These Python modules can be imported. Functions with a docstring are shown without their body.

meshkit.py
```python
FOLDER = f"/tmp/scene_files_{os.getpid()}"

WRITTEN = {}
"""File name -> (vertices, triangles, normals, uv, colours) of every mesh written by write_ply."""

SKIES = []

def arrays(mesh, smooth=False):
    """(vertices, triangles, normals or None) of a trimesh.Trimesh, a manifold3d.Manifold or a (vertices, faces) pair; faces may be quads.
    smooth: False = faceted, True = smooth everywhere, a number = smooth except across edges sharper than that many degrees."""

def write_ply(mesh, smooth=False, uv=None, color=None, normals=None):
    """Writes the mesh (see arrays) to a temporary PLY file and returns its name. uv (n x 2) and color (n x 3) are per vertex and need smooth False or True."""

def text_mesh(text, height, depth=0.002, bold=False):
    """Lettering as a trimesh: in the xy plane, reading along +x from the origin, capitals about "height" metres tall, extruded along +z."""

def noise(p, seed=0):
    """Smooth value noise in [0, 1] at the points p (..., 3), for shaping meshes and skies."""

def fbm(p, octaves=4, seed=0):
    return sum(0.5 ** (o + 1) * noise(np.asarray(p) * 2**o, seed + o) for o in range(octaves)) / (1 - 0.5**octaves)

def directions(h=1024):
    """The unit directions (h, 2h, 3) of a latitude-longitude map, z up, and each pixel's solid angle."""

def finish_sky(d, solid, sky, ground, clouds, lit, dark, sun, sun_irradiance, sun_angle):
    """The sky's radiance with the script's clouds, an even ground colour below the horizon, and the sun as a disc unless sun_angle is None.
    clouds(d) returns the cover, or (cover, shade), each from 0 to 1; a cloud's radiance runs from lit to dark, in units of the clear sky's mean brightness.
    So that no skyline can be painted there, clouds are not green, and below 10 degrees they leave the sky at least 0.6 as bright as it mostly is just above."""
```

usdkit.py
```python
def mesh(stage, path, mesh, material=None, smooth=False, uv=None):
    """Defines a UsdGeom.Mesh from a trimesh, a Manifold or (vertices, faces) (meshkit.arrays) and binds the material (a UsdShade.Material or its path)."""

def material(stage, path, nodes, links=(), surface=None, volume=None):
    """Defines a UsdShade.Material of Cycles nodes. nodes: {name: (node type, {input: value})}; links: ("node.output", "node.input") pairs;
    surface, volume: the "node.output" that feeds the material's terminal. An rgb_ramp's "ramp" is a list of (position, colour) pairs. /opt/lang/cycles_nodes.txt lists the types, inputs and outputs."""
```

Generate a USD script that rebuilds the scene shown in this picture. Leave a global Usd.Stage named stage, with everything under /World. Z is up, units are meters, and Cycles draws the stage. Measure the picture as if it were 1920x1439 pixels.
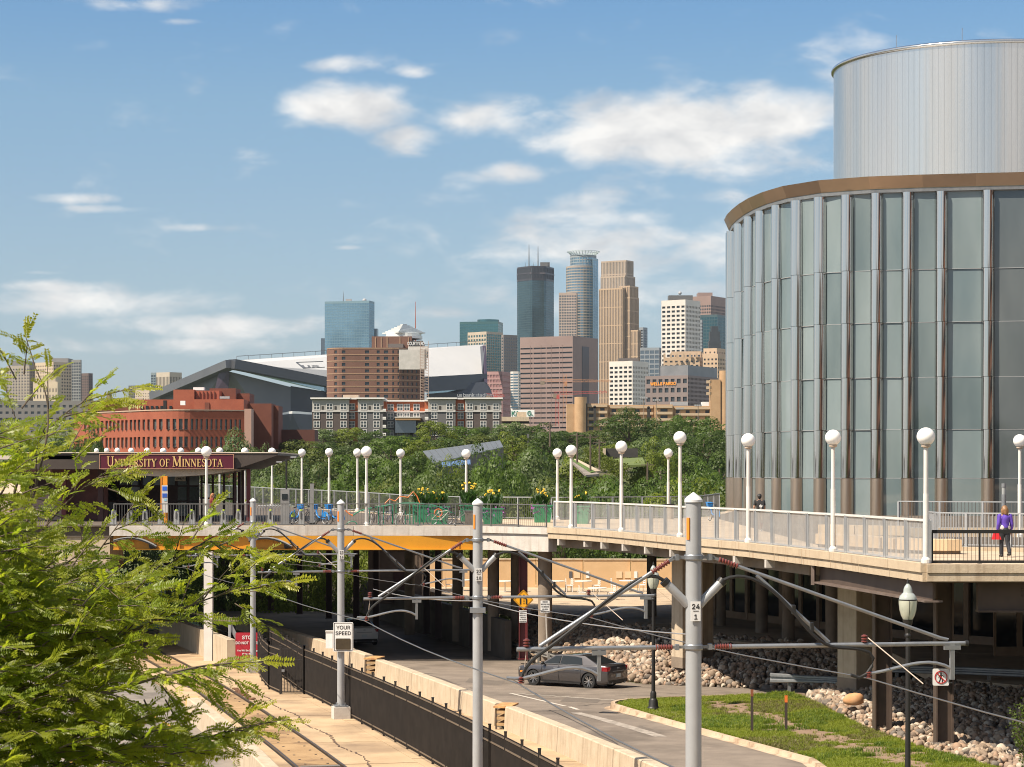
import math, random
import numpy as np
import trimesh, manifold3d, shapely
from shapely.geometry import Polygon, LineString, Point
from scipy.spatial import ConvexHull
import usdkit, meshkit
from pxr import Usd, UsdGeom, UsdLux, UsdShade, Sdf, Gf, Vt

stage = Usd.Stage.CreateInMemory()
UsdGeom.Xform.Define(stage, '/World')
UsdGeom.Scope.Define(stage, '/World/Looks')
rng = np.random.default_rng(7)
R = random.Random(11)

# ------------------------------------------------------------------ camera, sky, sun
CAMZ, HOR, F = 9.5, 886.0, 4200.0          # eye height, horizon row and focal length in photo pixels (1920 wide)
cam = UsdGeom.Camera.Define(stage, '/World/camera')
cam.CreateProjectionAttr('perspective')
cam.CreateHorizontalApertureAttr(36.0)
cam.CreateVerticalApertureAttr(36.0 * 767 / 1024)
cam.CreateFocalLengthAttr(36.0 * F / 1920)
cam.CreateVerticalApertureOffsetAttr((HOR - 719.5) / 1920 * 36.0)
cam.CreateClippingRangeAttr(Gf.Vec2f(0.1, 30000))
cam.CreateFStopAttr(0.0)
cam.CreateExposureAttr(0.78)
cam.AddTranslateOp().Set(Gf.Vec3d(0, 0, CAMZ))
cam.AddRotateXOp().Set(90.0)

SUN_EL = math.radians(52.0)
sh = np.array([-0.84, -0.54]); sh /= np.linalg.norm(sh)
TOSUN = np.array([sh[0] * math.cos(SUN_EL), sh[1] * math.cos(SUN_EL), math.sin(SUN_EL)])
sun = UsdLux.DistantLight.Define(stage, '/World/sun')
sun.CreateIntensityAttr(1.25)
sun.CreateAngleAttr(0.5)
sun.CreateNormalizeAttr(True)
sun.CreateColorAttr(Gf.Vec3f(1.0, 0.89, 0.74))
_q = Gf.Rotation(Gf.Vec3d(0, 0, 1), Gf.Vec3d(*map(float, TOSUN)))
sun.AddTransformOp().Set(Gf.Matrix4d().SetRotate(_q))

def sky_material():
    n = {"tc": ("texture_coordinate", {}), "sky": ("sky_texture", {"sky_type": "single_scattering", "sun_disc": False, "sun_elevation": SUN_EL, "sun_rotation": math.atan2(TOSUN[0], TOSUN[1]),
                                                              "altitude": 200.0, "air_density": 1.1, "aerosol_density": 1.0, "ozone_density": 2.2}),
         "sep": ("separate_xyz", {}), "az": ("math", {"math_type": "arctan2"}), "el": ("math", {"math_type": "arcsine"}), "ae": ("combine_xyz", {}),
         "bg": ("background_shader", {"strength": 0.063})}
    L = [("tc.generated", "sep.vector"), ("sep.x", "az.value1"), ("sep.y", "az.value2"), ("sep.z", "el.value1"), ("az.value", "ae.x"), ("el.value", "ae.y")]
    # clouds: soft banks at bearing / height (radians), broken up by noise in the same angles; the noise goes on all round the sky
    banks = [  # px, py, half width px, half height px, weight
        (650, 205, 175, 66, 1.0), (760, 260, 90, 38, .8), (640, 125, 95, 22, .6), (770, 138, 60, 16, .5),
        (900, 222, 170, 30, .62), (1270, 245, 320, 92, 1.2), (1440, 225, 190, 76, 1.05), (1130, 275, 170, 60, .8), (975, 325, 125, 30, .8), (1420, 320, 260, 36, .5),
        (1600, 135, 130, 72, .55), (1200, 470, 420, 82, .72), (1250, 560, 420, 60, .5), (1150, 410, 270, 34, .6), (1330, 372, 180, 22, .5), (1000, 480, 260, 18, .5),
        (120, 382, 160, 14, .5), (210, 400, 110, 11, .5), (380, 432, 90, 11, .45), (270, 22, 120, 17, .45), (350, 50, 70, 9, .4), (655, 466, 36, 7, .45),
        (180, 575, 360, 46, .62), (420, 612, 400, 36, .68), (90, 545, 230, 20, .55), (840, 585, 120, 24, .6), (1120, 425, 520, 125, .42), (960, 565, 620, 66, .38), (960, 215, 330, 55, .5), (300, 650, 520, 28, .45), (60, 520, 60, 6, .4)]
    tot = None
    for i, (px, py, w, h, k) in enumerate(banks):
        a, e = math.atan((px - 960) / F), math.atan((HOR - py) / F)
        w, h = w / F * 1.3, h / F * 1.3
        n[f"m{i}"] = ("vector_math", {"math_type": "subtract", "vector2": (a, e, 0)})
        n[f"s{i}"] = ("vector_math", {"math_type": "divide", "vector2": (w, h, 1)})
        n[f"l{i}"] = ("vector_math", {"math_type": "length"})
        n[f"r{i}"] = ("map_range", {"range_type": "smoothstep", "from_min": 1.0, "from_max": 0.05, "to_min": 0.0, "to_max": k * 1.55, "clamp": True})
        L += [("ae.vector", f"m{i}.vector1"), (f"m{i}.vector", f"s{i}.vector1"), (f"s{i}.vector", f"l{i}.vector1"), (f"l{i}.value", f"r{i}.value")]
        if tot is None:
            tot = f"r{i}.result"
        else:
            n[f"x{i}"] = ("math", {"math_type": "smoothmax", "value3": 0.15})
            L += [(tot, f"x{i}.value1"), (f"r{i}.result", f"x{i}.value2")]
            tot = f"x{i}.value"
    n |= {"mp": ("mapping", {"scale": (30.0, 64.0, 1.0), "rotation": (0, 0, 0.1)}),
          "nz": ("noise_texture", {"scale": 1.0, "detail": 9.0, "roughness": 0.53, "distortion": 0.25}),
          "mp3": ("mapping", {"scale": (2.2, 2.2, 7.0)}), "ng": ("noise_texture", {"scale": 1.2, "detail": 8.0, "roughness": 0.6}),
          "gr": ("map_range", {"range_type": "smoothstep", "from_min": 0.41, "from_max": 0.60, "to_min": 0.0, "to_max": 0.88, "clamp": True}),
          # the broken cloud field all round starts beyond the bearings in view, so that the banks above are not doubled
          "off": ("math", {"math_type": "absolute"}), "offr": ("map_range", {"range_type": "smoothstep", "from_min": 0.26, "from_max": 0.6, "to_min": 0.0, "to_max": 1.0, "clamp": True}),
          "offm": ("math", {"math_type": "multiply"}),
          "add": ("math", {"math_type": "add"}), "nsc": ("math", {"math_type": "multiply_add", "value2": 2.5, "value3": -1.52}),
          "cov": ("map_range", {"range_type": "smoothstep", "from_min": 0.0, "from_max": 1.2, "to_min": 0.0, "to_max": 0.94, "clamp": True}),
          "tot": ("math", {"math_type": "maximum"}),
          "mp2": ("mapping", {"scale": (26.0, 52.0, 1.0), "location": (3.1, -0.25, 0)}), "nz2": ("noise_texture", {"scale": 1.0, "detail": 6.0, "roughness": 0.55, "distortion": 0.3}),
          "shade": ("rgb_ramp", {"ramp": [(0.30, (6.0, 6.05, 6.2)), (0.62, (9.6, 9.35, 8.95))]}),
          "haze": ("map_range", {"range_type": "smoothstep", "from_min": 0.0, "from_max": 0.14, "to_min": 0.38, "to_max": 0.0, "clamp": True}),
          "hz": ("mix_color", {"b": (5.3, 5.9, 6.4), "use_clamp": False}),
          "tint": ("mix_color", {"blend_type": "multiply", "fac": 1.0, "use_clamp": False}), "er": ("map_range", {"from_min": 0.0, "from_max": 0.22, "clamp": True}),
          "grad": ("rgb_ramp", {"ramp": [(0.0, (.42, .455, .52)), (.27, (.425, .47, .54)), (.55, (.455, .495, .545)), (.74, (.455, .52, .555)), (1.0, (.35, .485, .58))]}), "dbl": ("mix_color", {"blend_type": "multiply", "fac": 1.0, "b": (2, 2, 2), "use_clamp": False}),
          "mix": ("mix_color", {"use_clamp": False})}
    L += [("ae.vector", "mp.vector"), ("mp.vector", "nz.vector"), ("tc.generated", "mp3.vector"), ("mp3.vector", "ng.vector"), ("ng.fac", "gr.value"),
          ("az.value", "off.value1"), ("off.value", "offr.value"), ("gr.result", "offm.value1"), ("offr.result", "offm.value2"),
          ("nz.fac", "nsc.value1"), (tot, "add.value1"), ("nsc.value", "add.value2"), ("add.value", "cov.value"),
          ("cov.result", "tot.value1"), ("offm.value", "tot.value2"),
          ("ae.vector", "mp2.vector"), ("mp2.vector", "nz2.vector"), ("nz2.fac", "shade.fac"),
          ("sky.color", "hz.a"), ("el.value", "haze.value"), ("haze.result", "hz.fac"), ("hz.result", "tint.a"), ("el.value", "er.value"), ("er.result", "grad.fac"), ("grad.color", "tint.b"), ("tint.result", "dbl.a"),
          ("dbl.result", "mix.a"), ("shade.color", "mix.b"), ("tot.value", "mix.fac"), ("mix.result", "bg.color")]
    return usdkit.material(stage, '/World/Looks/sky', n, L, surface="bg.background")
dome = UsdLux.DomeLight.Define(stage, '/World/sky')
dome.CreateIntensityAttr(1.0)
UsdShade.MaterialBindingAPI.Apply(dome.GetPrim()).Bind(sky_material())
dome.GetPrim().SetCustomDataByKey('kind', 'structure')
dome.GetPrim().SetCustomDataByKey('label', 'blue summer sky with scattered white clouds')

# ------------------------------------------------------------------ helpers
_used = {}
def numbered(parent, name):
    k = (parent, name); c = _used.get(k, 0); _used[k] = c + 1
    return name if c == 0 else f"{name}_{c:03d}"

class Thing:
    def __init__(s, path, loc, rz=0.0):
        s.path, s.loc, s.rz = path, np.array(loc, float), rz
    @property
    def prim(s): return stage.GetPrimAtPath(s.path)

def data(p, label=None, cat=None, group=None, kind=None):
    for k, v in (('label', label), ('category', cat), ('group', group), ('kind', kind)):
        if v: p.SetCustomDataByKey(k, v)

def thing(name, label, cat, loc=(0, 0, 0), rz=0.0, group=None, kind=None, scale=(1, 1, 1)):
    path = '/World/' + numbered('/World', name)
    x = UsdGeom.Xform.Define(stage, path)
    x.AddTranslateOp().Set(Gf.Vec3d(*map(float, loc))); x.AddRotateZOp().Set(math.degrees(rz)); x.AddScaleOp().Set(Gf.Vec3f(*map(float, scale)))
    data(x.GetPrim(), label, cat, group, kind)
    return Thing(path, loc, rz)

def dup(src, label, loc, rz=0.0, scale=(1, 1, 1), cat=None, group=None):
    was = src.prim.GetCustomData()
    base = src.path.rsplit('/', 1)[1]
    name = base[:-4] if base[-4:-3] == '_' and base[-3:].isdigit() else base
    t = thing(name, label, cat or was.get('category'), loc, rz, group or was.get('group'), None, scale)
    t.prim.GetReferences().AddInternalReference(src.prim.GetPath()); t.prim.SetInstanceable(True)
    return t

def obj(name, mesh, m, parent=None, smooth=False, world=False, kind=None, label=None, normals=None):
    """One Mesh prim. world: mesh is given in world space and is brought into the parent's frame."""
    if isinstance(mesh, MB): mesh = mesh.vf()
    if parent is None: path = '/World/' + numbered('/World', name)
    else:
        pp = parent.path if isinstance(parent, Thing) else parent
        path = pp + '/' + numbered(pp, name)
    v, f, n = meshkit.arrays(mesh, smooth)
    if normals is not None: n = np.asarray(normals)
    if world and isinstance(parent, Thing):
        v = v - parent.loc
        c, s = math.cos(-parent.rz), math.sin(-parent.rz); rot = np.array([[c, -s, 0], [s, c, 0], [0, 0, 1]])
        v = v @ rot.T
        if n is not None: n = n @ rot.T
    g = UsdGeom.Mesh.Define(stage, path)
    g.CreatePointsAttr(Vt.Vec3fArray.FromNumpy(v.astype(np.float32)))
    g.CreateFaceVertexCountsAttr(Vt.IntArray.FromNumpy(np.full(len(f), 3, np.int32)))
    g.CreateFaceVertexIndicesAttr(Vt.IntArray.FromNumpy(f.astype(np.int32).ravel()))
    g.CreateSubdivisionSchemeAttr("none")
    if n is not None:
        g.CreateNormalsAttr(Vt.Vec3fArray.FromNumpy(n.astype(np.float32))); g.SetNormalsInterpolation("vertex")
    UsdShade.MaterialBindingAPI.Apply(g.GetPrim()).Bind(m)
    data(g.GetPrim(), label, None, None, kind)
    return path

def struct(name, mesh, m, smooth=False, label=None, kind='structure'):
    p = obj(name, mesh, m, None, smooth, kind=kind)
    if label: data(stage.GetPrimAtPath(p), label)
    return p

def single(name, mesh, m, label, cat, group=None, smooth=False, kind=None):
    p = obj(name, mesh, m, None, smooth); data(stage.GetPrimAtPath(p), label, cat, group, kind); return p

class MB:
    def __init__(s): s.v, s.f, s.n = [], [], 0
    def add(s, v, f):
        v, f = np.asarray(v, float), np.asarray(f, int)
        if f.shape[1] == 4: f = np.vstack([f[:, [0, 1, 2]], f[:, [0, 2, 3]]])
        s.v.append(v); s.f.append(f + s.n); s.n += len(v); return s
    def mesh(s, m): return s.add(np.array(m.vertices), np.array(m.faces))
    def vf(s): return (np.vstack(s.v), np.vstack(s.f))
    def empty(s): return s.n == 0
    def box(s, c, size, rz=0.0):
        x, y, z = np.array(size) / 2.0
        v = np.array([[-x, -y, -z], [x, -y, -z], [x, y, -z], [-x, y, -z], [-x, -y, z], [x, -y, z], [x, y, z], [-x, y, z]])
        if rz:
            k, q = math.cos(rz), math.sin(rz); v = v @ np.array([[k, -q, 0], [q, k, 0], [0, 0, 1]]).T
        return s.add(v + np.array(c), BOXF)
    def hexa(s, v8): return s.add(v8, BOXF)
    def bar(s, p, q, w, h=None, up=(0, 0, 1)):
        """A straight bar of rectangular section w (sideways) by h (along up) from p to q."""
        p, q = np.array(p, float), np.array(q, float); h = w if h is None else h
        d = q - p; d /= np.linalg.norm(d) + 1e-12
        a = np.cross(d, up)
        if np.linalg.norm(a) < 1e-6: a = np.cross(d, (1, 0, 0))
        a /= np.linalg.norm(a); b = np.cross(a, d)
        k = [(-w, -h), (w, -h), (w, h), (-w, h)]
        v = [p + a * x / 2 + b * y / 2 for x, y in k] + [q + a * x / 2 + b * y / 2 for x, y in k]
        return s.add(v, BOXF)
    def tube(s, pts, r, n=8, caps=True):
        p = np.array(pts, float); r = np.broadcast_to(np.asarray(r, float), (len(p),))
        t = np.gradient(p, axis=0); t /= np.linalg.norm(t, axis=1, keepdims=True) + 1e-12
        ref = np.array([0, 0, 1.0]) if np.abs(t[:, 2]).mean() < 0.85 else np.array([1.0, 0, 0])
        a = np.cross(t, ref); a /= np.linalg.norm(a, axis=1, keepdims=True) + 1e-12
        b = np.cross(t, a); ang = np.arange(n) * 2 * np.pi / n
        v = (p[:, None] + r[:, None, None] * (np.cos(ang)[None, :, None] * a[:, None] + np.sin(ang)[None, :, None] * b[:, None])).reshape(-1, 3)
        i, j = np.meshgrid(np.arange(len(p) - 1), np.arange(n), indexing="ij")
        q = np.stack([i * n + j, i * n + (j + 1) % n, (i + 1) * n + (j + 1) % n, (i + 1) * n + j], -1).reshape(-1, 4)[:, ::-1]
        s.add(v, q)
        if caps:
            for e, flip in ((0, False), (len(p) - 1, True)):
                ring = v[e * n:(e + 1) * n]; f = [(0, k + 1, k) if flip else (0, k, k + 1) for k in range(1, n - 1)]
                s.add(ring, f)
        return s
    def lathe(s, prof, c=(0, 0, 0), n=16):
        """prof: (radius, z) from bottom to top."""
        pr = np.array(prof, float); ang = np.arange(n) * 2 * np.pi / n
        v = np.stack([pr[:, None, 0] * np.cos(ang), pr[:, None, 0] * np.sin(ang), np.broadcast_to(pr[:, None, 1], (len(pr), n))], -1).reshape(-1, 3) + np.array(c)
        i, j = np.meshgrid(np.arange(len(pr) - 1), np.arange(n), indexing="ij")
        return s.add(v, np.stack([i * n + j, i * n + (j + 1) % n, (i + 1) * n + (j + 1) % n, (i + 1) * n + j], -1).reshape(-1, 4))
    def cyl(s, c, r, z0, z1, n=16): return s.lathe([(0, z0), (r, z0), (r, z1), (0, z1)], (c[0], c[1], 0), n)
    def ball(s, c, r, sub=2, sc=(1, 1, 1)):
        m = trimesh.creation.icosphere(subdivisions=sub, radius=1.0)
        return s.add(np.array(m.vertices) * r * np.array(sc) + np.array(c), np.array(m.faces))
    def torus(s, c, R_, r, axis='y', n=20, k=6):
        a = np.arange(n + 1) * 2 * np.pi / n
        o = {'y': lambda a: np.stack([np.cos(a), 0 * a, np.sin(a)], -1), 'x': lambda a: np.stack([0 * a, np.cos(a), np.sin(a)], -1), 'z': lambda a: np.stack([np.cos(a), np.sin(a), 0 * a], -1)}[axis]
        ax = np.array({'y': (0, 1, 0), 'x': (1, 0, 0), 'z': (0, 0, 1)}[axis], float)
        b = np.arange(k) * 2 * np.pi / k; d = o(a)
        v = (np.array(c) + d[:, None] * (R_ + r * np.cos(b))[None, :, None] + ax * (r * np.sin(b))[None, :, None]).reshape(-1, 3)
        i, j = np.meshgrid(np.arange(n), np.arange(k), indexing='ij')
        return s.add(v, np.stack([i * k + j, i * k + (j + 1) % k, (i + 1) * k + (j + 1) % k, (i + 1) * k + j], -1).reshape(-1, 4))
    def prism(s, poly, z0, z1):
        """poly: xy points or shapely polygon; z0, z1: heights or functions of (x, y)."""
        pg = poly if hasattr(poly, 'exterior') else Polygon(poly)
        m = trimesh.creation.extrude_polygon(shapely.geometry.polygon.orient(pg), 1.0, engine="earcut")
        v = np.array(m.vertices); top = v[:, 2] > 0.5
        f0 = z0 if callable(z0) else (lambda x, y: np.full(len(x), float(z0)))
        f1 = z1 if callable(z1) else (lambda x, y: np.full(len(x), float(z1)))
        v[:, 2] = np.where(top, f1(v[:, 0], v[:, 1]), f0(v[:, 0], v[:, 1]))
        return s.add(v, np.array(m.faces))
    def quad(s, a, b, c, d): return s.add([a, b, c, d], [[0, 1, 2, 3]])
    def sheet(s, poly, zf, step=None):
        """A flat-ish sheet over a polygon, cut into cells of the given step so that it follows zf."""
        pg = poly if hasattr(poly, 'geom_type') else Polygon(poly)
        x0, y0, x1, y1 = pg.bounds
        cells = [pg]
        if step:
            cells = []
            for xa in np.arange(x0, x1, step):
                for ya in np.arange(y0, y1, step):
                    g = pg.intersection(shapely.box(xa, ya, xa + step, ya + step))
                    cells += [q for q in getattr(g, 'geoms', [g]) if q.geom_type == 'Polygon' and q.area > 1e-6]
        for q in cells:
            v2, f = trimesh.creation.triangulate_polygon(shapely.geometry.polygon.orient(q), engine="earcut")
            v2 = np.array(v2); f = np.array(f)
            a = v2[f[:, 1]] - v2[f[:, 0]]; b = v2[f[:, 2]] - v2[f[:, 0]]
            cr = a[:, 0] * b[:, 1] - a[:, 1] * b[:, 0]; f = np.where(cr[:, None] < 0, f[:, ::-1], f)
            z = zf(v2[:, 0], v2[:, 1]) if callable(zf) else np.full(len(v2), float(zf))
            s.add(np.column_stack([v2, z]), f)
        return s
BOXF = np.array([[0, 3, 2, 1], [4, 5, 6, 7], [0, 1, 5, 4], [1, 2, 6, 5], [2, 3, 7, 6], [3, 0, 4, 7]])

def hull(pts):
    p = np.array(pts, float); h = ConvexHull(p)
    m = trimesh.Trimesh(p, h.simplices, process=True); m.fix_normals(); return m

def P(px, py, Y): return np.array([(px - 960) * Y / F, Y, CAMZ - (py - HOR) * Y / F])
def X_(px, Y): return (px - 960) * Y / F
def Z_(py, Y): return CAMZ - (py - HOR) * Y / F
def YG(py, z): return F * (CAMZ - z) / (py - HOR)
def G(px, py, z=0.0):
    Y = YG(py, z); return np.array([(px - 960) * Y / F, Y, z])

def text(s, height, depth=.01, bold=False, center=True, sx=1.0):
    m = meshkit.text_mesh(s, height, depth, bold)
    v = np.array(m.vertices); v[:, 0] *= sx
    if center: v[:, 0] -= (v[:, 0].min() + v[:, 0].max()) / 2
    return v, np.array(m.faces)
def on_wall(vf, o, u=(1, 0, 0), up=(0, 0, 1)):
    """Lettering (x along u, y along up, z outwards) placed at o."""
    v, f = vf; u, up = np.array(u, float), np.array(up, float); u /= np.linalg.norm(u); n = np.cross(u, up)
    return np.array(o) + v[:, :1] * u + v[:, 1:2] * up + v[:, 2:3] * n, f

# ------------------------------------------------------------------ materials
_mats = {}
def M(name, c, c2=None, scale=2.0, rough=0.6, metal=0.0, bump=0.0, bscale=None, detail=6.0, stretch=(1, 1, 1), spec=0.5, ramp=(0.35, 0.65), coat=0.0, vary=0.0, c3=None, s3=0.3, r3=(0.5, 0.62), emit=0.0, dist=0.03):
    """Principled material; c..c2 mixed by noise in object space of the world, c3 a second larger stain, bump fine relief, vary per-object brightness."""
    if name in _mats: return _mats[name]
    n = {"p": ("principled_bsdf", {"roughness": rough, "metallic": metal, "specular_ior_level": spec, "coat_weight": coat, "base_color": c})}
    L = []
    if c2 is not None or bump:
        n |= {"g": ("geometry", {}), "mp": ("mapping", {"scale": stretch}), "nz": ("noise_texture", {"scale": scale, "detail": detail, "roughness": 0.6})}
        L += [("g.position", "mp.vector"), ("mp.vector", "nz.vector")]
    out = None
    if c2 is not None:
        n["r"] = ("rgb_ramp", {"ramp": [(ramp[0], c), (ramp[1], c2)]}); L += [("nz.fac", "r.fac")]; out = "r.color"
        if c3 is not None:
            n |= {"n3": ("noise_texture", {"scale": s3, "detail": 5.0, "roughness": 0.65}), "r3": ("rgb_ramp", {"ramp": [(r3[0], (0, 0, 0)), (r3[1], (1, 1, 1))]}), "m3": ("mix_color", {"b": c3})}
            L += [("mp.vector", "n3.vector"), ("n3.fac", "r3.fac"), ("r3.color", "m3.fac"), (out, "m3.a")]; out = "m3.result"
    if vary:
        n |= {"oi": ("object_info", {}), "vm": ("map_range", {"from_min": 0, "from_max": 1, "to_min": 1 - vary, "to_max": 1 + vary}), "hv": ("hsv", {"color": c})}
        L += [("oi.random", "vm.value"), ("vm.result", "hv.value")]
        if out: L += [(out, "hv.color")]
        out = "hv.color"
    if out: L += [(out, "p.base_color")]
    if bump:
        n |= {"bn": ("noise_texture", {"scale": bscale or scale * 6, "detail": 4.0}), "b": ("bump", {"strength": bump, "distance": dist})}
        L += [("mp.vector", "bn.vector"), ("bn.fac", "b.height"), ("b.normal", "p.normal")]
    if emit: n["p"][1].update(emission_color=c, emission_strength=emit)
    _mats[name] = usdkit.material(stage, '/World/Looks/' + name, n, L, surface="p.BSDF")
    return _mats[name]

def leafmat(name, c, c2, tr, scale=0.8, fac=0.35, rough=0.5, spec=0.3, vary=0.15):
    n = {"g": ("geometry", {}), "nz": ("noise_texture", {"scale": scale, "detail": 4.0}), "r": ("rgb_ramp", {"ramp": [(0.35, c), (0.65, c2)]}), "rp": ("hsv", {}),
         "rv": ("map_range", {"to_min": 0.7, "to_max": 1.3}), "oi": ("object_info", {}), "ov": ("map_range", {"to_min": 1 - vary, "to_max": 1 + vary}), "mm": ("math", {"math_type": "multiply"}),
         "p": ("principled_bsdf", {"roughness": rough, "specular_ior_level": spec}), "t": ("translucent_bsdf", {"color": tr}), "m": ("mix_closure", {"fac": fac})}
    L = [("g.position", "nz.vector"), ("nz.fac", "r.fac"), ("r.color", "rp.color"), ("g.random_per_island", "rv.value"), ("oi.random", "ov.value"), ("rv.result", "mm.value1"), ("ov.result", "mm.value2"),
         ("mm.value", "rp.value"), ("rp.color", "p.base_color"), ("p.BSDF", "m.closure1"), ("t.BSDF", "m.closure2")]
    return usdkit.material(stage, '/World/Looks/' + name, n, L, surface="m.closure")

def streaks(name, c, c2, stain, scale=1.0, rough=0.8, amount=(0.5, 0.75)):
    """Concrete face with vertical run-off streaks."""
    n = {"g": ("geometry", {}), "nz": ("noise_texture", {"scale": 1.7 * scale, "detail": 7.0, "roughness": .65}), "r": ("rgb_ramp", {"ramp": [(0.3, c), (0.7, c2)]}),
         "mp": ("mapping", {"scale": (5.0 * scale, 5.0 * scale, 0.35 * scale)}), "n2": ("noise_texture", {"scale": 1.0, "detail": 6.0, "roughness": .6}), "r2": ("rgb_ramp", {"ramp": [(amount[0], (0, 0, 0)), (amount[1], (.8, .8, .8))]}),
         "m": ("mix_color", {"b": stain}), "p": ("principled_bsdf", {"roughness": rough, "specular_ior_level": .3}), "bn": ("noise_texture", {"scale": 14.0, "detail": 5.0}), "b": ("bump", {"strength": .35, "distance": .02})}
    L = [("g.position", "nz.vector"), ("nz.fac", "r.fac"), ("g.position", "mp.vector"), ("mp.vector", "n2.vector"), ("n2.fac", "r2.fac"), ("r.color", "m.a"), ("r2.color", "m.fac"), ("m.result", "p.base_color"), ("g.position", "bn.vector"), ("bn.fac", "b.height"), ("b.normal", "p.normal")]
    return usdkit.material(stage, '/World/Looks/' + name, n, L, surface="p.BSDF")

conc = streaks('concrete', (.40, .32, .225), (.50, .41, .30), (.27, .20, .135))
conc_pale = streaks('concrete_pale', (.44, .40, .36), (.55, .51, .46), (.33, .28, .23))
conc_rust = streaks('concrete_rusty', (.42, .33, .23), (.50, .40, .28), (.24, .11, .05), amount=(0.58, 0.74))
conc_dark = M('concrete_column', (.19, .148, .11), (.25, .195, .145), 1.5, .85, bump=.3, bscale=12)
conc_deck = M('deck_paving', (.42, .32, .22), (.52, .41, .29), .9, .85, bump=.2, bscale=20, c3=(.36, .27, .185))
conc_track = M('track_concrete', (.38, .26, .15), (.47, .335, .20), .8, .9, bump=.35, bscale=9, c3=(.24, .165, .10), s3=.25, r3=(.5, .7))
track_rust = M('track_slab', (.30, .185, .085), (.38, .245, .12), 1.1, .9, bump=.3, bscale=10, c3=(.20, .12, .06), s3=.5)
asphalt = M('asphalt', (.165, .132, .104), (.22, .178, .14), .9, .9, bump=.5, bscale=40, c3=(.125, .10, .078), s3=.18, dist=.01)
asphalt_lot = M('lot_asphalt', (.19, .16, .13), (.25, .215, .18), .7, .9, bump=.4, bscale=40, c3=(.14, .12, .10), s3=.3)
paint_white = M('road_paint_white', (.62, .56, .48), (.42, .37, .31), 3, .8)
paint_yellow = M('road_paint_yellow', (.62, .32, .03), (.45, .24, .05), 3, .8)
steel_galv = M('galvanised_steel', (.30, .31, .32), (.24, .25, .265), 5, .45, .6)
pole_grey = M('pole_grey_paint', (.31, .315, .32), (.35, .355, .36), 2, .45, .1)
white_paint = M('white_post_paint', (.66, .63, .59), (.58, .55, .51), 1.5, .5)
globe_white = M('white_globe', (.80, .78, .75), None, rough=.35)
black_metal = M('black_metal', (.014, .013, .012), None, rough=.5)
black_fence = M('black_fence_paint', (.018, .015, .013), (.028, .023, .02), 2, .5)
rail_steel = M('rail_steel', (.10, .075, .055), (.16, .13, .11), 4, .4, .7)
insul_red = M('insulator_red', (.15, .04, .032), None, rough=.35)
rubber = M('black_rubber', (.012, .012, .012), None, rough=.7)
rail_grey = M('railing_grey', (.36, .37, .38), (.30, .31, .32), 2, .5, .2)
rail_dark = M('railing_dark', (.10, .10, .10), (.15, .145, .14), 2, .55, .2)
yellow_steel = M('yellow_girder_paint', (.60, .27, .012), (.53, .235, .012), .7, .45, c3=(.44, .19, .012), s3=.5)
brown_steel = M('brown_steel', (.060, .040, .030), (.085, .058, .043), 1.2, .6)
maroon = M('maroon_paint', (.12, .016, .018), (.10, .014, .016), 1.5, .5)
maroon_dark = M('dark_maroon_frame', (.045, .014, .012), None, rough=.55)
gold = M('gold_letter', (.62, .42, .16), None, rough=.45)
white_sign = M('sign_white', (.72, .71, .69), None, rough=.4)
sign_black = M('sign_black', (.015, .015, .015), None, rough=.5)
sign_red = M('sign_red', (.36, .015, .03), None, rough=.4)
sign_yellow = M('sign_yellow', (.78, .36, .01), None, rough=.4)
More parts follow.
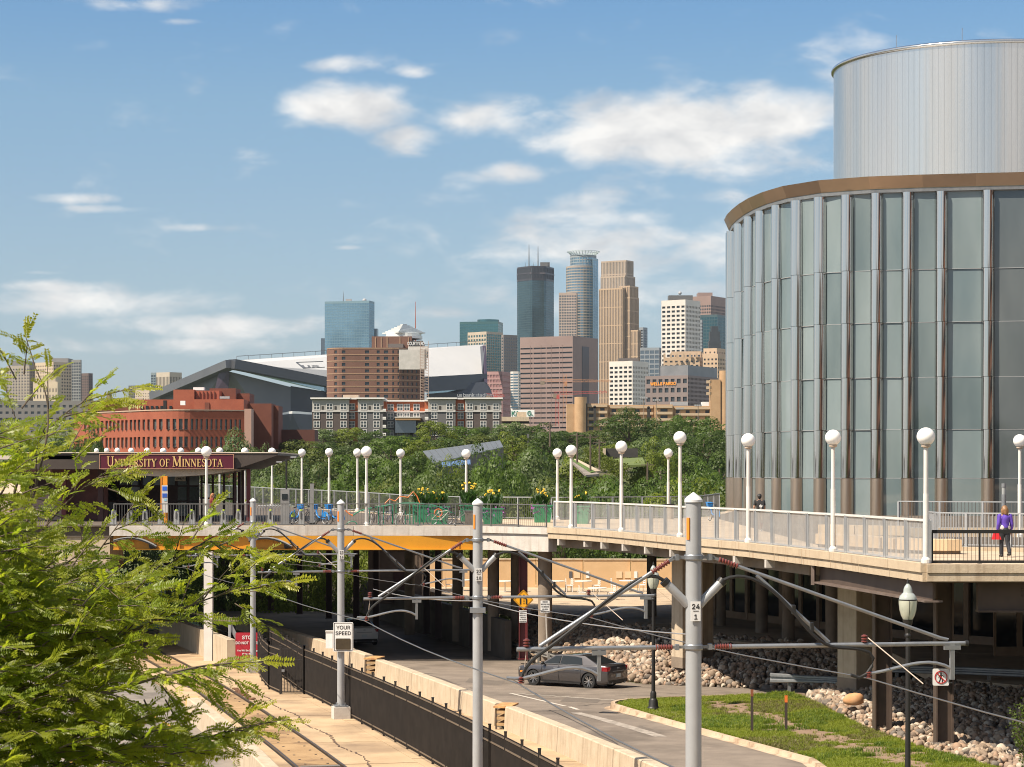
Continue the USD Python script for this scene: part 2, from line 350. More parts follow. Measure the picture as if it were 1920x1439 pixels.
orange = M('orange_paint', (.75, .22, .02), None, rough=.5)
dark_glass = M('dark_glass', (.012, .015, .017), None, rough=.06, spec=.6)
# ------------------------------------------------------------------ ground levels and the line of the poles
from scipy.interpolate import CubicSpline
_zy = np.array([-60, 0, 20, 39, 61, 84, 106, 125, 150, 200, 300]); _zz = np.array([2.6, 1.55, 1.25, .94, .58, .27, .08, -.15, -.4, -1.0, -2.5])
def zg(y): return np.interp(y, _zy, _zz)
def zgf(dz=0.0): return lambda x, y: zg(y) + dz
def zr(y): return zg(y) - .36 * np.clip((np.asarray(y, float) - 84) / 18, 0, 1)          # the road lies lower than the track as it goes under the bridge
_lx = CubicSpline([0, 20, 39, 60.8, 84, 105.5, 128, 160, 200], [8.2, 6.05, 3.16, -.93, -6.42, -12.2, -18.8, -29.0, -42.5])
def line_pt(y, off=0.0):
    """A point of the pole line at depth y, moved off metres to the right of it."""
    x = float(_lx(y)); d = np.array([float(_lx(y, 1)), 1.0]); d /= np.linalg.norm(d)
    return np.array([x + d[1] * off, y - d[0] * off])
def strip(o0, o1, ys):
    a = [line_pt(y, o0) for y in ys]; b = [line_pt(y, o1) for y in ys]
    return Polygon(a + b[::-1])
def ribbon(o0, o1, ys, dz, thick=0.0):
    """A strip along the track between two offsets, following the ground; with thick, a solid one."""
    m = MB()
    for y0, y1 in zip(ys[:-1], ys[1:]):
        q = [line_pt(y0, o0), line_pt(y0, o1), line_pt(y1, o1), line_pt(y1, o0)]
        t = [np.append(p, zg(p[1]) + dz) for p in q]
        if thick:
            b = [p - np.array([0, 0, thick]) for p in t]; m.hexa(b + t)
        else: m.quad(*t)
    return m
YS = np.r_[np.arange(12, 140, 3.0)]

# terrain: from the viewpoint down to the river trees and up the far bank to the city plateau
def zt(x, y):
    near = zg(y) - .35
    far = np.interp(y, [150, 175, 230, 290, 360, 430, 600, 800, 1300, 3000, 4300], [-1.2, -4, -6, -4, 3, 9, 17.5, 24, 28, 30, 30])
    t = np.clip((y - 140) / 20, 0, 1)
    return near * (1 - t) + far * t
gy = np.r_[np.linspace(-80, 160, 41), np.linspace(170, 620, 46), np.geomspace(680, 4200, 14)]
gu = np.linspace(-1, 1, 41)
vv = []
for y in gy:
    w = 130 + max(y, 0) * .75
    vv.append(np.column_stack([gu * w, np.full(41, y), zt(gu * w, np.full(41, y))]))
vv = np.vstack(vv); i, j = np.meshgrid(np.arange(len(gy) - 1), np.arange(40), indexing='ij')
ff = np.stack([i * 41 + j, i * 41 + j + 1, (i + 1) * 41 + j + 1, (i + 1) * 41 + j], -1).reshape(-1, 4)
struct('terrain', (vv, ff), M('terrain_green', (.055, .08, .02), (.09, .10, .03), .15, .95, c3=(.10, .08, .05), s3=.03), True, 'wooded ground falling to the river and rising to the city beyond')

# ------------------------------------------------------------------ trackway
tw = Thing('/World/trackway', (0, 0, 0)); UsdGeom.Xform.Define(stage, tw.path); data(tw.prim, 'tan concrete light rail trackway curving under the bridge', None, None, 'structure')
def slabs(o0, o1, ys, dz, mat_, name, gap=.02):
    """Cast slabs laid end to end, each with its own edges and an open joint."""
    for y0, y1 in zip(ys[:-1], ys[1:]):
        m = MB(); n = max(1, int((y1 - y0) / 2.5)); d = R.uniform(-.006, .006)
        yy = np.linspace(y0 + gap, y1 - gap, n + 1)
        for a, b in zip(yy[:-1], yy[1:]):
            q = [line_pt(a, o0 + gap / 2), line_pt(a, o1 - gap / 2), line_pt(b, o1 - gap / 2), line_pt(b, o0 + gap / 2)]
            t = [np.append(p, zg(p[1]) + dz + d) for p in q]; m.hexa([p - np.array([0, 0, .25]) for p in t] + t)
        obj(name, m, mat_, tw)
obj('bed', ribbon(-4.95, 4.95, YS, -.06), conc_track, tw)
TC = 3.15
ySl = np.arange(14, 140, 5.0)
slabs(-4.95, -TC - .80, ySl, 0.0, conc_track, 'side_slab')
slabs(TC + .80, 4.95, ySl, 0.0, conc_track, 'side_slab')
slabs(-TC + .80, 0.0, np.arange(14, 140, 3.1), 0.0, conc_track, 'middle_slab')
slabs(0.0, TC - .80, np.arange(15, 140, 3.1), 0.0, conc_track, 'middle_slab')
for c in (-TC, TC):
    slabs(c - .64, c + .64, np.arange(14, 140, 6.2), .015, track_rust, 'rail_slab')
for c in (-TC - .7175, -TC + .7175, TC - .7175, TC + .7175):
    m = MB()
    for y0, y1 in zip(YS[:-1], YS[1:]):
        a, b = line_pt(y0, c), line_pt(y1, c)
        m.bar((*a, zg(a[1]) + .01), (*b, zg(b[1]) + .01), .07, .10)
    obj('rail', m, rail_steel, tw)
    g = MB()
    for o in (c - .075, c + .075): pass
    obj('rail_boot', ribbon(c - .08, c + .08, YS, -.015), rubber, tw)
# drain strip across the left track, small bolts along it
m = MB(); a, b = line_pt(69.2, -TC - .6), line_pt(69.2, -TC + .6)
m.bar((*a, zg(a[1]) + .035), (*b, zg(b[1]) + .035), .22, .03); obj('track_drain', m, M('drain_grey', (.22, .20, .18), (.12, .11, .10), 30, .7), tw)
m = MB()
for y in np.arange(60, 100, 1.25):
    for o in (-TC - .35, -TC + .35):
        p = line_pt(y, o); m.box((p[0], p[1], zg(y) + .02), (.07, .10, .03))
obj('anchor_bolts', m, rail_steel, tw, kind='stuff')
# dark seam and rubble patch beside the left track
m = MB()
for k in range(70):
    y = 60 + k * .55; p = line_pt(y, -1.55 + .12 * math.sin(y * .9) + R.uniform(-.03, .03)); m.box((p[0], p[1], zg(y) + .012), (R.uniform(.03, .07), R.uniform(.3, .55), .02), .25 + R.uniform(-.2, .2))
obj('joint_debris', m, M('debris_brown', (.07, .045, .03), (.14, .09, .06), 8, .9), tw, kind='stuff')
m = MB()
for k in range(60):
    p = line_pt(R.uniform(92, 97), -TC + .72 + R.uniform(.05, .35)); m.ball((p[0], p[1], zg(p[1]) + .02), R.uniform(.04, .11), 1, (1, 1, .6))
obj('loose_rubble', m, M('debris_rust', (.16, .07, .03), (.08, .04, .02), 5, .9), tw, kind='stuff')

# ------------------------------------------------------------------ roads
BAR = 4.95                                           # left face of the barrier between track and road
road_right = [(9.6, 45), (9.45, 60), (9.2, 69.5), (8.2, 73), (5.6, 82), (3.8, 88.6), (4.6, 90.6), (7.4, 91.9), (11.5, 93), (16, 93.2), (16, 99.6), (14.2, 99.6), (10.4, 100.5), (5.8, 103.3), (3.6, 108.4), (.7, 118), (-6.0, 146), (-11.5, 168)]
rl = [line_pt(y, BAR + .2) for y in np.arange(168, 40, -6)]
road_poly = Polygon(road_right + [tuple(p) for p in rl])
m = MB().sheet(road_poly, lambda x, y: zr(y) + .02, 4); struct('road', m, asphalt, False, 'sunlit grey asphalt road bending under the bridge')
mk = Thing('/World/road_marking', (0, 0, 0)); UsdGeom.Xform.Define(stage, mk.path); data(mk.prim, 'worn white lines on the road in front of the sedan', None, None, 'structure')
def line_on_road(pts, w, dz=.026, mat_=paint_white, par=mk, name='line', zf=zr):
    m = MB()
    for a, b in zip(pts[:-1], pts[1:]):
        a, b = np.array(a[:2], float), np.array(b[:2], float); d = b - a; L = np.linalg.norm(d); d /= L; s = np.array([-d[1], d[0]]) * w / 2; k = max(1, int(L / 1.5))
        for t0, t1 in zip(np.linspace(0, 1, k + 1)[:-1], np.linspace(0, 1, k + 1)[1:]):
            p, q = a + d * L * t0, a + d * L * t1
            m.quad(*[np.append(c, zf(c[1]) + dz) for c in (p - s, q - s, q + s, p + s)][::-1] if d[1] > 0 and False else [np.append(c, zf(c[1]) + dz) for c in (p + s, p - s, q - s, q + s)])
    obj(name, m, mat_, par)
g = lambda px, py: G(px, py, .05)
line_on_road([g(956, 1294), g(1060, 1328)], .14); line_on_road([g(956, 1294), g(1170, 1314)], .11); line_on_road([g(1068, 1330), g(1084, 1337)], .16)
line_on_road([g(1080, 1345), g(1190, 1382), g(1240, 1400)], .45, mat_=M('worn_paint', (.38, .33, .28), (.20, .17, .14), 4, .9))
rp = Thing('/World/road_wear', (0, 0, 0)); UsdGeom.Xform.Define(stage, rp.path); data(rp.prim, 'darker repair patches, tar lines and a drain slot on the road', None, None, 'structure')
def patch(pts, m_, dz=.024, nm='repair_patch'): obj(nm, MB().sheet(Polygon([tuple(G(*p, 0)[:2]) for p in pts]), lambda x, y: zr(y) + dz, 2), m_, rp)
pt_a, pt_b = M('patch_dark', (.11, .09, .072), (.15, .122, .098), 1.2, .9, bump=.4, bscale=40), M('tar_line', (.035, .03, .026), (.06, .05, .042), 3, .7)
patch([(1062, 1306), (1128, 1312), (1120, 1322), (1050, 1318)], pt_a); patch([(720, 1252), (800, 1262), (790, 1272), (705, 1262)], pt_a); patch([(1200, 1378), (1240, 1392), (1222, 1402), (1180, 1387)], pt_a); patch([(880, 1262), (945, 1268), (940, 1276), (872, 1270)], pt_a)
for a, b in (((1085, 1330), (1150, 1322)), ((960, 1262), (1010, 1302)), ((1030, 1340), (1160, 1420)), ((760, 1240), (905, 1290)), ((1150, 1302), (1330, 1306)), ((1250, 1296), (1420, 1302))):
    k_ = np.linspace(0, 1, 9); q = [G(a[0] + (b[0] - a[0]) * t + R.uniform(-3, 3), a[1] + (b[1] - a[1]) * t + R.uniform(-.8, .8), 0) for t in k_]; line_on_road(q, .05, .028, pt_b, rp, 'tar_line')
p = G(1138, 1343, .1); obj('drain_slot', MB().box((p[0] + .1, p[1], zr(p[1]) + .03), (.75, .35, .02), -.5), black_metal, rp)
# parking lot at the left of the track
lot = Polygon([tuple(line_pt(y, -4.97)) for y in np.arange(20, 108, 4)] + [(-34, 108), (-34, 20)])
struct('parking_lot', MB().sheet(lot, zgf(-.10), 8), asphalt_lot, False, 'pale asphalt lot with yellow lines below the tree')
lm = Thing('/World/lot_marking', (0, 0, 0)); UsdGeom.Xform.Define(stage, lm.path); data(lm.prim, 'yellow painted bay lines on the lot', None, None, 'structure')
for pts in ([(280, 1333), (320, 1360), (362, 1385)], [(195, 1418), (262, 1402), (330, 1392)], [(190, 1376), (245, 1360), (300, 1348)], [(120, 1439), (180, 1423), (210, 1415)], [(230, 1408), (258, 1398)]):
    line_on_road([G(*p, .25) for p in pts], .13, -.094, paint_yellow, lm, zf=zg)

# ------------------------------------------------------------------ low concrete barriers along the track
def barrier(name, label, o, ys, h, w, mat_, cap=None, group=None):
    """Cast barrier in sections with open joints; base wider than top."""
    t = thing(name, label, 'barrier', (*line_pt(ys[0], o), 0), group=group)
    for y0, y1 in zip(ys[:-1], ys[1:]):
        m = MB(); k = max(1, int((y1 - y0) / 3)); yy = np.linspace(y0 + .025, y1 - .025, k + 1)
        for a, b in zip(yy[:-1], yy[1:]):
            def sec(y, s): return [np.append(line_pt(y, o + x), zg(y) + z) for x, z in s]
            S = [(-.05, -.2), (w + .05, -.2), (w, h - .03), (w - .04, h), (.04, h), (0, h - .03)]
            A, B = sec(a, S), sec(b, S); n = len(S); v = A + B
            f = [(i, (i + 1) % n, n + (i + 1) % n, n + i) for i in range(n)]; m.add(v, [x[::-1] for x in f])
            m.add(A, [(0, i, i + 1) for i in range(1, n - 1)]); m.add(B, [(0, i + 1, i) for i in range(1, n - 1)])
        obj('section', m, mat_, t, world=True)
    return t
barrier('concrete_barrier', 'long tan concrete barrier between the right track and the road, nearest run', BAR, [30, 41, 52, 58.5, 65, 71.5, 78.6], .82, .42, conc, group=None)
barrier('concrete_barrier', 'weathered concrete barrier run between two gaps, behind the second pole', BAR, [80.0, 87, 94, 101.3], .80, .42, conc)
barrier('concrete_barrier', 'shaded concrete barrier run behind the speed sign going under the bridge', BAR, [103.6, 110, 117, 125, 138], .85, .42, conc)
b4 = barrier('concrete_barrier', 'pale concrete barrier with a yellow end left of the track', -5.45, [24, 34, 44, 54, 64, 75, 86.6], .68, .45, conc)
m = MB(); p, q = line_pt(86.62, -5.46), line_pt(86.62, -4.98); d = (q - p)
m.hexa([np.append(p, zg(86) - .15), np.append(q, zg(86) - .15), np.append(q + (-.12, .5), zg(86) - .15), np.append(p + (-.12, .5), zg(86) - .15), np.append(p, zg(86) + .66), np.append(q, zg(86) + .66), np.append(q + (-.12, .5), zg(86) + .66), np.append(p + (-.12, .5), zg(86) + .66)])
obj('end_block', m, M('faded_yellow', (.55, .36, .10), (.45, .30, .12), 2, .8), b4, world=True, label='faded yellow end block')
# rusty timber ends in the two gaps
for y, lab in ((79.3, 'small yellow timber crossing box in the gap beside the second pole'), (102.5, 'small yellow timber crossing box in the gap beside the speed sign')):
    t = thing('crossing_box', lab, 'box', (*line_pt(y, BAR), zg(y)), -.22)
    for k in range(3): obj('plank', MB().box((.25, 0, .18 + .22 * k), (.55, 1.3, .10)), M('timber_tan', (.42, .28, .14), (.30, .19, .09), 4, .8), t)
    obj('lid', MB().box((.22, 0, .80), (.62, 1.4, .06)), M('timber_lid', (.55, .33, .12), (.34, .15, .06), 5, .8), t)
    obj('end_frame', MB().box((.52, -.62, .36), (.06, .06, .76)).box((.0, -.62, .36), (.06, .06, .76)), rail_steel, t)
# retaining wall in the middle of the tracks, going under the bridge, and the dark wall at the far side of the road
t = thing('retaining_wall', 'tan concrete retaining wall behind the red sign, going under the bridge', 'wall', (*line_pt(109, -1.2), 0))
for y0, y1 in ((108.5, 113), (113, 118), (118, 124), (124, 132)):
    m = MB(); a, b = line_pt(y0 + .03, -.55), line_pt(y1 - .03, -.55); m.bar((*a, zg(y0) + .35), (*b, zg(y1) + .35), .4, 2.0); obj('wall_panel', m, conc, t, world=True)
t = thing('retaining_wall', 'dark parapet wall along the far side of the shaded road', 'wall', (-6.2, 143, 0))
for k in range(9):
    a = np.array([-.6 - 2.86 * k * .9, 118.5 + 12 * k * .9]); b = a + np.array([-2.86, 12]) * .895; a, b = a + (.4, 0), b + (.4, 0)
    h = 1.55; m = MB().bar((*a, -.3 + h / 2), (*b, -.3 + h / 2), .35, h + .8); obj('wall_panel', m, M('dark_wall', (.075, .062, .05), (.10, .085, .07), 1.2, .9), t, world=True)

# ------------------------------------------------------------------ grass island with kerb, dirt track
grass_poly = Polygon([(9.75, 45), (9.6, 60), (9.35, 69.6), (8.35, 73.2), (5.75, 82.2), (4.0, 88.6), (4.7, 90.3), (7.4, 91.6), (11.4, 92.7), (12.0, 89.5), (12.2, 86), (12.4, 80), (12.9, 75), (13.6, 70), (14.6, 66), (16.5, 55), (17, 45)])
def zgrass(x, y): return zg(y) + .10 + .12 * np.clip((x - 8) / 5, 0, 1)
m = MB().sheet(grass_poly, zgrass, 4)
struct('grass_ground', m, M('lawn_soil', (.12, .135, .028), (.15, .145, .045), 1.5, .95, c3=(.20, .14, .085), s3=.35, r3=(.54, .64)), False, 'grass island between the road and the stones')
m = MB()
kp = [(9.6, 45), (9.45, 60), (9.2, 69.5), (8.2, 73), (5.6, 82), (3.85, 88.4), (3.95, 89.6), (4.6, 90.5), (7.4, 91.9), (11.5, 93), (14, 93.2)]
kb = Thing('/World/kerb', (0, 0, 0)); UsdGeom.Xform.Define(stage, kb.path); data(kb.prim, 'tan concrete kerb round the grass island', None, None, 'structure')
ls = LineString(kp); n = int(ls.length / 2.4)
for k in range(n):
    m = MB(); ss = np.linspace(ls.length * k / n + .012, ls.length * (k + 1) / n - .012, 4)
    for s0, s1 in zip(ss[:-1], ss[1:]):
        a, b = np.array(ls.interpolate(s0).coords[0]), np.array(ls.interpolate(s1).coords[0]); d = (b - a) / np.linalg.norm(b - a); o = np.array([d[1], -d[0]])
        if o @ (np.array([9.5, 84]) - a) < 0: o = -o
        A = [np.append(a - o * .22, zr(a[1]) + .027), np.append(a, zr(a[1]) + .035), np.append(a + o * .03, zg(a[1]) + .15), np.append(a + o * .20, zg(a[1]) + .155), np.append(a + o * .20, zg(a[1]) - .1)]
        B = [np.append(b - o * .22, zr(b[1]) + .027), np.append(b, zr(b[1]) + .035), np.append(b + o * .03, zg(b[1]) + .15), np.append(b + o * .20, zg(b[1]) + .155), np.append(b + o * .20, zg(b[1]) - .1)]
        m.add(A + B, [(i, i + 1, 6 + i, 5 + i) for i in range(4)])
    obj('kerb_stone', m, M('kerb_concrete', (.40, .30, .20), (.50, .38, .27), 1.6, .9, c3=(.28, .19, .12), s3=1.0), kb)
# bare dirt track over the grass
dirt = LineString([G(1350, 1322, .3)[:2], G(1430, 1345, .4)[:2], G(1560, 1392, .5)[:2], G(1690, 1432, .5)[:2], G(1850, 1500, .6)[:2]])
rd = random.Random(4); dpatch = shapely.union_all([Point(*(np.array(dirt.interpolate(rd.uniform(0, dirt.length)).coords[0]) + (rd.gauss(0, .32), rd.gauss(0, .5)))).buffer(rd.uniform(.15, .5), 5) for _ in range(170)] + [dirt.buffer(.16)])
dp = shapely.geometry.MultiPolygon([q for q in getattr(dpatch.intersection(grass_poly), 'geoms', [dpatch.intersection(grass_poly)]) if q.geom_type == 'Polygon'])
struct('dirt_path', MB().sheet(dp, lambda x, y: zgrass(x, y) + .012, 2), M('bare_dirt', (.20, .13, .085), (.27, .185, .125), 3, .95, bump=.5, bscale=30), False, 'bare brown dirt path worn across the grass')

def instancer(parent_path, name, protos, pts, scales, quats, ids, label=None, kind='stuff'):
    path = parent_path + '/' + numbered(parent_path, name)
    pi = UsdGeom.PointInstancer.Define(stage, path); targets = []
    for k, (mesh, m, smooth) in enumerate(protos):
        pp = f"{path}/{name}_kind_{k:03d}"; v, f, nn = meshkit.arrays(mesh.vf() if isinstance(mesh, MB) else mesh, smooth)
        gm = UsdGeom.Mesh.Define(stage, pp); gm.CreatePointsAttr(Vt.Vec3fArray.FromNumpy(v.astype(np.float32))); gm.CreateFaceVertexCountsAttr(Vt.IntArray.FromNumpy(np.full(len(f), 3, np.int32)))
        gm.CreateFaceVertexIndicesAttr(Vt.IntArray.FromNumpy(f.astype(np.int32).ravel())); gm.CreateSubdivisionSchemeAttr('none')
        if nn is not None: gm.CreateNormalsAttr(Vt.Vec3fArray.FromNumpy(nn.astype(np.float32))); gm.SetNormalsInterpolation('vertex')
        UsdShade.MaterialBindingAPI.Apply(gm.GetPrim()).Bind(m); targets.append(Sdf.Path(pp))
    pi.CreatePrototypesRel().SetTargets(targets)
    pi.CreateProtoIndicesAttr(Vt.IntArray.FromNumpy(np.asarray(ids, np.int32))); pi.CreatePositionsAttr(Vt.Vec3fArray.FromNumpy(np.asarray(pts, np.float32)))
    pi.CreateScalesAttr(Vt.Vec3fArray.FromNumpy(np.asarray(scales, np.float32)))
    pi.CreateOrientationsAttr(Vt.QuathArray([Gf.Quath(float(q[0]), float(q[1]), float(q[2]), float(q[3])) for q in quats]))
    data(pi.GetPrim(), label, None, None, kind); return path
def qz(a): return (math.cos(a / 2), 0, 0, math.sin(a / 2))
def rq(r): q = r.normal(size=4); return q / np.linalg.norm(q)

grass_mats = [leafmat('grass_bright', (.23, .28, .024), (.27, .295, .032), (.36, .45, .045), .6, .38), leafmat('grass_deep', (.10, .17, .016), (.14, .20, .02), (.2, .3, .03), .6, .35), leafmat('grass_dry', (.19, .18, .05), (.22, .19, .07), (.2, .2, .06), .6, .25)]
def tuft(seed, n=14, h=.11, w=.009, spread=.10):
    r = np.random.default_rng(seed); m = MB()
    for k in range(n):
        b = np.append(r.uniform(-spread, spread, 2), 0); a = r.uniform(0, 6.28); d = np.array([math.cos(a), math.sin(a), 0]); s = np.array([-d[1], d[0], 0]) * w; hh = h * r.uniform(.5, 1.25)
        k1 = b + d * hh * .15 + np.array([0, 0, hh * .6]); k2 = b + d * hh * r.uniform(.35, .7) + np.array([0, 0, hh])
        m.add([b - s, b + s, k1 + s * .8, k1 - s * .8, k2], [(0, 1, 2), (0, 2, 3), (3, 2, 4)])
    return m
gpts, gsc, gq, gid = [], [], [], []
x0, y0, x1, y1 = grass_poly.bounds; r = np.random.default_rng(5)
inner = grass_poly.buffer(-.12); prep = shapely.prepared.prep(inner); dprep = shapely.prepared.prep(dpatch)
cand = np.column_stack([r.uniform(x0, x1, 42000), r.uniform(58, 93, 42000)])
nz = meshkit.fbm(np.column_stack([cand * .55, np.zeros(len(cand))]), 4, 3); nz2 = meshkit.fbm(np.column_stack([cand * .22, np.ones(len(cand))]), 3, 9)
for (x, y), a, b in zip(cand, nz, nz2):
    p = Point(x, y)
    if not prep.contains(p): continue
    if dprep.contains(p) and r.random() < .93: continue
    if a < .30 and r.random() < .6: continue
    dry = b < .40
    gpts.append((x, y, float(zgrass(x, y)) - .005)); s = r.uniform(.7, 1.2) * (1.25 if b > .55 else .85); gsc.append((s, s, s)); gq.append(qz(r.uniform(0, 6.28)))
    gid.append(int(r.integers(0, 2)) + (4 if dry and r.random() < .6 else (2 if b > .52 and r.random() < .6 else 0)))
UsdGeom.Xform.Define(stage, '/World/grass'); data(stage.GetPrimAtPath('/World/grass'), 'short green grass growing on the island', 'grass', None, 'stuff')
instancer('/World/grass', 'blades', [(tuft(1), grass_mats[0], False), (tuft(2), grass_mats[0], False), (tuft(3), grass_mats[1], False), (tuft(4), grass_mats[1], False), (tuft(5), grass_mats[2], False), (tuft(6), grass_mats[2], False)], gpts, gsc, gq, gid)

# ------------------------------------------------------------------ stone banks (riprap)
rock_cols = [((.29, .215, .15), (.37, .28, .20)), ((.22, .16, .11), (.29, .215, .155)), ((.27, .175, .115), (.34, .225, .15)), ((.12, .10, .082), (.18, .15, .125)), ((.40, .335, .26), (.46, .39, .31)), ((.21, .15, .108), (.28, .20, .145))]
rock_m = [M(f'stone_{w}', a, b, 6, .85, bump=.35, bscale=25) for w, (a, b) in zip(('tan', 'brown', 'rose', 'dark', 'pale', 'umber'), rock_cols)]
def rockmesh(seed):
    m = trimesh.creation.icosphere(subdivisions=1); v = np.array(m.vertices); r = np.random.default_rng(seed)
    v *= (1 + .5 * (meshkit.noise(v * 1.3 + seed * 7.3, seed) - .5))[:, None] * np.array([1.0, r.uniform(.7, .95), r.uniform(.55, .8)]); return v, np.array(m.faces)
rprotos = [(rockmesh(k), rock_m[k % 6], 32) for k in range(12)]
def bank(name, label, front, back, n, size, seed, nbig):
    """A bank of stones between its foot and its top (xyz polylines): a soil sheet, stones one by one where they show largest, the rest as stuff."""
    fr, bk = np.array(front, float), np.array(back, float); K = 25
    def res(p, k): d = np.r_[0, np.cumsum(np.linalg.norm(np.diff(p, axis=0), axis=1))]; return np.column_stack([np.interp(np.linspace(0, d[-1], k), d, p[:, i]) for i in range(3)])
    A, B = res(fr, K), res(bk, K); x = Thing('/World/' + name, (0, 0, 0)); UsdGeom.Xform.Define(stage, x.path); data(x.prim, label, None, None, 'structure')
    v, f = [], []
    for i in range(K):
        for t in np.linspace(0, 1, 7): v.append(A[i] * (1 - t) + B[i] * t - (0, 0, .10))
    for i in range(K - 1):
        for k in range(6): a = i * 7 + k; f.append((a, a + 1, a + 8, a + 7))
    obj('bank_soil', (v, [q[::-1] for q in f]), M('bank_soil', (.10, .075, .055), (.15, .11, .08), 3, .95), x)
    r = np.random.default_rng(seed); pts, sc, qs, ids = [], [], [], []
    for k in range(n):
        u, t = r.uniform(0, K - 1), r.uniform(-.02, 1.0); i = min(int(u), K - 2); fu = u - i
        p = (A[i] * (1 - t) + B[i] * t) * (1 - fu) + (A[i + 1] * (1 - t) + B[i + 1] * t) * fu
        s = size * float(np.exp(r.normal(0, .33))); s = min(s, size * 2.0); p = p + np.array([0, 0, -.02 + .16 * r.random() + s * .1])
        pts.append(p); sc.append((s, s, s)); qs.append(rq(r)); ids.append(int(r.integers(0, 12)))
    vis = np.array([s[0] / p[1] for s, p in zip(sc, pts)]) * np.array([1.0 if abs(p[0] / p[1] * F) < 960 and (CAMZ - p[2]) / p[1] * F < 553 else 0 for p in pts])
    big = set(np.argsort(-vis)[:nbig])
    for k in big:
        v, f = rprotos[ids[k]][0]; q = qs[k]; w_, a, b, c = q
        rot = np.array([[1 - 2 * (b * b + c * c), 2 * (a * b - c * w_), 2 * (a * c + b * w_)], [2 * (a * b + c * w_), 1 - 2 * (a * a + c * c), 2 * (b * c - a * w_)], [2 * (a * c - b * w_), 2 * (b * c + a * w_), 1 - 2 * (a * a + b * b)]])
        obj('stone', ((v * sc[k][0]) @ rot.T + pts[k], f), rock_m[ids[k] % 6], x, smooth=32)
    rest = [k for k in range(n) if k not in big]
    instancer(x.path, 'stones', rprotos, [pts[k] for k in rest], [sc[k] for k in rest], [qs[k] for k in rest], [ids[k] for k in rest])
    return x
bank('stone_bank', 'bank of rounded stones behind the grey sedan', [(-.4, 121.5, -.42), (3.5, 108.6, -.30), (5.7, 103.3, -.22), (10.5, 100.4, -.2), (16, 99.8, -.1)], [(1.2, 128, 1.5), (5.2, 117.5, 1.5), (8.8, 111.4, 1.45), (12.4, 106.8, 1.4), (17, 104.4, 1.4)], 6200, .122, 21, 120)
hb = bank('stone_heap', 'sunlit heap of rounded stones right of the grass', [(12.1, 91, .35), (12.2, 86, .45), (12.5, 80, .5), (13.0, 75, .55), (13.7, 70, .6), (14.7, 66, .65), (16.6, 55, .7)], [(12.5, 91.2, .55), (14.0, 89.5, 1.2), (15.5, 88.5, 1.25), (17.5, 87.5, 1.2), (20, 84, 1.2), (23, 78, 1.2), (25, 62, 1.2)], 10500, .098, 22, 300)
b = G(1602, 1316, 1.0); obj('stone', (rockmesh(3)[0] * .42 + b + (0, 0, .1), rockmesh(3)[1]), M('stone_orange', (.50, .25, .11), (.55, .31, .16), 5, .85), hb, smooth=50, label='large orange boulder')
# plaza floor below the deck and the patio behind it
pz = Thing('/World/plaza', (0, 0, 0)); UsdGeom.Xform.Define(stage, pz.path); data(pz.prim, 'concrete plaza floor under the deck, sunlit patio behind', None, None, 'structure')
plaza = Polygon([(1.2, 127), (5.2, 116), (8.8, 109.4), (12.2, 105.2), (17, 104), (17, 87.9), (20, 84), (23, 78), (25, 62), (60, 62), (60, 165), (-9, 165), (-4, 146)])
for xa in np.arange(-10, 60, 5.0):
    for ya in np.arange(60, 165, 5.0):
        q = plaza.intersection(shapely.box(xa + .02, ya + .02, xa + 4.98, ya + 4.98))
        for c in getattr(q, 'geoms', [q]):
            if c.geom_type == 'Polygon' and c.area > .05: obj('paving_slab', MB().prism(c, 1.0, 1.42 + R.uniform(-.006, .006)), M('plaza_paving', (.40, .30, .20), (.50, .39, .27), .6, .85, c3=(.32, .24, .16)), pz)
obj('paving_base', MB().sheet(plaza, 1.34), conc_dark, pz)
# ------------------------------------------------------------------ pedestrian deck
ZD = 6.7
def DY(py): return F * (CAMZ - ZD) / (py - HOR)
fe = [(205, 988), (475, 988), (690, 987.5), (905, 988), (1030, 991), (1100, 994.5), (1165, 999.5), (1275, 1010), (1403, 1020.5), (1562, 1038), (1736, 1060)]
FE = np.array([((px - 960) * DY(py) / F, DY(py)) for px, py in fe])
backlamps = [(1253, 850, 136.5), (1045, 850, 132), (874, 851, 134.5), (751, 850, 143), (670, 849, 151.5), (617, 848, 156), (566, 849, 160), (510, 847, 164.5), (459, 846.5, 171), (412, 846, 177), (372, 846, 183.5), (339, 846, 190), (306, 846, 198), (276, 845.5, 207.5), (246, 845.5, 218), (220, 845, 230), (200, 845, 241), (181, 845.5, 251), (162, 846, 262)]
BL = np.array([(X_(px, Y), Y) for px, py, Y in backlamps])
def zd(x, y): return ZD + .0125 * np.clip(np.asarray(y, float) - 140, 0, 400)
back = np.vstack([[(14.6, 153)], [(12.2, 141.5)], BL + np.array([[.35, .55]]), [(-53.5, 275)]])
deck_poly = Polygon([tuple(p) for p in FE] + [(40, FE[-1][1]), (62, FE[-1][1]), (62, 170), (30, 168), (15.5, 158)] + [tuple(p) for p in back] + [(-90, 275), (-58, 160), (-46, 115.2)])
dk = Thing('/World/bridge_deck', (0, 0, 0)); UsdGeom.Xform.Define(stage, dk.path); data(dk.prim, 'raised pedestrian deck with tan paving, running to the bridge at the left', None, None, 'structure')
obj('deck_paving', MB().sheet(deck_poly.buffer(-.05), lambda x, y: zd(x, y), 12), conc_deck, dk)
def inner(pg, z0, z1, name, m): obj(name, MB().prism(pg, z0, z1), m, dk)
inner(deck_poly.buffer(-.25), lambda x, y: zd(x, y) - .55, lambda x, y: zd(x, y) - .02, 'deck_slab', M('deck_underside', (.085, .067, .052), (.12, .095, .072), .8, .9))
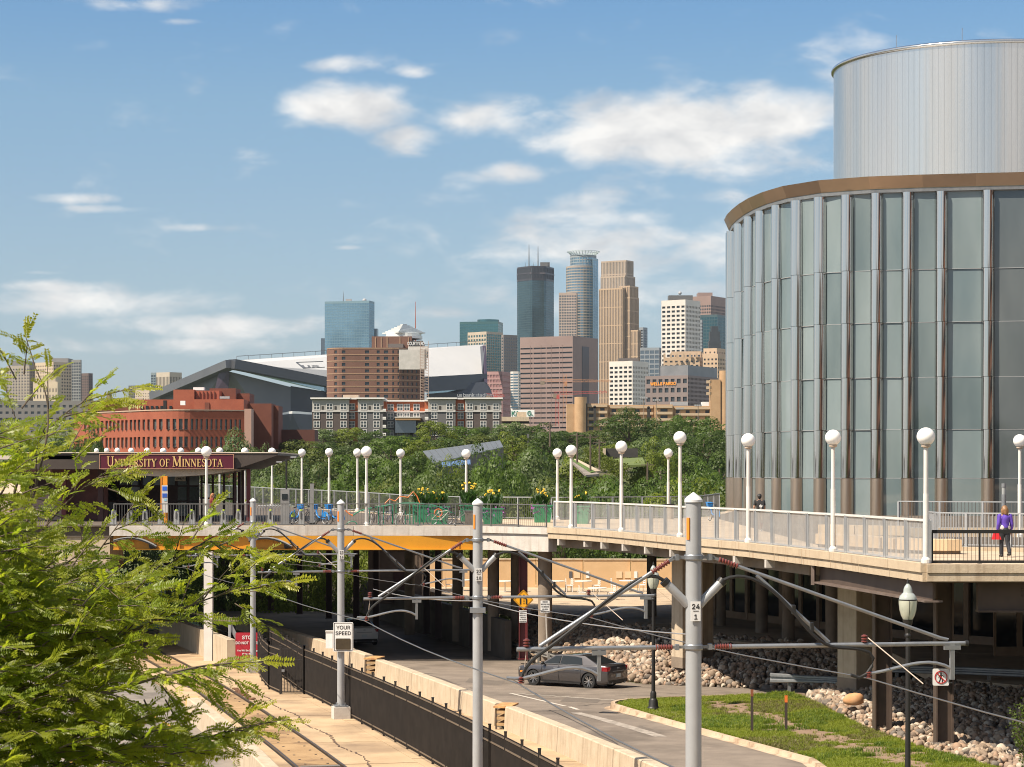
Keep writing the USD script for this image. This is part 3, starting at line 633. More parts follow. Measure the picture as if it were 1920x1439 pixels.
def along(pts, s0, s1):
    ls = LineString(pts); ss = sorted({s0, s1} | {ls.project(Point(*p)) for p in pts if s0 < ls.project(Point(*p)) < s1}); return [np.array(ls.interpolate(s).coords[0]) for s in ss]
def lip(pts, z0, z1, out, inn, m=None):
    """A band of cast edge along a polyline: from inn metres inside to out metres outside of it, z0..z1."""
    m = m or MB(); p = np.array(pts); t = np.gradient(p, axis=0); t /= np.linalg.norm(t, axis=1, keepdims=True); n = np.column_stack([t[:, 1], -t[:, 0]])
    for k in range(len(p) - 1):
        q = [p[k] + n[k] * out, p[k + 1] + n[k + 1] * out, p[k + 1] - n[k + 1] * inn, p[k] - n[k] * inn]
        m.hexa([np.append(c, z0) for c in q] + [np.append(c, z1) for c in q])
    return m
edge = LineString(FE); sY0, sY1, sEnd = edge.project(Point(*FE[0])), edge.project(Point(*FE[4])), edge.length
def edge_run(a, b, step=1.2): return [np.array(edge.interpolate(s).coords[0]) for s in np.linspace(a, b, max(2, int((b - a) / step) + 1))]
sG = edge.project(Point(X_(893, 116), 116.2))
for a, b in zip(np.linspace(sY0, sG, 4)[:-1], np.linspace(sY0, sG, 4)[1:]):
    obj('fascia_panel', lip(edge_run(a + .02, b - .02, 4), ZD - .47, ZD + .03, .12, .5), conc_pale, dk)
obj('fascia_panel', lip(edge_run(sG + .02, sY1, 2), ZD - .30, ZD + .03, .12, .5), conc_pale, dk)
obj('end_beam', lip(edge_run(sG + .05, sY1 - .05, 2), ZD - 1.18, ZD - .31, .02, .6), conc_pale, dk, label='pale concrete end beam beside the yellow girder')
cuts = np.linspace(sY1 + .02, sEnd, 15)
for a, b in zip(cuts[:-1], cuts[1:]):
    obj('fascia_panel', lip(edge_run(a + .02, b - .015), ZD - .22, ZD + .05, .16, .5), conc_rust, dk)
    obj('fascia_panel', lip(edge_run(a + .02, b - .015), ZD - .50, ZD - .23, .10, .5), conc_rust, dk)
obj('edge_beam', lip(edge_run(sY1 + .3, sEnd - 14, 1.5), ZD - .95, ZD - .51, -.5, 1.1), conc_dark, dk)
for s in (sY1 + 1.2, sY1 + 4.0, sY1 + 6.5, sY1 + 9.6, sY1 + 13.2, sY1 + 17.0, sY1 + 20.8, sY1 + 24.5, sY1 + 28.4):
    p = np.array(edge.interpolate(s).coords[0]); q = np.array(edge.interpolate(s + .2).coords[0]); d = q - p; obj('corbel', MB().box((p[0] + .05, p[1] + .05, ZD - .66), (.22, .35, .30), math.atan2(d[1], d[0])), conc_pale, dk)
cx, cy = FE[-1]
for k in range(9):
    xa = cx + .02 + k * 4.0
    obj('fascia_panel', MB().box((xa + 1.98, cy + .1, ZD - .10), (3.95, .5, .26)), conc, dk); obj('fascia_panel', MB().box((xa + 1.98, cy + .14, ZD - .36), (3.95, .5, .25)), conc, dk)
# dark steel below the near corner
sb = thing('steel_beam', 'dark brown steel edge beam hanging under the deck near its corner', 'beam', (*edge.interpolate(sEnd - 12).coords[0], ZD - .9))
rn = edge_run(sEnd - 12.2, sEnd - .2, 12)
obj('web', lip(rn, ZD - 1.08, ZD - .53, -.28, .34), brown_steel, sb, world=True); obj('flange', lip(rn, ZD - 1.14, ZD - 1.08, -.02, .6), M('steel_flange', (.16, .12, .10), (.11, .08, .065), 2, .5), sb, world=True)
e0 = rn[0]; obj('end_plate', MB().box((e0[0] + .05, e0[1], ZD - .86), (.12, .35, .68), -.3), M('steel_flange'  , (0, 0, 0)), sb, world=True)
sb = thing('steel_beam', 'deep dark brown steel girder under the deck at the right', 'beam', (cx + 1.3, cy + .6, ZD - 1.2))
obj('web', MB().box((cx + 15.2, cy + .75, ZD - .95), (27, .25, .90)), brown_steel, sb, world=True); obj('flange', MB().box((cx + 15.2, cy + .75, ZD - 1.43), (27, .5, .06)), brown_steel, sb, world=True)
m = MB()
for i in range(2):
    for k in range(4): m.ball((X_(1912 + 8 * i, 68.5), cy + .61, ZD - .75 - .07 * k), .022, 1)
obj('bolts', m, brown_steel, sb, world=True, kind='stuff')
# yellow girder over road and track
gd = thing('bridge_girder', 'yellow painted steel plate girder spanning the tracks and the road', 'girder', (*FE[0], ZD - 1.25))
gp = edge_run(sY0 + .2, sG, 50)
obj('web', lip(gp, ZD - 1.14, ZD - .475, -.10, .15), yellow_steel, gd, world=True); obj('flange', lip(gp, ZD - 1.20, ZD - 1.14, .06, .32), yellow_steel, gd, world=True)
for k in range(8):
    p = np.array(edge.interpolate(sY0 + 1.2 + (sG - sY0 - 2) * k / 7).coords[0]); obj('stiffener', MB().box((p[0], p[1] + .04, ZD - .81), (.03, .14, .65)), yellow_steel, gd, world=True)
for xa, lab in ((218, 'curved black canopy bracket on the yellow girder, at its left end'), (470, 'curved black canopy bracket on the yellow girder behind the fourth pole')):
    xa, xb = X_(xa, 115.9), X_(xa + 80, 115.9); t = thing('canopy_bracket', lab, 'bracket', (xa, 115.6, ZD - 1.0)); mm, mt = MB(), MB(); K = 12
    for k in range(K):
        u0, u1 = k / K, (k + 1) / K; z = lambda u: ZD - .86 + .42 * math.sin(math.pi * (.12 + .78 * u)) - .28 * u
        A, B = (xa + (xb - xa) * u0, z(u0)), (xa + (xb - xa) * u1, z(u1))
        for mb, d0, d1 in ((mm, -.08, 0.0), (mt, .004, .045)):
            mb.hexa([(A[0], 115.0, A[1] + d0), (B[0], 115.0, B[1] + d0), (B[0], 115.85, B[1] + d0), (A[0], 115.85, A[1] + d0), (A[0], 115.0, A[1] + d1), (B[0], 115.0, B[1] + d1), (B[0], 115.85, B[1] + d1), (A[0], 115.85, A[1] + d1)])
    obj('curved_arm', mm, black_metal, t, world=True); obj('cover', mt, pole_grey, t, world=True)
    obj('bracket_block', MB().box((xb - .22, 115.4, ZD - .98), (.36, .5, .20)).box((xb - .32, 115.5, ZD - 1.1), (.14, .3, .14)), black_metal, t, world=True)
# cross beams under the deck between girders (seen dark from below)
for Yb in (119, 124, 129): single('cross_beam', MB().box((-9.8, Yb, ZD - .85), (22, .35, .55)), brown_steel, {119: 'first dark steel cross beam under the deck behind the yellow girder', 124: 'second dark steel cross beam under the deck behind the yellow girder', 129: 'third dark steel cross beam under the deck behind the yellow girder'}[Yb], 'beam')
# abutment at the left
ab = thing('abutment', 'beige concrete abutment block at the left end of the yellow girder', 'abutment', (-27, 116, 0))
obj('upper_block', MB().box((-27.2, 117.6, ZD - .95), (12.9, 4, 1.9)), conc, ab, world=True); obj('shelf', MB().box((-27.2, 117.4, ZD - 2.1), (12.9, 4.6, .35)), conc_dark, ab, world=True); obj('lower_beam', MB().box((-30, 117.9, ZD - 2.65), (12, 4, .7)), conc, ab, world=True)
for x in (-34, -29.5, -25): obj('pier', MB().box((x, 118.5, 1.6), (.9, 1.2, 4.9)), conc, ab, world=True)

# ------------------------------------------------------------------ columns under the deck
def column(px, Y, w, kind, label, z0=None, z1=None):
    z0 = (zg(Y) - .1 if z0 is None else z0); z1 = ZD - .5 if z1 is None else z1
    x = X_(px, Y)
    if kind == 'round':
        t = thing('bridge_column', label, 'column', (x, Y, z0)); H = z1 - z0
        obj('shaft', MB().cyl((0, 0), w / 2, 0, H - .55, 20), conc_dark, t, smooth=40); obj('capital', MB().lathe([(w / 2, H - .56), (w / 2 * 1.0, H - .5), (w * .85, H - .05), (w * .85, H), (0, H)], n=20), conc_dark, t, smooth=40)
    elif kind == 'square':
        t = thing('bridge_column', label, 'column', (x, Y, z0)); H = z1 - z0
        obj('shaft', MB().box((0, 0, H / 2), (w, w * 1.1, H), .5), conc, t); obj('base_course', MB().box((0, 0, .25), (w + .03, w * 1.1 + .03, .5), .5), conc_dark, t)
    else:
        mt = {'steel': brown_steel, 'red': maroon, 'maroon': maroon_dark}[kind]
        t = thing('steel_post', label, 'post', (x, Y, z0)); H = z1 - z0
        obj('web', MB().box((0, 0, H / 2), (w * .9, .05, H)), mt, t); obj('flange', MB().box((-w / 2, 0, H / 2), (.05, w, H)), mt, t); obj('flange', MB().box((w / 2, 0, H / 2), (.05, w, H)), mt, t); obj('base_plate', MB().box((0, 0, .02), (w + .15, w + .15, .04)), mt, t)
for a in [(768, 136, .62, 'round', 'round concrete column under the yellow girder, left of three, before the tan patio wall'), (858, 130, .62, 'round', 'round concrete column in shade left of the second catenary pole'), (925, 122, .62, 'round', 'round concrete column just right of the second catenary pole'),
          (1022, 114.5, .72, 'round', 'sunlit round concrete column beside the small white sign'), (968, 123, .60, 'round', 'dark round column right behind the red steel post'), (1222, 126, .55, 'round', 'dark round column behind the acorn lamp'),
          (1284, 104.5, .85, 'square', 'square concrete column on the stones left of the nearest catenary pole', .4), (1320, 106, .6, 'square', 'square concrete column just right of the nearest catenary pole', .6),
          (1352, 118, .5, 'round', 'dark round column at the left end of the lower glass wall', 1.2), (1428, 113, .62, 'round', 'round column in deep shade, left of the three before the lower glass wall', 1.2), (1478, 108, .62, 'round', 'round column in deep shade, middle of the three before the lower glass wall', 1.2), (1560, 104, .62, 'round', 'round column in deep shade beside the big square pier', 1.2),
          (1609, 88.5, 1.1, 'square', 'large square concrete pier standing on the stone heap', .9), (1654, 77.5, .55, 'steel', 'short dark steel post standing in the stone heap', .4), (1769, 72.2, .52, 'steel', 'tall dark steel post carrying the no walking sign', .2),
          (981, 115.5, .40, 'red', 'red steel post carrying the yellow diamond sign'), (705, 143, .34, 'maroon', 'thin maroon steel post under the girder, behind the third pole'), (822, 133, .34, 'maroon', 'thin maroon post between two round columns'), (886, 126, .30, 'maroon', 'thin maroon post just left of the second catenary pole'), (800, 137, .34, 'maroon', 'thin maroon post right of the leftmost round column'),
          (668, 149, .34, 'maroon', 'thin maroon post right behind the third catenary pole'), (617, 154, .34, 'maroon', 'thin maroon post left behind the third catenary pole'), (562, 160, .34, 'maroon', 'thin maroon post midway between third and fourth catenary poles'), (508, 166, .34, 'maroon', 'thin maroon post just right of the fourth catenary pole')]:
    column(*a)
# white steel post with bracket, and sloping white brace at the left
t = thing('white_column', 'white steel column with a sloping brace left of the fourth pole', 'column', (X_(391, 113), 113, -.1))
obj('shaft', MB().box((0, 0, 2.8), (.42, .42, 5.6)), white_paint, t); obj('brace', MB().bar((1.0, .2, 2.0), (2.0, .4, .0), .3, .2), pole_grey, t); obj('rail', MB().bar((.2, 0, 2.2), (1.5, .2, 2.1), .12, .3), conc_dark, t); obj('rail_post', MB().box((1.05, .1, 1.0), (.14, .14, 2.2)), pole_grey, t)

# ------------------------------------------------------------------ railings
def railing(name, label, pts, h, bay, pick, post_m, pick_m, zf=zd, pw=.05, post=.06, low=.09, double=False, top=(.06, .05), cat='railing', topm=None, group=None):
    pts = [tuple(p[:2]) for p in pts]; ls = LineString(pts); n = max(1, round(ls.length / bay)); at = lambda s: np.array(ls.interpolate(min(max(s, 0), ls.length)).coords[0])
    o = at(0); t = thing(name, label, cat, (*o, float(zf(*o))), group=group)
    W = lambda p, z: np.array([p[0], p[1], float(zf(p[0], p[1])) + z])
    for k in range(n + 1):
        s = ls.length * k / n
        for d in ((-.09, .09) if double and 0 < k < n else (0,)):
            p = at(s + d); q = at(s + d + .05); an = math.atan2(*(q - at(s + d - .05))[::-1])
            obj('post', MB().box(W(p, h / 2), (post, post * 1.6, h), an), post_m, t, world=True)
            obj('foot', MB().box(W(p, .02), (post * 2.4, post * 3, .04), an), post_m, t, world=True)
        if k == n: break
        ss = np.linspace(s, ls.length * (k + 1) / n, 4); mt, ml = MB(), MB()
        for a, b in zip(ss[:-1], ss[1:]):
            A, B = at(a), at(b); mt.bar(W(A, h), W(B, h), *top); ml.bar(W(A, low), W(B, low), top[0] * .8, top[1] * .8)
        obj('top_rail', mt, topm or post_m, t, world=True); obj('bottom_rail', ml, post_m, t, world=True)
        m = MB(); c = int((ss[-1] - ss[0]) / pick)
        for i in range(1, c):
            p = at(ss[0] + (ss[-1] - ss[0]) * i / c); m.bar(W(p, low), W(p, h - .02), pw * .45, pw, up=(0, 1, 0))
        obj('pickets', m, pick_m, t, world=True, kind='stuff')
    return t
inset = lambda pts, d: list(LineString(pts).parallel_offset(d, 'left').coords)
e1 = edge_run(sY0 + .2, sY1 - .2, 2.0); e2 = edge_run(sY1 + .2, sEnd - .15, 1.5)
railing('deck_railing', 'dark grey picket railing along the deck above the yellow girder', [p + (0, .18) for p in e1], 1.17, 1.9, .135, rail_dark, rail_dark, pw=.035, post=.045)
railing('deck_railing', 'pale grey panelled railing along the curving right half of the deck edge', [p + (.17, .08) for p in e2], 1.34, 2.15, .125, rail_grey, M('picket_pale', (.50, .49, .47), (.43, .42, .41), 3, .5, .2), pw=.045, post=.07, double=True, top=(.10, .07), topm=white_paint)
railing('back_railing', 'grey picket railing along the far side of the deck', [(13.6, 147), (12, 141)] + [tuple(p + (.1, .25)) for p in BL[:10]], 1.32, 2.2, .13, rail_grey, rail_dark, pw=.04, post=.06)
railing('back_railing', 'distant railing along the bridge behind the station', [tuple(p + (.1, .25)) for p in BL[9:]], 1.32, 4.0, .30, rail_grey, rail_dark, pw=.05, post=.07)
bx = X_(1748, 67.9)
railing('black_railing', 'black picket railing on the deck edge at the right', [(bx, 67.95), (bx + 26, 67.95)], 1.0, 1.46, .117, black_metal, black_metal, pw=.022, post=.05, top=(.07, .10))
railing('ramp_railing', 'grey picket railing curling round the ramp behind the woman', [(X_(1752, 82), 83.0), (X_(1762, 80.5), 81.2), (X_(1800, 80), 80.2), (X_(1860, 80), 79.6), (X_(1925, 79), 79.0), (24, 78)], 1.22, 1.6, .13, rail_grey, rail_grey, pw=.06, post=.08, zf=lambda x, y: ZD + .12)
railing('ramp_railing', 'grey picket railing along the far side of the ramp', [(X_(1687, 100), 100.3), (X_(1720, 99.6), 99.8), (X_(1800, 99), 99.2), (X_(1930, 98), 98), (30, 97)], 1.25, 2.0, .15, rail_grey, rail_dark, pw=.05, post=.08, zf=lambda x, y: ZD + .25)
# ramp kerb walls
t = thing('ramp_wall', 'low tan concrete ramp wall at the foot of the grey railings', 'wall', (16, 84, ZD))
obj('wall_run', MB().bar((X_(1650, 96), 96, ZD + .20), (X_(1935, 95), 95, ZD + .24), .3, .42), conc, t, world=True); obj('wall_run', MB().bar((X_(1803, 80), 79.9, ZD + .06), (X_(1940, 79), 78.7, ZD + .06), .3, .16), conc, t, world=True)
# long curved benches
def bench(name, label, pts, w, h, mat_, seg):
    ls = LineString(pts); t = thing(name, label, 'bench', (*pts[0], ZD))
    for k in range(seg):
        ss = np.linspace(ls.length * k / seg + .012, ls.length * (k + 1) / seg - .012, 6); p = [np.array(ls.interpolate(s).coords[0]) for s in ss]
        m = lip(p, ZD + .12, ZD + h, w / 2, w / 2); obj('seat_block', m, mat_, t, world=True)
        obj('plinth', lip(p, ZD, ZD + .13, w / 2 - .12, w / 2 - .12), conc_dark, t, world=True)
    return t
bm = M('bench_tan', (.55, .40, .24), (.62, .46, .29), 1, .7)
bench('curved_bench', 'long tan curved stone bench behind the pale railing', [(X_(1548, 98), 98.0), (X_(1590, 97), 96.6), (X_(1640, 96), 95.6), (X_(1702, 95), 95)], .8, .52, bm, 4)
def arc(c, r, a0, a1, n=14): return [(c[0] + r * math.cos(a), c[1] + r * math.sin(a)) for a in np.linspace(a0, a1, n)]
bench('curved_bench', 'round ended tan bench behind the black railing', [(X_(1560, 83), 84.2), (X_(1640, 80), 80.6), (X_(1700, 78), 78.0), (X_(1755, 77), 76.9), (X_(1795, 77), 77.0)], 1.0, .50, bm, 4)
# bollard light
t = thing('bollard_light', 'grey cylindrical bollard light behind the ramp railing', 'bollard', (X_(1882, 97), 97, ZD + .3))
obj('tube', MB().cyl((0, 0), .10, 0, 1.55, 14), steel_galv, t, smooth=40); obj('lens', MB().cyl((0, 0), .085, 1.55, 1.85, 14), M('lens_grey', (.30, .31, .31), None, rough=.2), t, smooth=40); obj('cap', MB().cyl((0, 0), .10, 1.85, 2.02, 14), steel_galv, t, smooth=40)

# ------------------------------------------------------------------ globe lamps
def globe_lamp(px, py, Y, zbase, r, pw, label, group, x=None):
    X = X_(px, Y) if x is None else x; zc = Z_(py, Y); H = zc - zbase
    t = thing('globe_lamp', label, 'street lamp', (X, Y, zbase), group=group)
    obj('base_plate', MB().box((0, 0, .025), (.34, .34, .05)).lathe([(pw * 1.7, .05), (pw * 1.7, .16), (pw, .24)], n=12), white_paint, t)
    obj('post', MB().lathe([(pw, .05), (pw, H * .55), (pw * .85, H * .56), (pw * .8, H - r * .9)], n=12), white_paint, t, smooth=50)
    obj('collar', MB().lathe([(pw, H - r - .06), (pw * 1.7, H - r - .03), (pw * 1.7, H - r + .03)], n=12), M('collar_rust', (.45, .36, .28), None, rough=.6), t, smooth=50)
    obj('globe', MB().ball((0, 0, H), r, 3), globe_white, t, smooth=True)
front = [(387, 847, 'before the station sign'), (687, 847, 'at the dragon bike rack'), (1071, 845, 'beside the last planter'), (1165, 838, 'over the middle of the rusty edge'), (1275, 821, 'just left of the nearest catenary pole'), (1403, 826, 'beside the walking man'), (1562, 821, 'before the glass hall, midway along the pale railing'), (1736, 819, 'at the corner where black railing starts')]
for px, py, lab in front:
    Y = float(np.interp(px, [f[0] for f in fe], FE[:, 1])) + .25
    globe_lamp(px, py, Y, ZD, .275, .085, 'white globe lamp on deck edge ' + lab, 'globe lamps along the near deck edge')
globe_lamp(1912, 827, 95, ZD, .275, .085, 'white globe lamp right of the woman by the frame edge', 'globe lamps along the near deck edge')
ords = ['first', 'second', 'third', 'fourth', 'fifth', 'sixth', 'seventh', 'eighth', 'ninth', 'tenth', 'eleventh', 'twelfth', 'thirteenth', 'fourteenth', 'fifteenth', 'sixteenth', 'seventeenth', 'eighteenth', 'nineteenth', 'twentieth']
for k, (px, py, Y) in enumerate(backlamps):
    globe_lamp(px, py, Y, float(zd(0, Y)), .275, .085, f'{ords[k]} white globe lamp from the right along the far deck railing', 'globe lamps along the far railing')

# ------------------------------------------------------------------ glass hall
from scipy.interpolate import splprep, splev
hp = np.array([(24, 171), (18.6, 166), (15.9, 160), (15.45, 153.5), (15.75, 147), (16.7, 141.4), (18.6, 137.3), (21.4, 135.3), (24.4, 134.4), (30.4, 133.2), (40, 132), (52, 134), (58, 142), (60, 155), (50, 171)])
tck, _ = splprep(hp.T, s=0, k=3); HC = np.array(splev(np.linspace(0, 1, 900), tck)).T
hall_s = np.r_[0, np.cumsum(np.linalg.norm(np.diff(HC, axis=0), axis=1))]
def hat(s):
    p = np.array([np.interp(s, hall_s, HC[:, 0]), np.interp(s, hall_s, HC[:, 1])]); q = np.array([np.interp(s + .05, hall_s, HC[:, 0]), np.interp(s + .05, hall_s, HC[:, 1])]); d = (q - p) / np.linalg.norm(q - p)
    return p, d, np.array([d[1], -d[0]])
pxs = HC[:, 0] / HC[:, 1] * F + 960; i0 = int(np.argmin(pxs)); s_of = lambda px: float(np.interp(px, pxs[i0:i0 + 500], hall_s[i0:i0 + 500]))
ZT = 26.3; zl = [Z_(y, 134.5) for y in (974, 897, 806, 708, 605, 506)] + [ZT]
zl[0] = ZD
chrome = M('polished_steel', (.60, .585, .56), None, rough=.06, metal=1.0); chrome_low = M('brushed_bronze_steel', (.42, .34, .27), (.50, .41, .33), 3, .32, .9, stretch=(1, 1, .1))
def pane_mat(name, c, c2, rough):
    n = {"g": ("geometry", {}), "mp": ("mapping", {"scale": (.5, .5, .14)}), "nz": ("noise_texture", {"scale": 1.0, "detail": 3.0}), "r": ("rgb_ramp", {"ramp": [(.35, c), (.65, c2)]}), "p": ("principled_bsdf", {"roughness": rough, "specular_ior_level": .75}),
         "n2": ("noise_texture", {"scale": .35, "detail": 1.0}), "b": ("bump", {"strength": .06, "distance": .2})}
    return usdkit.material(stage, '/World/Looks/' + name, n, [("g.position", "mp.vector"), ("mp.vector", "nz.vector"), ("nz.fac", "r.fac"), ("r.color", "p.base_color"), ("g.position", "n2.vector"), ("n2.fac", "b.height"), ("b.normal", "p.normal")], surface="p.BSDF")
pane_a = pane_mat('fritted_glass', (.115, .155, .165), (.16, .20, .205), .035); pane_b = pane_mat('fritted_glass_pale', (.145, .185, .19), (.19, .23, .235), .04); pane_c = pane_mat('fritted_glass_dark', (.07, .083, .088), (.10, .115, .118), .03)
pane_d = pane_mat('fritted_glass_mid', (.095, .128, .136), (.135, .17, .175), .03)
hall = thing('glass_hall', 'curved glass hall with polished steel fins and a metal drum on its roof', 'building', (30, 150, ZD))
fin_px = [1376, 1390, 1409, 1431, 1461, 1497, 1539, 1589, 1644, 1702, 1765, 1852, 1945]
fs = [s_of(p) for p in fin_px]; gap0 = .95
fs = [fs[0] - 1.1 * k for k in range(18, 0, -1)] + fs + [fs[-1] + 2.9 * k for k in range(1, 16)]
FW, FD = .80, .52
wide = lambda s: .5 + .14 * min(1, max(0, (s - fs[18]) / 12)) 
for k, s in enumerate(fs):
    p, d, n = hat(s); w = FW if k > 22 else .62
    sec = [p + d * (w / 2) * math.cos(a) * (-1) + n * FD * math.sin(a) for a in np.linspace(0, math.pi, 13)]
    for z0, z1, mt in [(zl[0], zl[1], chrome_low)] + [(zl[i], zl[i + 1], chrome) for i in range(1, 6)]:
        m = MB()
        v = [np.append(q, z0 + .012) for q in sec] + [np.append(q, z1 - .012) for q in sec]; L = len(sec); m.add(v, [(i, i + 1, L + i + 1, L + i) for i in range(L - 1)])
        obj('fin', m, mt, hall, smooth=60, world=True)
for k, (a, b) in enumerate(zip(fs[:-1], fs[1:])):
    ss = np.linspace(a, b, 2)
    for i, (z0, z1) in enumerate(zip(zl[:-1], zl[1:])):
        m = MB()
        A, _, nA = hat(ss[0]); B, _, nB = hat(ss[1]); d = B - A; A2, B2 = A + d * .02, B - d * .02; n = np.array([d[1], -d[0]]) / np.linalg.norm(d); tilt, tw = R.uniform(-.035, .035), R.uniform(-.02, .02)
        m.quad(np.append(A2, z0 + .02), np.append(B2 + n * tw, z0 + .02), np.append(B2 + n * (tilt + tw), z1 - .02), np.append(A2 + n * tilt, z1 - .02))
        obj('pane', m, pane_c if fin_px and k - 18 >= 11 else (pane_b if R.random() < .32 else pane_d if R.random() < .3 else pane_a), hall, world=True)
    for z in zl[1:]: obj('transom', MB().bar(np.append(hat(a)[0], z), np.append(hat(b)[0], z), .07, .03), pole_grey, hall, world=True)
sr = np.linspace(fs[0], fs[-1], 200)
core = MB(); c0 = [hat(s)[0] - hat(s)[2] * .12 for s in sr]
for a, b in zip(c0[:-1], c0[1:]): core.quad(np.append(a, ZD), np.append(b, ZD), np.append(b, ZT), np.append(a, ZT))
obj('inner_wall', core, M('inner_grey', (.05, .055, .055), None, rough=.8), hall, world=True)
# bronze cornice in flat segments over a bright steel gutter
bronzes = [M('bronze_cornice_' + w_, c_, tuple(x * 1.12 for x in c_), .6, .28, .8) for w_, c_ in (('mid', (.40, .30, .22)), ('pale', (.47, .355, .26)), ('deep', (.31, .23, .17)))]; step = np.arange(fs[8], fs[-1], 3.1)
def corn(s, o): p, d, n = hat(s); return p + n * o
for a, b in zip(step[:-1], step[1:]):
    A = [np.append(corn(a, .30), ZT + .25), np.append(corn(b, .30), ZT + .25), np.append(corn(b, .62), ZT + .98), np.append(corn(a, .62), ZT + .98)]
    m = MB().quad(*A).quad(A[3], A[2], np.append(corn(b, -.6), ZT + .98), np.append(corn(a, -.6), ZT + .98)).quad(np.append(corn(a, .1), ZT + .25), np.append(corn(b, .1), ZT + .25), A[1], A[0])
    obj('cornice_panel', m, R.choice(bronzes), hall, world=True)
    m = MB().quad(np.append(corn(a, .24), ZT + .02), np.append(corn(b, .24), ZT + .02), np.append(corn(b, .27), ZT + .24), np.append(corn(a, .27), ZT + .24)).quad(np.append(corn(a, -.1), ZT + .02), np.append(corn(b, -.1), ZT + .02), np.append(corn(b, .24), ZT + .02), np.append(corn(a, .24), ZT + .02))
    obj('gutter', m, steel_galv, hall, world=True)
obj('roof', MB().prism(Polygon([hat(s)[0] for s in np.linspace(fs[4], fs[-1], 120)]), ZT + .6, ZT + .95), pole_grey, hall, world=True)
# roof drum of upright metal sheets
drum_m = M('drum_steel', (.68, .635, .58), (.73, .685, .63), 1.5, .24, .95, stretch=(2, 2, .05), vary=.012); DC, DR, ZT2 = np.array([33.8, 161.2]), 10.55, 38.4
na = 150; az = np.linspace(0, 2 * math.pi, na + 1)
for k in range(na):
    a0, a1 = az[k] + .0005, az[k + 1] - .0005
    if 0.45 < (a0 + a1) / 2 < 2.7: continue
    q = [DC + DR * np.array([math.cos(a), math.sin(a)]) for a in (a0, (a0 + a1) / 2, a1)]; q[1] = DC + (q[1] - DC) * 1.0006
    m = MB(); j = R.uniform(-.010, .010); v = []
    for z in (ZT + .8, ZT2):
        for i, c in enumerate(q): v.append(np.append(c, z))
    m.add(v, [(0, 1, 4, 3), (1, 2, 5, 4)])
    obj('drum_sheet', m, drum_m, hall, smooth=True, world=True)
m = MB()
for k in range(na): a0, a1 = az[k], az[k + 1]; m.bar(np.append(DC + (DR - .03) * np.array([math.cos(a0), math.sin(a0)]), (ZT + ZT2) / 2 + .4), np.append(DC + (DR - .03) * np.array([math.cos(a1), math.sin(a1)]), (ZT + ZT2) / 2 + .4), .03, ZT2 - ZT - .9)
obj('drum_core', m, M('drum_joint', (.40, .40, .40), None, rough=.5, metal=.6), hall, world=True)
m = MB().lathe([(DR + .02, ZT2 - .02), (DR + .14, ZT2 + .0), (DR + .19, ZT2 + .07), (DR + .19, ZT2 + .15), (DR + .13, ZT2 + .23), (DR + .02, ZT2 + .27), (DR - .15, ZT2 + .27)], (*DC, 0), 120)
obj('drum_coping', m, M('coping_steel', (.6, .6, .59), None, rough=.16, metal=.95), hall, world=True, smooth=60)
obj('drum_roof', MB().cyl(DC, DR - .1, ZT2 - .1, ZT2 + .05, 60), pole_grey, hall, world=True)
for a in (-1.9, -2.35, -1.2): q = DC + DR * np.array([math.cos(a), math.sin(a)]); obj('lightning_rod', MB().cyl(q, .02, ZT2, ZT2 + 1.1, 6), steel_galv, hall, world=True)

# ------------------------------------------------------------------ lower glass wall below the deck at the right
lw = thing('lower_glass_wall', 'shaded glass wall with brown frames and doors below the deck', 'building', (19, 108, 1.4))
path = LineString([(10.8, 128), (14.5, 119), (18.2, 110.5), (22.5, 104.5), (30, 101), (60, 99)]); n = 34
tanframe = M('tan_frame', (.26, .17, .11), (.32, .22, .145), 2, .5)
for k in range(n):
    a, b = [np.array(path.interpolate(path.length * (k + j) / n).coords[0]) for j in (0, 1)]; d = (b - a) / np.linalg.norm(b - a); nn = np.array([d[1], -d[0]])
    obj('frame_post', MB().bar(np.append(a, 1.42), np.append(a, 6.1), .34 if k % 2 else .2, .3, up=(d[0], d[1], 0)), tanframe, lw, world=True)
    obj('glass_pane', MB().quad(np.append(a + d * .1, 1.8), np.append(b - d * .1, 1.8), np.append(b - d * .1, 5.2), np.append(a + d * .1, 5.2)), dark_glass, lw, world=True)
    obj('sill', MB().bar(np.append(a, 1.6), np.append(b, 1.6), .25, .4), tanframe, lw, world=True); obj('head_beam', MB().bar(np.append(a, 5.65), np.append(b, 5.65), .3, .9), tanframe, lw, world=True)
t = thing('glass_door', 'glass double door with tan frame at the right below the deck', 'door', (X_(1880, 97), 98.6, 1.42))
for sx in (0, 1.15):
    obj('door_frame', MB().box((sx, 0, 1.2), (.12, .1, 2.4)).box((sx + 1.03, 0, 1.2), (.12, .1, 2.4)).box((sx + .515, 0, 2.35), (.9, .1, .12)).box((sx + .515, 0, .2), (.9, .1, .4)), tanframe, t); obj('door_glass', MB().box((sx + .515, .02, 1.35), (.9, .02, 1.9)), dark_glass, t)
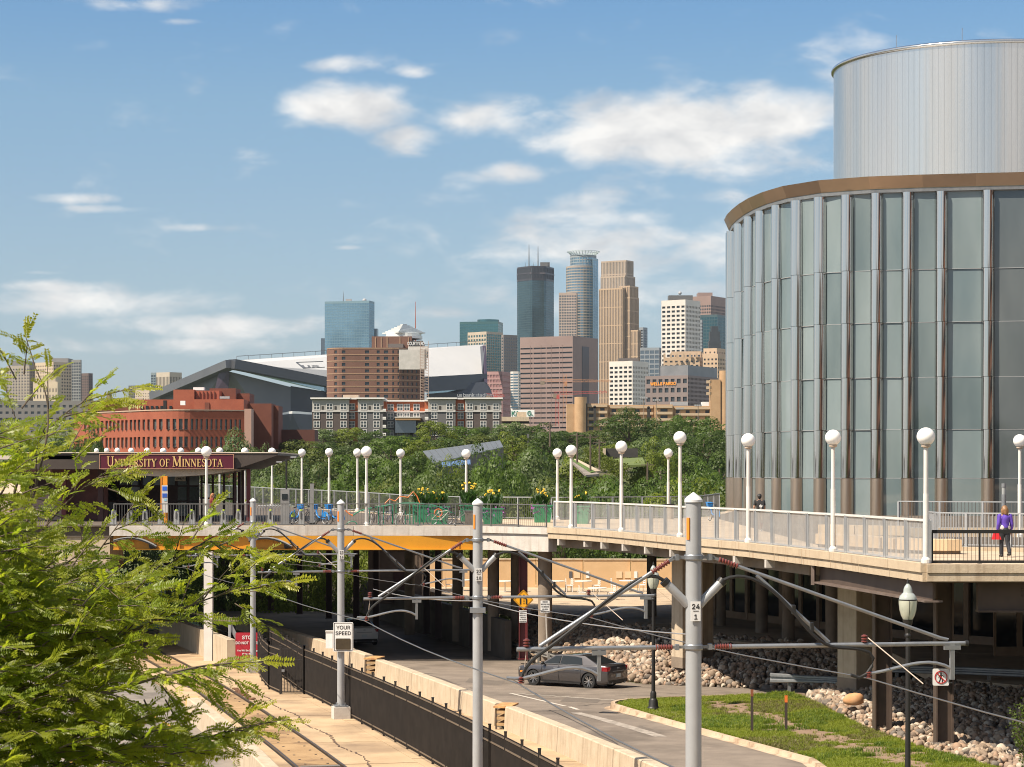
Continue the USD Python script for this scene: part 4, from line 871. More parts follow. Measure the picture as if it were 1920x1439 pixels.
# tan wall of the sunlit patio and the low building behind the columns at the left of it
pw = thing('patio_wall', 'tan wall along the back of the sunlit patio', 'wall', (8, 158, 1.4))
for k in range(9):
    xa = -8.2 + k * 3.3; obj('wall_panel', MB().box((xa + 1.63, 158.2 - k * .3, 2.35), (3.26, .4, 2.0)), M('patio_tan', (.50, .33, .17), (.56, .38, .21), .7, .8), pw, world=True); obj('coping', MB().box((xa + 1.63, 158.2 - k * .3, 3.40), (3.28, .5, .10)), conc, pw, world=True)
t = thing('shed', 'dark brown shed wall behind the catenary at the left of the patio', 'shed', (X_(735, 150), 150, .6))
obj('wall', MB().box((.2, 2, 1.9), (3.6, 4, 3.6)), M('shed_brown', (.10, .07, .05), (.13, .09, .065), 2, .8), t); obj('roof', MB().box((.2, 2, 3.76), (3.9, 4.3, .12)), brown_steel, t); obj('door', MB().box((.6, -.03, 1.3), (1.0, .06, 2.2)), maroon_dark, t)

# ------------------------------------------------------------------ patio furniture: tables, chairs, closed sunshades
wm = M('patio_white', (.70, .68, .64), None, rough=.45)
def table(label, X, Y):
    t = thing('patio_table', label, 'table', (X, Y, 1.42), group='white tables on the patio'); obj('tabletop', MB().cyl((0, 0), .62, .71, .75, 16), wm, t); obj('post', MB().cyl((0, 0), .04, .02, .71, 8), wm, t); obj('foot', MB().box((0, 0, .02), (.9, .06, .04)).box((0, 0, .02), (.06, .9, .04)), wm, t)
    return t
def chair(X, Y, rz, label):
    t = thing('patio_chair', label, 'chair', (X, Y, 1.42), rz, group='white chairs on the patio')
    obj('seat', MB().box((0, 0, .44), (.44, .44, .03)), wm, t); obj('backrest', MB().box((0, .22, .72), (.42, .02, .06)).box((0, .22, .86), (.42, .02, .06)).box((0, .22, .58), (.42, .02, .05)).box((-.20, .21, .66), (.03, .03, .48)).box((.20, .21, .66), (.03, .03, .48)), wm, t)
    for sx in (-.2, .2):
        for sy in (-.2, .2): obj('leg', MB().box((sx, sy, .22), (.03, .03, .44)), wm, t)
    return t
spots = [(947, 1090, 'behind the second catenary pole'), (1042, 1090, 'by the sunlit round column'), (1093, 1090, 'in the middle of the patio'), (1120, 1103, 'nearest the shade in the middle of the patio'), (1178, 1089, 'just left of the acorn lamp'), (868, 1088, 'left of the second catenary pole')]
c0 = None
for px, py, lab in spots:
    Y = F * (CAMZ - 1.42 - .73) / (py - HOR); X = X_(px, Y); table('white round patio table ' + lab, X, Y)
    for j, a in enumerate((0.3, 2.2, 4.2)):
        w = ('left', 'right', 'back')[j]; xx, yy = X + .95 * math.cos(a + j), Y + .95 * math.sin(a + j); lb = f'white chair {["right", "left", "back"][j]} of the table {lab}'
        if c0 is None: c0 = chair(xx, yy, a + j - math.pi / 2, lb)
        else: dup(c0, lb, (xx, yy, 1.42), a + j - math.pi / 2)
# notices fixed to the patio wall
for k, (px, cc) in enumerate(((1070, 'dark'), (1082, 'tan'), (1102, 'white'), (1161, 'tan'), (1177, 'tan'), (1192, 'white'))):
    wdt = .42 if cc == 'tan' else .22; Yw = 158.2 - .3 * ((X_(px, 157) + 8.2) // 3.3) - .23
    single('wall_notice', MB().box((X_(px, Yw), Yw, Z_(1078, Yw)), (wdt, .03, .46)), {'dark': M('notice_dark', (.08, .08, .09), None), 'tan': M('notice_tan', (.62, .47, .30), None), 'white': white_sign}[cc], f'{ {"dark": "dark", "tan": "cream", "white": "white"}[cc]} notice board on the patio wall, {ords[k]} from the left', 'notice board', 'notices on the patio wall')
# ------------------------------------------------------------------ station pavilion on the deck
st = thing('station_pavilion', 'dark pavilion with a maroon sign and a broad flat roof on the deck', 'building', (X_(330, 126), 126, ZD))
YS0 = 123.0; xs = lambda px, Y=YS0: X_(px, Y)
roof_dark = M('roof_fascia_brown', (.045, .032, .026), (.06, .045, .036), 1, .6); beige = M('soffit_beige', (.50, .43, .35), (.56, .49, .40), 1, .7)
zt_, zb_ = Z_(850, YS0), Z_(880, YS0)
m = MB()   # roof slab, its right end tapering to a thin tip
x0, x1, x2 = xs(40), xs(442), xs(521)
for ya, yb in ((YS0, YS0 + 12),):
    m.hexa([(x0, ya, zb_), (x1, ya, zb_), (x1, yb, zb_), (x0, yb, zb_), (x0, ya, zt_), (x1, ya, zt_), (x1, yb, zt_), (x0, yb, zt_)])
    m.hexa([(x1, ya, zb_), (x2, ya, zt_ - .12), (x2, yb, zt_ - .12), (x1, yb, zb_), (x1, ya, zt_), (x2, ya, zt_), (x2, yb, zt_), (x1, yb, zt_)])
obj('roof', m, roof_dark, st, world=True)
obj('roof_sheet', MB().box(((x0 + x2) / 2, YS0 + 6, zt_ + .03), (x2 - x0, 12.1, .06)), beige, st, world=True)
m = MB(); K = 14; xa, xb = xs(186), xs(446)   # curved beige soffit below the sign
for k in range(K):
    u0, u1 = k / K, (k + 1) / K; zz = lambda u: zb_ - .40 * math.sin(math.pi * u) ** .8 - .01
    X0, X1 = xa + (xb - xa) * u0, xa + (xb - xa) * u1
    m.hexa([(X0, YS0 + .25, zz(u0)), (X1, YS0 + .25, zz(u1)), (X1, YS0 + 6, zz(u1)), (X0, YS0 + 6, zz(u0)), (X0, YS0 + .25, zb_), (X1, YS0 + .25, zb_), (X1, YS0 + 6, zb_), (X0, YS0 + 6, zb_)])
obj('soffit', m, beige, st, world=True)
for px, Y, w, mt in ((466, 124, .22, maroon), (189, 124.5, .28, maroon_dark), (120, 124.5, .25, maroon), (449, 130, .16, maroon_dark), (439, 133, .16, maroon_dark), (455, 127, .16, maroon_dark)): obj('post', MB().box((X_(px, Y), Y, (ZD + zb_) / 2), (w, w, zb_ - ZD)), mt, st, world=True)
YB = 131.0   # back wall: frames and panes, doors in the middle
obj('back_wall', MB().box(((xs(40, YB) + xs(372, YB)) / 2, YB + .3, (ZD + zb_) / 2), (xs(372, YB) - xs(40, YB), .2, zb_ - ZD)), maroon_dark, st, world=True)
pane_lit = M('station_pane', (.16, .18, .18), (.22, .25, .25), 1, .1)
for i, px in enumerate(range(200, 376, 22)):
    for j, (za, zc) in enumerate(((ZD + .25, ZD + 1.05), (ZD + 1.15, ZD + 1.95), (ZD + 2.05, ZD + 2.75))):
        if 262 < px < 312 and j < 2: continue
        obj('pane', MB().box((xs(px + 9, YB), YB + .17, (za + zc) / 2), (.52, .06, zc - za)), dark_glass if (i + j) % 3 else pane_lit, st, world=True)
clear = usdkit.material(stage, '/World/Looks/clear_pane', {"t": ("transparent_bsdf", {"color": (.86, .9, .9)}), "g": ("glossy_bsdf", {"roughness": .03}), "f": ("fresnel", {"IOR": 1.5}), "m": ("mix_closure", {})}, [("f.fac", "m.fac"), ("t.BSDF", "m.closure1"), ("g.BSDF", "m.closure2")], surface="m.closure")
for i in range(4):
    Y = 131 - i * 1.75; x = X_(378 + i * 21, Y)
    obj('frame_bar', MB().box((x, Y, (ZD + zb_) / 2), (.12, .12, zb_ - ZD)), maroon_dark, st, world=True)
    if i < 3:
        Y2 = 131 - (i + 1) * 1.75; x2_ = X_(378 + (i + 1) * 21, Y2)
        obj('side_pane', MB().quad((x, Y, ZD + .2), (x2_, Y2, ZD + .2), (x2_, Y2, zb_), (x, Y, zb_)), clear, st, world=True)
        obj('frame_bar', MB().bar((x, Y, ZD + 1.3), (x2_, Y2, ZD + 1.3), .08, .1).bar((x, Y, ZD + 2.2), (x2_, Y2, ZD + 2.2), .06, .06), maroon_dark, st, world=True)
m = MB().box(((xs(-60) + xs(150)) / 2, YS0 + 3.0, Z_(858, YS0)), (xs(150) - xs(-60), 6, .22)); obj('side_canopy', m, beige, st, world=True)
obj('side_canopy_soffit', MB().box(((xs(-60) + xs(188)) / 2, YS0 + 4.5, Z_(874, YS0)), (xs(188) - xs(-60), 7, .12)), beige, st, world=True)
obj('side_wall', MB().box((xs(150, 128), 128, (ZD + zb_) / 2), (3.2, .2, zb_ - ZD)), M('side_wall_brown', (.16, .06, .05), (.12, .05, .045), 2, .7), st, world=True)
obj('pink_wall', MB().box(((xs(20, 127)), 127, ZD + .8), (6.0, .2, 1.6)), M('pink_stone', (.42, .30, .26), (.5, .37, .32), 1.5, .8), st, world=True)
for px, txt in ((195, None), (224, ('BIKES', 'ONLY')), (338, ('PEDS', 'ONLY'))):
    obj('notice_plate', MB().box((xs(px, 129), 129, Z_(895, 129)), (.62, .05, .46)), M('notice_cream', (.42, .37, .30), None), st, world=True)
    if txt:
        mm = MB()
        for k, w in enumerate(txt): mm.add(*on_wall(text(w, .12, .01, True), (xs(px, 129), 128.97, Z_(895, 129) + (.05, -.15)[k])))
        obj('notice_text', mm, sign_black, st, world=True)
# the sign with serif capitals
def serif(word, cap, small):
    """Serif capitals built of strokes; each letter: (width, [(points, weight)], serif positions)."""
    T, N = .15, .055
    G_ = {'U': (.78, [([(.14, 1), (.14, .32), (.2, .12), (.38, .03), (.56, .12), (.62, .32), (.62, 1)], None)], [(.14, 1), (.62, 1)]), 'N': (.82, [([(.12, 0), (.12, 1)], N), ([(.12, .98), (.68, .02)], T), ([(.68, 0), (.68, 1)], N)], [(.12, 0), (.12, 1), (.68, 1)]),
          'I': (.34, [([(.17, 0), (.17, 1)], T)], [(.17, 0), (.17, 1)]), 'V': (.76, [([(.08, 1), (.38, .02)], T), ([(.38, .02), (.68, 1)], N)], [(.1, 1), (.67, 1)]),
          'E': (.64, [([(.16, 0), (.16, 1)], T), ([(.16, .97), (.56, .97), (.56, .8)], N), ([(.16, .52), (.44, .52)], N), ([(.16, .03), (.58, .03), (.58, .2)], N)], [(.16, 0), (.16, 1)]),
          'R': (.74, [([(.16, 0), (.16, 1)], T), ([(.16, .97), (.4, .97), (.54, .86), (.54, .64), (.4, .52), (.16, .52)], .08), ([(.36, .52), (.66, .02)], T)], [(.16, 0), (.16, 1), (.68, 0)]),
          'S': (.58, [([(.48, .8), (.4, .95), (.22, .97), (.1, .84), (.14, .66), (.4, .44), (.5, .28), (.44, .1), (.26, .02), (.1, .1), (.06, .26)], .10)], []), 'T': (.68, [([(.34, 0), (.34, 1)], T), ([(.06, .8), (.06, .97), (.62, .97), (.62, .8)], N)], [(.34, 0)]),
          'Y': (.72, [([(.08, 1), (.36, .46)], T), ([(.36, .46), (.64, 1)], N), ([(.36, .48), (.36, 0)], T)], [(.1, 1), (.63, 1), (.36, 0)]), 'O': (.82, [], []), 'F': (.60, [([(.16, 0), (.16, 1)], T), ([(.16, .97), (.54, .97), (.54, .78)], N), ([(.16, .5), (.42, .5)], N)], [(.16, 0), (.16, 1)]),
          'M': (.98, [([(.12, 0), (.14, 1)], N), ([(.14, .98), (.47, .06)], T), ([(.47, .06), (.8, .98)], N), ([(.8, 0), (.8, 1)], T)], [(.12, 0), (.8, 0), (.13, 1), (.81, 1)]), 'A': (.78, [([(.08, 0), (.38, .98)], N), ([(.38, .98), (.68, 0)], T), ([(.2, .34), (.56, .34)], N)], [(.09, 0), (.67, 0)])}
    out, x = MB(), 0.0
    for w_i, w in enumerate(word.split()):
        for i, ch in enumerate(w):
            s = cap if (i == 0 and w != 'of') else small; wd, strokes, ser = G_[ch.upper()]; gs = []
            if ch.upper() == 'O': gs.append(shapely.affinity.scale(Point(.41, .5).buffer(1, 24), .38, .51).difference(shapely.affinity.scale(Point(.41, .5).buffer(1, 24), .24, .45)))
            for pts, wt in strokes: gs.append(LineString(pts).buffer((wt or .11) / 2, cap_style='flat', join_style='round'))
            for sx, sy in ser: gs.append(shapely.box(sx - .14, sy - .05 if sy > .5 else 0, sx + .14, 1.0 if sy > .5 else .05))
            g_ = shapely.affinity.translate(shapely.affinity.scale(shapely.union_all(gs), s, s, origin=(0, 0)), x, 0)
            for q in getattr(g_, 'geoms', [g_]): mm = trimesh.creation.extrude_polygon(q, .03, engine='earcut'); out.add(np.array(mm.vertices), np.array(mm.faces))
            x += (wd + .06) * s
        x += .38 * small
    v, f = out.vf(); v[:, 0] -= x / 2; return v, f, x
import shapely.affinity
sx0, sx1, sz1, sz0 = xs(186, 122.8), xs(439, 122.8), Z_(851.5, 122.8), Z_(880.5, 122.8)
sg = thing('station_sign', 'maroon sign reading University of Minnesota in gold capitals on the pavilion roof', 'sign', ((sx0 + sx1) / 2, 122.85, sz0))
obj('board', MB().box(((sx0 + sx1) / 2, 122.85, (sz0 + sz1) / 2), (sx1 - sx0, .12, sz1 - sz0)), M('sign_maroon', (.085, .007, .020), None, rough=.4), sg, world=True)
b = .035; obj('gold_border', MB().box(((sx0 + sx1) / 2, 122.775, sz1 - b), (sx1 - sx0, .03, b)).box(((sx0 + sx1) / 2, 122.775, sz0 + b), (sx1 - sx0, .03, b)).box((sx0 + b, 122.775, (sz0 + sz1) / 2), (b, .03, sz1 - sz0 - 3 * b)).box((sx1 - b, 122.775, (sz0 + sz1) / 2), (b, .03, sz1 - sz0 - 3 * b)), M('sign_trim', (.40, .22, .14), None), sg, world=True)
v, f, wd = serif('University of Minnesota', .56, .42); want = xs(424) - xs(202); v[:, 0] *= want / wd; obj('lettering', on_wall((v, f), ((xs(202) + xs(424)) / 2, 122.78, (sz0 + sz1) / 2 - .27)), gold, sg, world=True)
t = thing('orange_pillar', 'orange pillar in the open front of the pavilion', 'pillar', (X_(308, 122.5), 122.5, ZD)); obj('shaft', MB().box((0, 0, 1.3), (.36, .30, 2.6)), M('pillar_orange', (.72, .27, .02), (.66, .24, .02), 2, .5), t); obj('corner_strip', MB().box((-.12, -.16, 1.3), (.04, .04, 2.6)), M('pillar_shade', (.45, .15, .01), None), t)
t = thing('information_panel', 'white notice panel with blue screens on the orange pillar', 'panel', (X_(309, 122.2), 122.2, ZD + .9)); obj('board', MB().box((0, 0, .45), (.32, .06, 1.5)), M('panel_white', (.5, .48, .46), None), t)
for k, c in enumerate(((.03, .12, .55), (.04, .10, .40))): obj('blue_screen', MB().box((0, -.04, 1.02 - .38 * k), (.26, .02, .22)), M(f'screen_blue_{"ab"[k]}', c, None, rough=.2), t)
obj('leaflet', MB().box((.04, -.04, .40), (.14, .02, .12)), M('leaflet_blue', (.25, .45, .55), None), t)

# ------------------------------------------------------------------ things standing on the deck at the left
mt = M('dock_steel', (.38, .38, .37), (.30, .30, .29), 3, .45, .4); lime = M('lime_light', (.45, .60, .05), None)
d0 = None
for k, px in enumerate((213, 243, 272, 302, 331, 360, 392, 419, 447, 507, 565)):
    Y = 118.9; lab = f'{ords[k]} grey bike docking post from the left behind the dark railing'
    if d0 is None:
        d0 = thing('bike_dock', lab, 'bike dock', (X_(px, Y), Y, ZD), group='bike docking posts along the railing'); obj('base', MB().box((0, .25, .03), (.55, 1.3, .06)), rail_dark, d0)
        obj('post', hull([(-.16, -.12, .06), (.16, -.12, .06), (-.16, .12, .06), (.16, .12, .06), (-.11, -.09, .78), (.11, -.09, .78), (-.11, .07, .78), (.11, .07, .78)]), mt, d0); obj('light', MB().box((.0, -.10, .80), (.12, .06, .07)), lime, d0); obj('slot', MB().box((0, -.115, .5), (.07, .05, .36)), black_metal, d0)
    else: dup(d0, lab, (X_(px, Y), Y, ZD))
t = thing('pay_kiosk', 'tall grey pay kiosk between the docking posts and blue bikes', 'kiosk', (X_(534.5, 118.8), 118.8, ZD)); obj('cabinet', MB().box((0, 0, .95), (.46, .25, 1.9)), M('kiosk_grey', (.16, .16, .16), (.20, .20, .20), 3, .5), t); obj('screen', MB().box((0, -.14, 1.5), (.3, .03, .3)), dark_glass, t); obj('base', MB().box((0, 0, .03), (.6, .45, .06)), rail_dark, t)
t = thing('map_post', 'thin grey sign post right of the pay kiosk', 'post', (X_(585, 118.8), 118.8, ZD)); obj('panel', MB().box((0, 0, 1.15), (.20, .10, 2.1)), M('kiosk_grey', (0, 0, 0)), t); obj('base', MB().box((0, 0, .06), (.3, .3, .12)), black_metal, t)
t = thing('black_light_pole', 'slim black light pole with two small heads beside the kiosk', 'street lamp', (X_(537, 120.5), 120.5, ZD)); obj('pole', MB().cyl((0, 0), .05, 0, 3.5, 8), black_metal, t, smooth=40); obj('arm', MB().bar((-.3, 0, 3.35), (.3, 0, 3.55), .05), black_metal, t); obj('lamp_head', MB().box((-.38, 0, 3.36), (.3, .16, .07)), pole_grey, t); obj('lamp_head', MB().box((.38, 0, 3.62), (.3, .16, .07)), pole_grey, t)

def bicycle(label, X, Y, rz, col, fat=False, basket=None, group=None):
    t = thing('bicycle', label, 'bicycle', (X, Y, ZD), rz, group); r = .33; tr = .022 if fat else .014
    for x in (-.52, .52):
        w = t.path + '/' + numbered(t.path, 'wheel'); UsdGeom.Xform.Define(stage, w); obj('tyre', MB().torus((x, 0, r), r - tr, tr, 'y', 20, 5), rubber, w)
        m = MB()
        for a in np.arange(0, 3.14, .3927): m.bar((x - (r - .03) * math.cos(a), 0, r - (r - .03) * math.sin(a)), (x + (r - .03) * math.cos(a), 0, r + (r - .03) * math.sin(a)), .006)
        obj('spokes', m, steel_galv, w, kind='stuff'); obj('rim', MB().torus((x, 0, r), r - tr * 2.4, .012, 'y', 20, 4), steel_galv, w)
    k = .035 if fat else .017; m = MB()
    if fat: m.tube([(.40, 0, .78), (.25, 0, .48), (.0, 0, .36), (-.18, 0, .36)], k * 1.2, 6).tube([(-.18, 0, .30), (-.26, 0, .80)], k, 6).tube([(-.18, 0, .34), (-.52, 0, .33)], k * .8, 6)
    else: m.tube([(.36, 0, .72), (-.05, 0, .28)], k, 6).tube([(-.05, 0, .28), (-.18, 0, .80)], k, 6).tube([(-.17, 0, .72), (.34, 0, .78)], k, 6).tube([(-.05, 0, .28), (-.52, 0, .33)], k * .7, 5).tube([(-.16, 0, .70), (-.52, 0, .33)], k * .7, 5)
    obj('frame', m, col, t, smooth=40); obj('fork', MB().tube([(.33, 0, .98), (.40, 0, .74), (.52, 0, .33)], .018, 6), col if fat else steel_galv, t)
    obj('handlebar', MB().tube([(.25, -.27, 1.02), (.34, -.12, 1.02), (.34, .12, 1.02), (.25, .27, 1.02)], .014, 6), black_metal, t); obj('seat_post', MB().tube([(-.18, 0, .74), (-.22, 0, .92)], .014, 6), steel_galv, t)
    obj('saddle', MB().ball((-.23, 0, .94), .13, 1, (1.1, .55, .35)), rubber, t); obj('crank', MB().torus((-.06, .05, .29), .09, .01, 'y', 12, 4).bar((-.06, .07, .29), (.06, .07, .16), .02), black_metal, t)
    if fat:
        obj('rear_guard', MB().tube([(-.52 + .36 * math.cos(a), 0, r + .36 * math.sin(a)) for a in np.linspace(.3, 3.3, 9)], .035, 6), col, t); obj('front_basket', hull([(.44, -.13, .82), (.70, -.13, .86), (.44, .13, .82), (.70, .13, .86), (.42, -.17, 1.06), (.76, -.17, 1.10), (.42, .17, 1.06), (.76, .17, 1.10)]), col, t)
        obj('skirt', MB().prism([(-.62, -.03), (-.30, -.03), (-.30, .03), (-.62, .03)], .42, .66), lime if basket else col, t)
    return t
blue = M('share_bike_blue', (.02, .20, .50), (.02, .16, .44), 4, .4); dkf = M('bike_dark', (.03, .03, .035), None, rough=.4); slv = M('bike_silver', (.42, .42, .43), None, rough=.35, metal=.5); navy = M('bike_navy', (.02, .03, .09), None, rough=.4)
bicycle('blue share bike right of the pay kiosk, facing away', X_(556, 120), 120, 1.25, blue, True, True); bicycle('blue share bike left of two beside the thin sign post', X_(600, 119.2), 119.2, 2.2, blue, True); bicycle('blue share bike right of two, before the third catenary pole', X_(628, 119.2), 119.2, 2.25, blue, True, True)
bicycle('blue share bike farther back near the glass hall, with a green light', X_(1338, 128), 128, 1.9, blue, True, True)
bicycle('black bike parked in the row behind the kiosk', X_(572, 123), 123, 2.6, dkf); bicycle('black bike leaning behind the blue bike by the kiosk', X_(566, 121.4), 121.4, .5, dkf)
bicycle('black bike at the left end of the dragon rack', X_(703, 118.2), 118.2, 1.25, dkf); bicycle('navy bike in the middle of the dragon rack', X_(728, 118.3), 118.3, 1.0, navy); bicycle('silver bike at the right of the dragon rack', X_(751, 118.2), 118.2, 1.15, slv); bicycle('dark bike seen side on before the green planters', X_(856, 118.4), 118.4, .1, dkf)
bicycle('white framed bike lying against the rack tail before the planters', X_(828, 118.3), 118.3, .15, M('bike_cream', (.55, .52, .46), None))
# rows of bike stands behind the railing near the pavilion
s0 = None
for k in range(11):
    px, Y = 482 + 5.6 * k, 121.5 + .25 * k; lab = f'{ords[k]} bent bike stand from the left in the row by the pavilion'
    if s0 is None: s0 = thing('bike_stand', lab, 'bike stand', (X_(px, Y), Y, ZD), 0, 'bike stands in a row by the pavilion'); obj('hoop', MB().tube([(0, 0, 0), (0, 0, .85), (.06, 0, .98), (.20, 0, 1.0), (.28, 0, .88), (.28, 0, .7)], .022, 6), steel_galv, s0); obj('foot', MB().box((0, 0, .015), (.2, .2, .03)), steel_galv, s0)
    else: dup(s0, lab, (X_(px, Y), Y, ZD))
# dragon shaped bike rack
t = thing('dragon_bike_rack', 'green dragon shaped bike rack with an orange crest', 'bike rack', (X_(745, 118.6), 118.6, ZD)); gr = M('rack_green', (.02, .22, .12), (.02, .18, .10), 3, .45)
pp = lambda l, Y=118.6: [P(a, b, Y) for a, b in l]
sm = lambda l, n=30: list(np.array(splev(np.linspace(0, 1, n), splprep(np.array(l).T, s=0, k=min(3, len(l) - 1))[0])).T)
obj('back_tube', MB().tube(sm(pp([(690, 954), (720, 949), (745, 945), (768, 944), (795, 945), (812, 948), (832, 955), (852, 964)])), .035, 7), gr, t, smooth=40, world=True)
obj('neck_tube', MB().tube(sm(pp([(684, 956), (672, 960), (662, 967)]), 8), .035, 7), gr, t, smooth=40, world=True); obj('head_tube', MB().tube(sm(pp([(662, 967), (655, 964), (648, 957)]), 8), .035, 7), M('rack_orange', (.62, .17, .04), None, rough=.45), t, smooth=40, world=True)
for px, top in ((686, 955), (693, 953), (710, 950), (719, 948), (736, 946), (743, 945), (768, 944), (775, 944), (787, 944), (794, 945)): obj('leg', MB().tube([P(px, top, 118.6), np.array([X_(px, 118.6), 118.6, ZD])], .032, 6), gr, t, world=True)
obj('crest', MB().tube(pp([(722, 950), (722, 944), (730, 936), (741, 940), (750, 931), (765, 933), (775, 922), (782, 931), (787, 943), (787, 948)]), .03, 6), M('rack_orange', (0, 0, 0)), t, world=True)
c = P(822, 962, 118.6); obj('ring', MB().torus(c, .20, .03, 'y', 18, 6), M('rack_orange', (0, 0, 0)), t, world=True); obj('claw', MB().tube(sm(pp([(648, 986), (655, 979), (663, 978), (670, 986)]), 10), .03, 6), gr, t, world=True)
obj('ladder_rung', MB().tube(pp([(760, 958), (760, 986)]), .025, 6).tube(pp([(769, 958), (769, 986)]), .025, 6).tube(pp([(760, 966), (769, 966)]), .02, 5).tube(pp([(760, 974), (769, 974)]), .02, 5), gr, t, world=True)
# planters with yellow cannas and purple trailing flowers
pgreen = M('planter_green', (.05, .26, .13), (.04, .21, .10), 2, .5); can_leaf = leafmat('canna_leaf', (.03, .075, .015), (.05, .11, .02), (.06, .14, .02), 2); can_y = M('canna_yellow', (.80, .50, .02), (.85, .62, .08), 20, .6); pur = M('trailing_purple', (.20, .05, .22), (.30, .10, .30), 20, .7); dkred = leafmat('coleus_leaf', (.07, .02, .02), (.12, .045, .03), (.15, .04, .03), 4)
def planter(px, Y, w, h, top, label, purple, seed):
    X = X_(px, Y); t = thing('planter', label, 'planter', (X, Y, ZD), R.uniform(-.2, .2)); w2 = w / 2
    obj('pot', hull([(sx * w2 * .8, sy * w2 * .8, 0) for sx in (-1, 1) for sy in (-1, 1)] + [(sx * w2, sy * w2, h) for sx in (-1, 1) for sy in (-1, 1)]), pgreen, t); obj('rim', MB().box((0, -w2, h), (w + .06, .06, .07)).box((0, w2, h), (w + .06, .06, .07)).box((-w2, 0, h), (.06, w - .07, .07)).box((w2, 0, h), (.06, w - .07, .07)), pgreen, t)
    obj('soil', MB().box((0, 0, h - .05), (w - .1, w - .1, .05)), M('potting_soil', (.04, .03, .02), None), t)
    r = np.random.default_rng(seed); H = Z_(top, Y) - ZD; m, fl, tr = MB(), MB(), MB()
    for k in range(95):
        b = np.append(r.uniform(-w2 * .85, w2 * .75, 2), h + r.uniform(-.05, .35) * (H - h)); a = r.uniform(0, 6.28); L = r.uniform(.35, .60); d = np.array([math.cos(a), math.sin(a), 0]); s = np.array([-d[1], d[0], 0]) * r.uniform(.06, .11)
        p1, p2 = b + d * L * .25 + (0, 0, L * .55), b + d * L * .55 + (0, 0, L * .95); m.add([b, p1 - s, p1 + s, p2], [(0, 2, 1), (1, 2, 3)])
    for k in range(8):
        p = np.append(r.uniform(-w2 * .7, w2 * .7, 2), H - r.uniform(.0, .40)); obj('stem', MB().bar((p[0], p[1], h), p, .015), can_leaf, t)
        for q in range(5): fl.ball(p + r.uniform(-.055, .055, 3), r.uniform(.03, .048), 1, (1, 1, .8))
    for k in range(150):
        a = r.uniform(0, 6.28); q = np.array([math.cos(a), math.sin(a)]); q = q / max(abs(q)) * (w2 + r.uniform(-.06, .10)); z = h + r.uniform(-.50, .10) * (1 if r.random() < .6 else .4); n = r.normal(size=3); n /= np.linalg.norm(n); u = np.cross(n, (.3, .5, .8)); u /= np.linalg.norm(u); v_ = np.cross(n, u); c_ = np.append(q, z); s = r.uniform(.03, .06); tr.quad(c_ - u * s, c_ - v_ * s, c_ + u * s, c_ + v_ * s)
    obj('canna_leaves', m, can_leaf, t, kind='stuff'); obj('canna_flowers', fl, can_y, t, kind='stuff'); obj('trailing_plants', tr, pur if purple else dkred, t, kind='stuff')
for a in [(793, 123.5, 1.05, .95, 914, 'green planter with tall yellow cannas at the right end of the dragon rack', False, 1), (824, 120.5, 1.05, .95, 921, 'green planter with purple and dark red trailing leaves beside the orange ring', True, 2), (880, 124.5, 1.05, .95, 904, 'planter with the tallest yellow cannas, left of the second catenary pole', False, 3),
          (924, 120.2, 1.15, .85, 920, 'low wide green planter with purple flowers right of the second catenary pole', True, 4), (1017, 125, 1.05, .95, 918, 'green planter with cannas at the left end of the pale railing', True, 5), (1089, 122, 1.05, .95, 924, 'planter with yellow cannas behind the pale railing, rightmost of all', False, 6)]: planter(*a)
t = thing('litter_bin', 'square brown litter bin left of the second catenary pole', 'litter bin', (X_(881, 118.6), 118.6, ZD)); obj('body', MB().box((0, 0, .36), (.52, .5, .72)), M('bin_brown', (.10, .085, .07), (.14, .12, .10), 6, .7), t); obj('lid', MB().box((0, 0, .75), (.56, .54, .06)), rail_dark, t)
t = thing('litter_bin', 'short round stone bin with a dark lid at the far railing, near the glass hall', 'litter bin', (X_(1254, 134), 134, ZD)); obj('body', MB().cyl((0, 0), .33, 0, .8, 14), conc, t, smooth=40); obj('lid', MB().cyl((0, 0), .36, .8, .9, 14), black_metal, t, smooth=40)

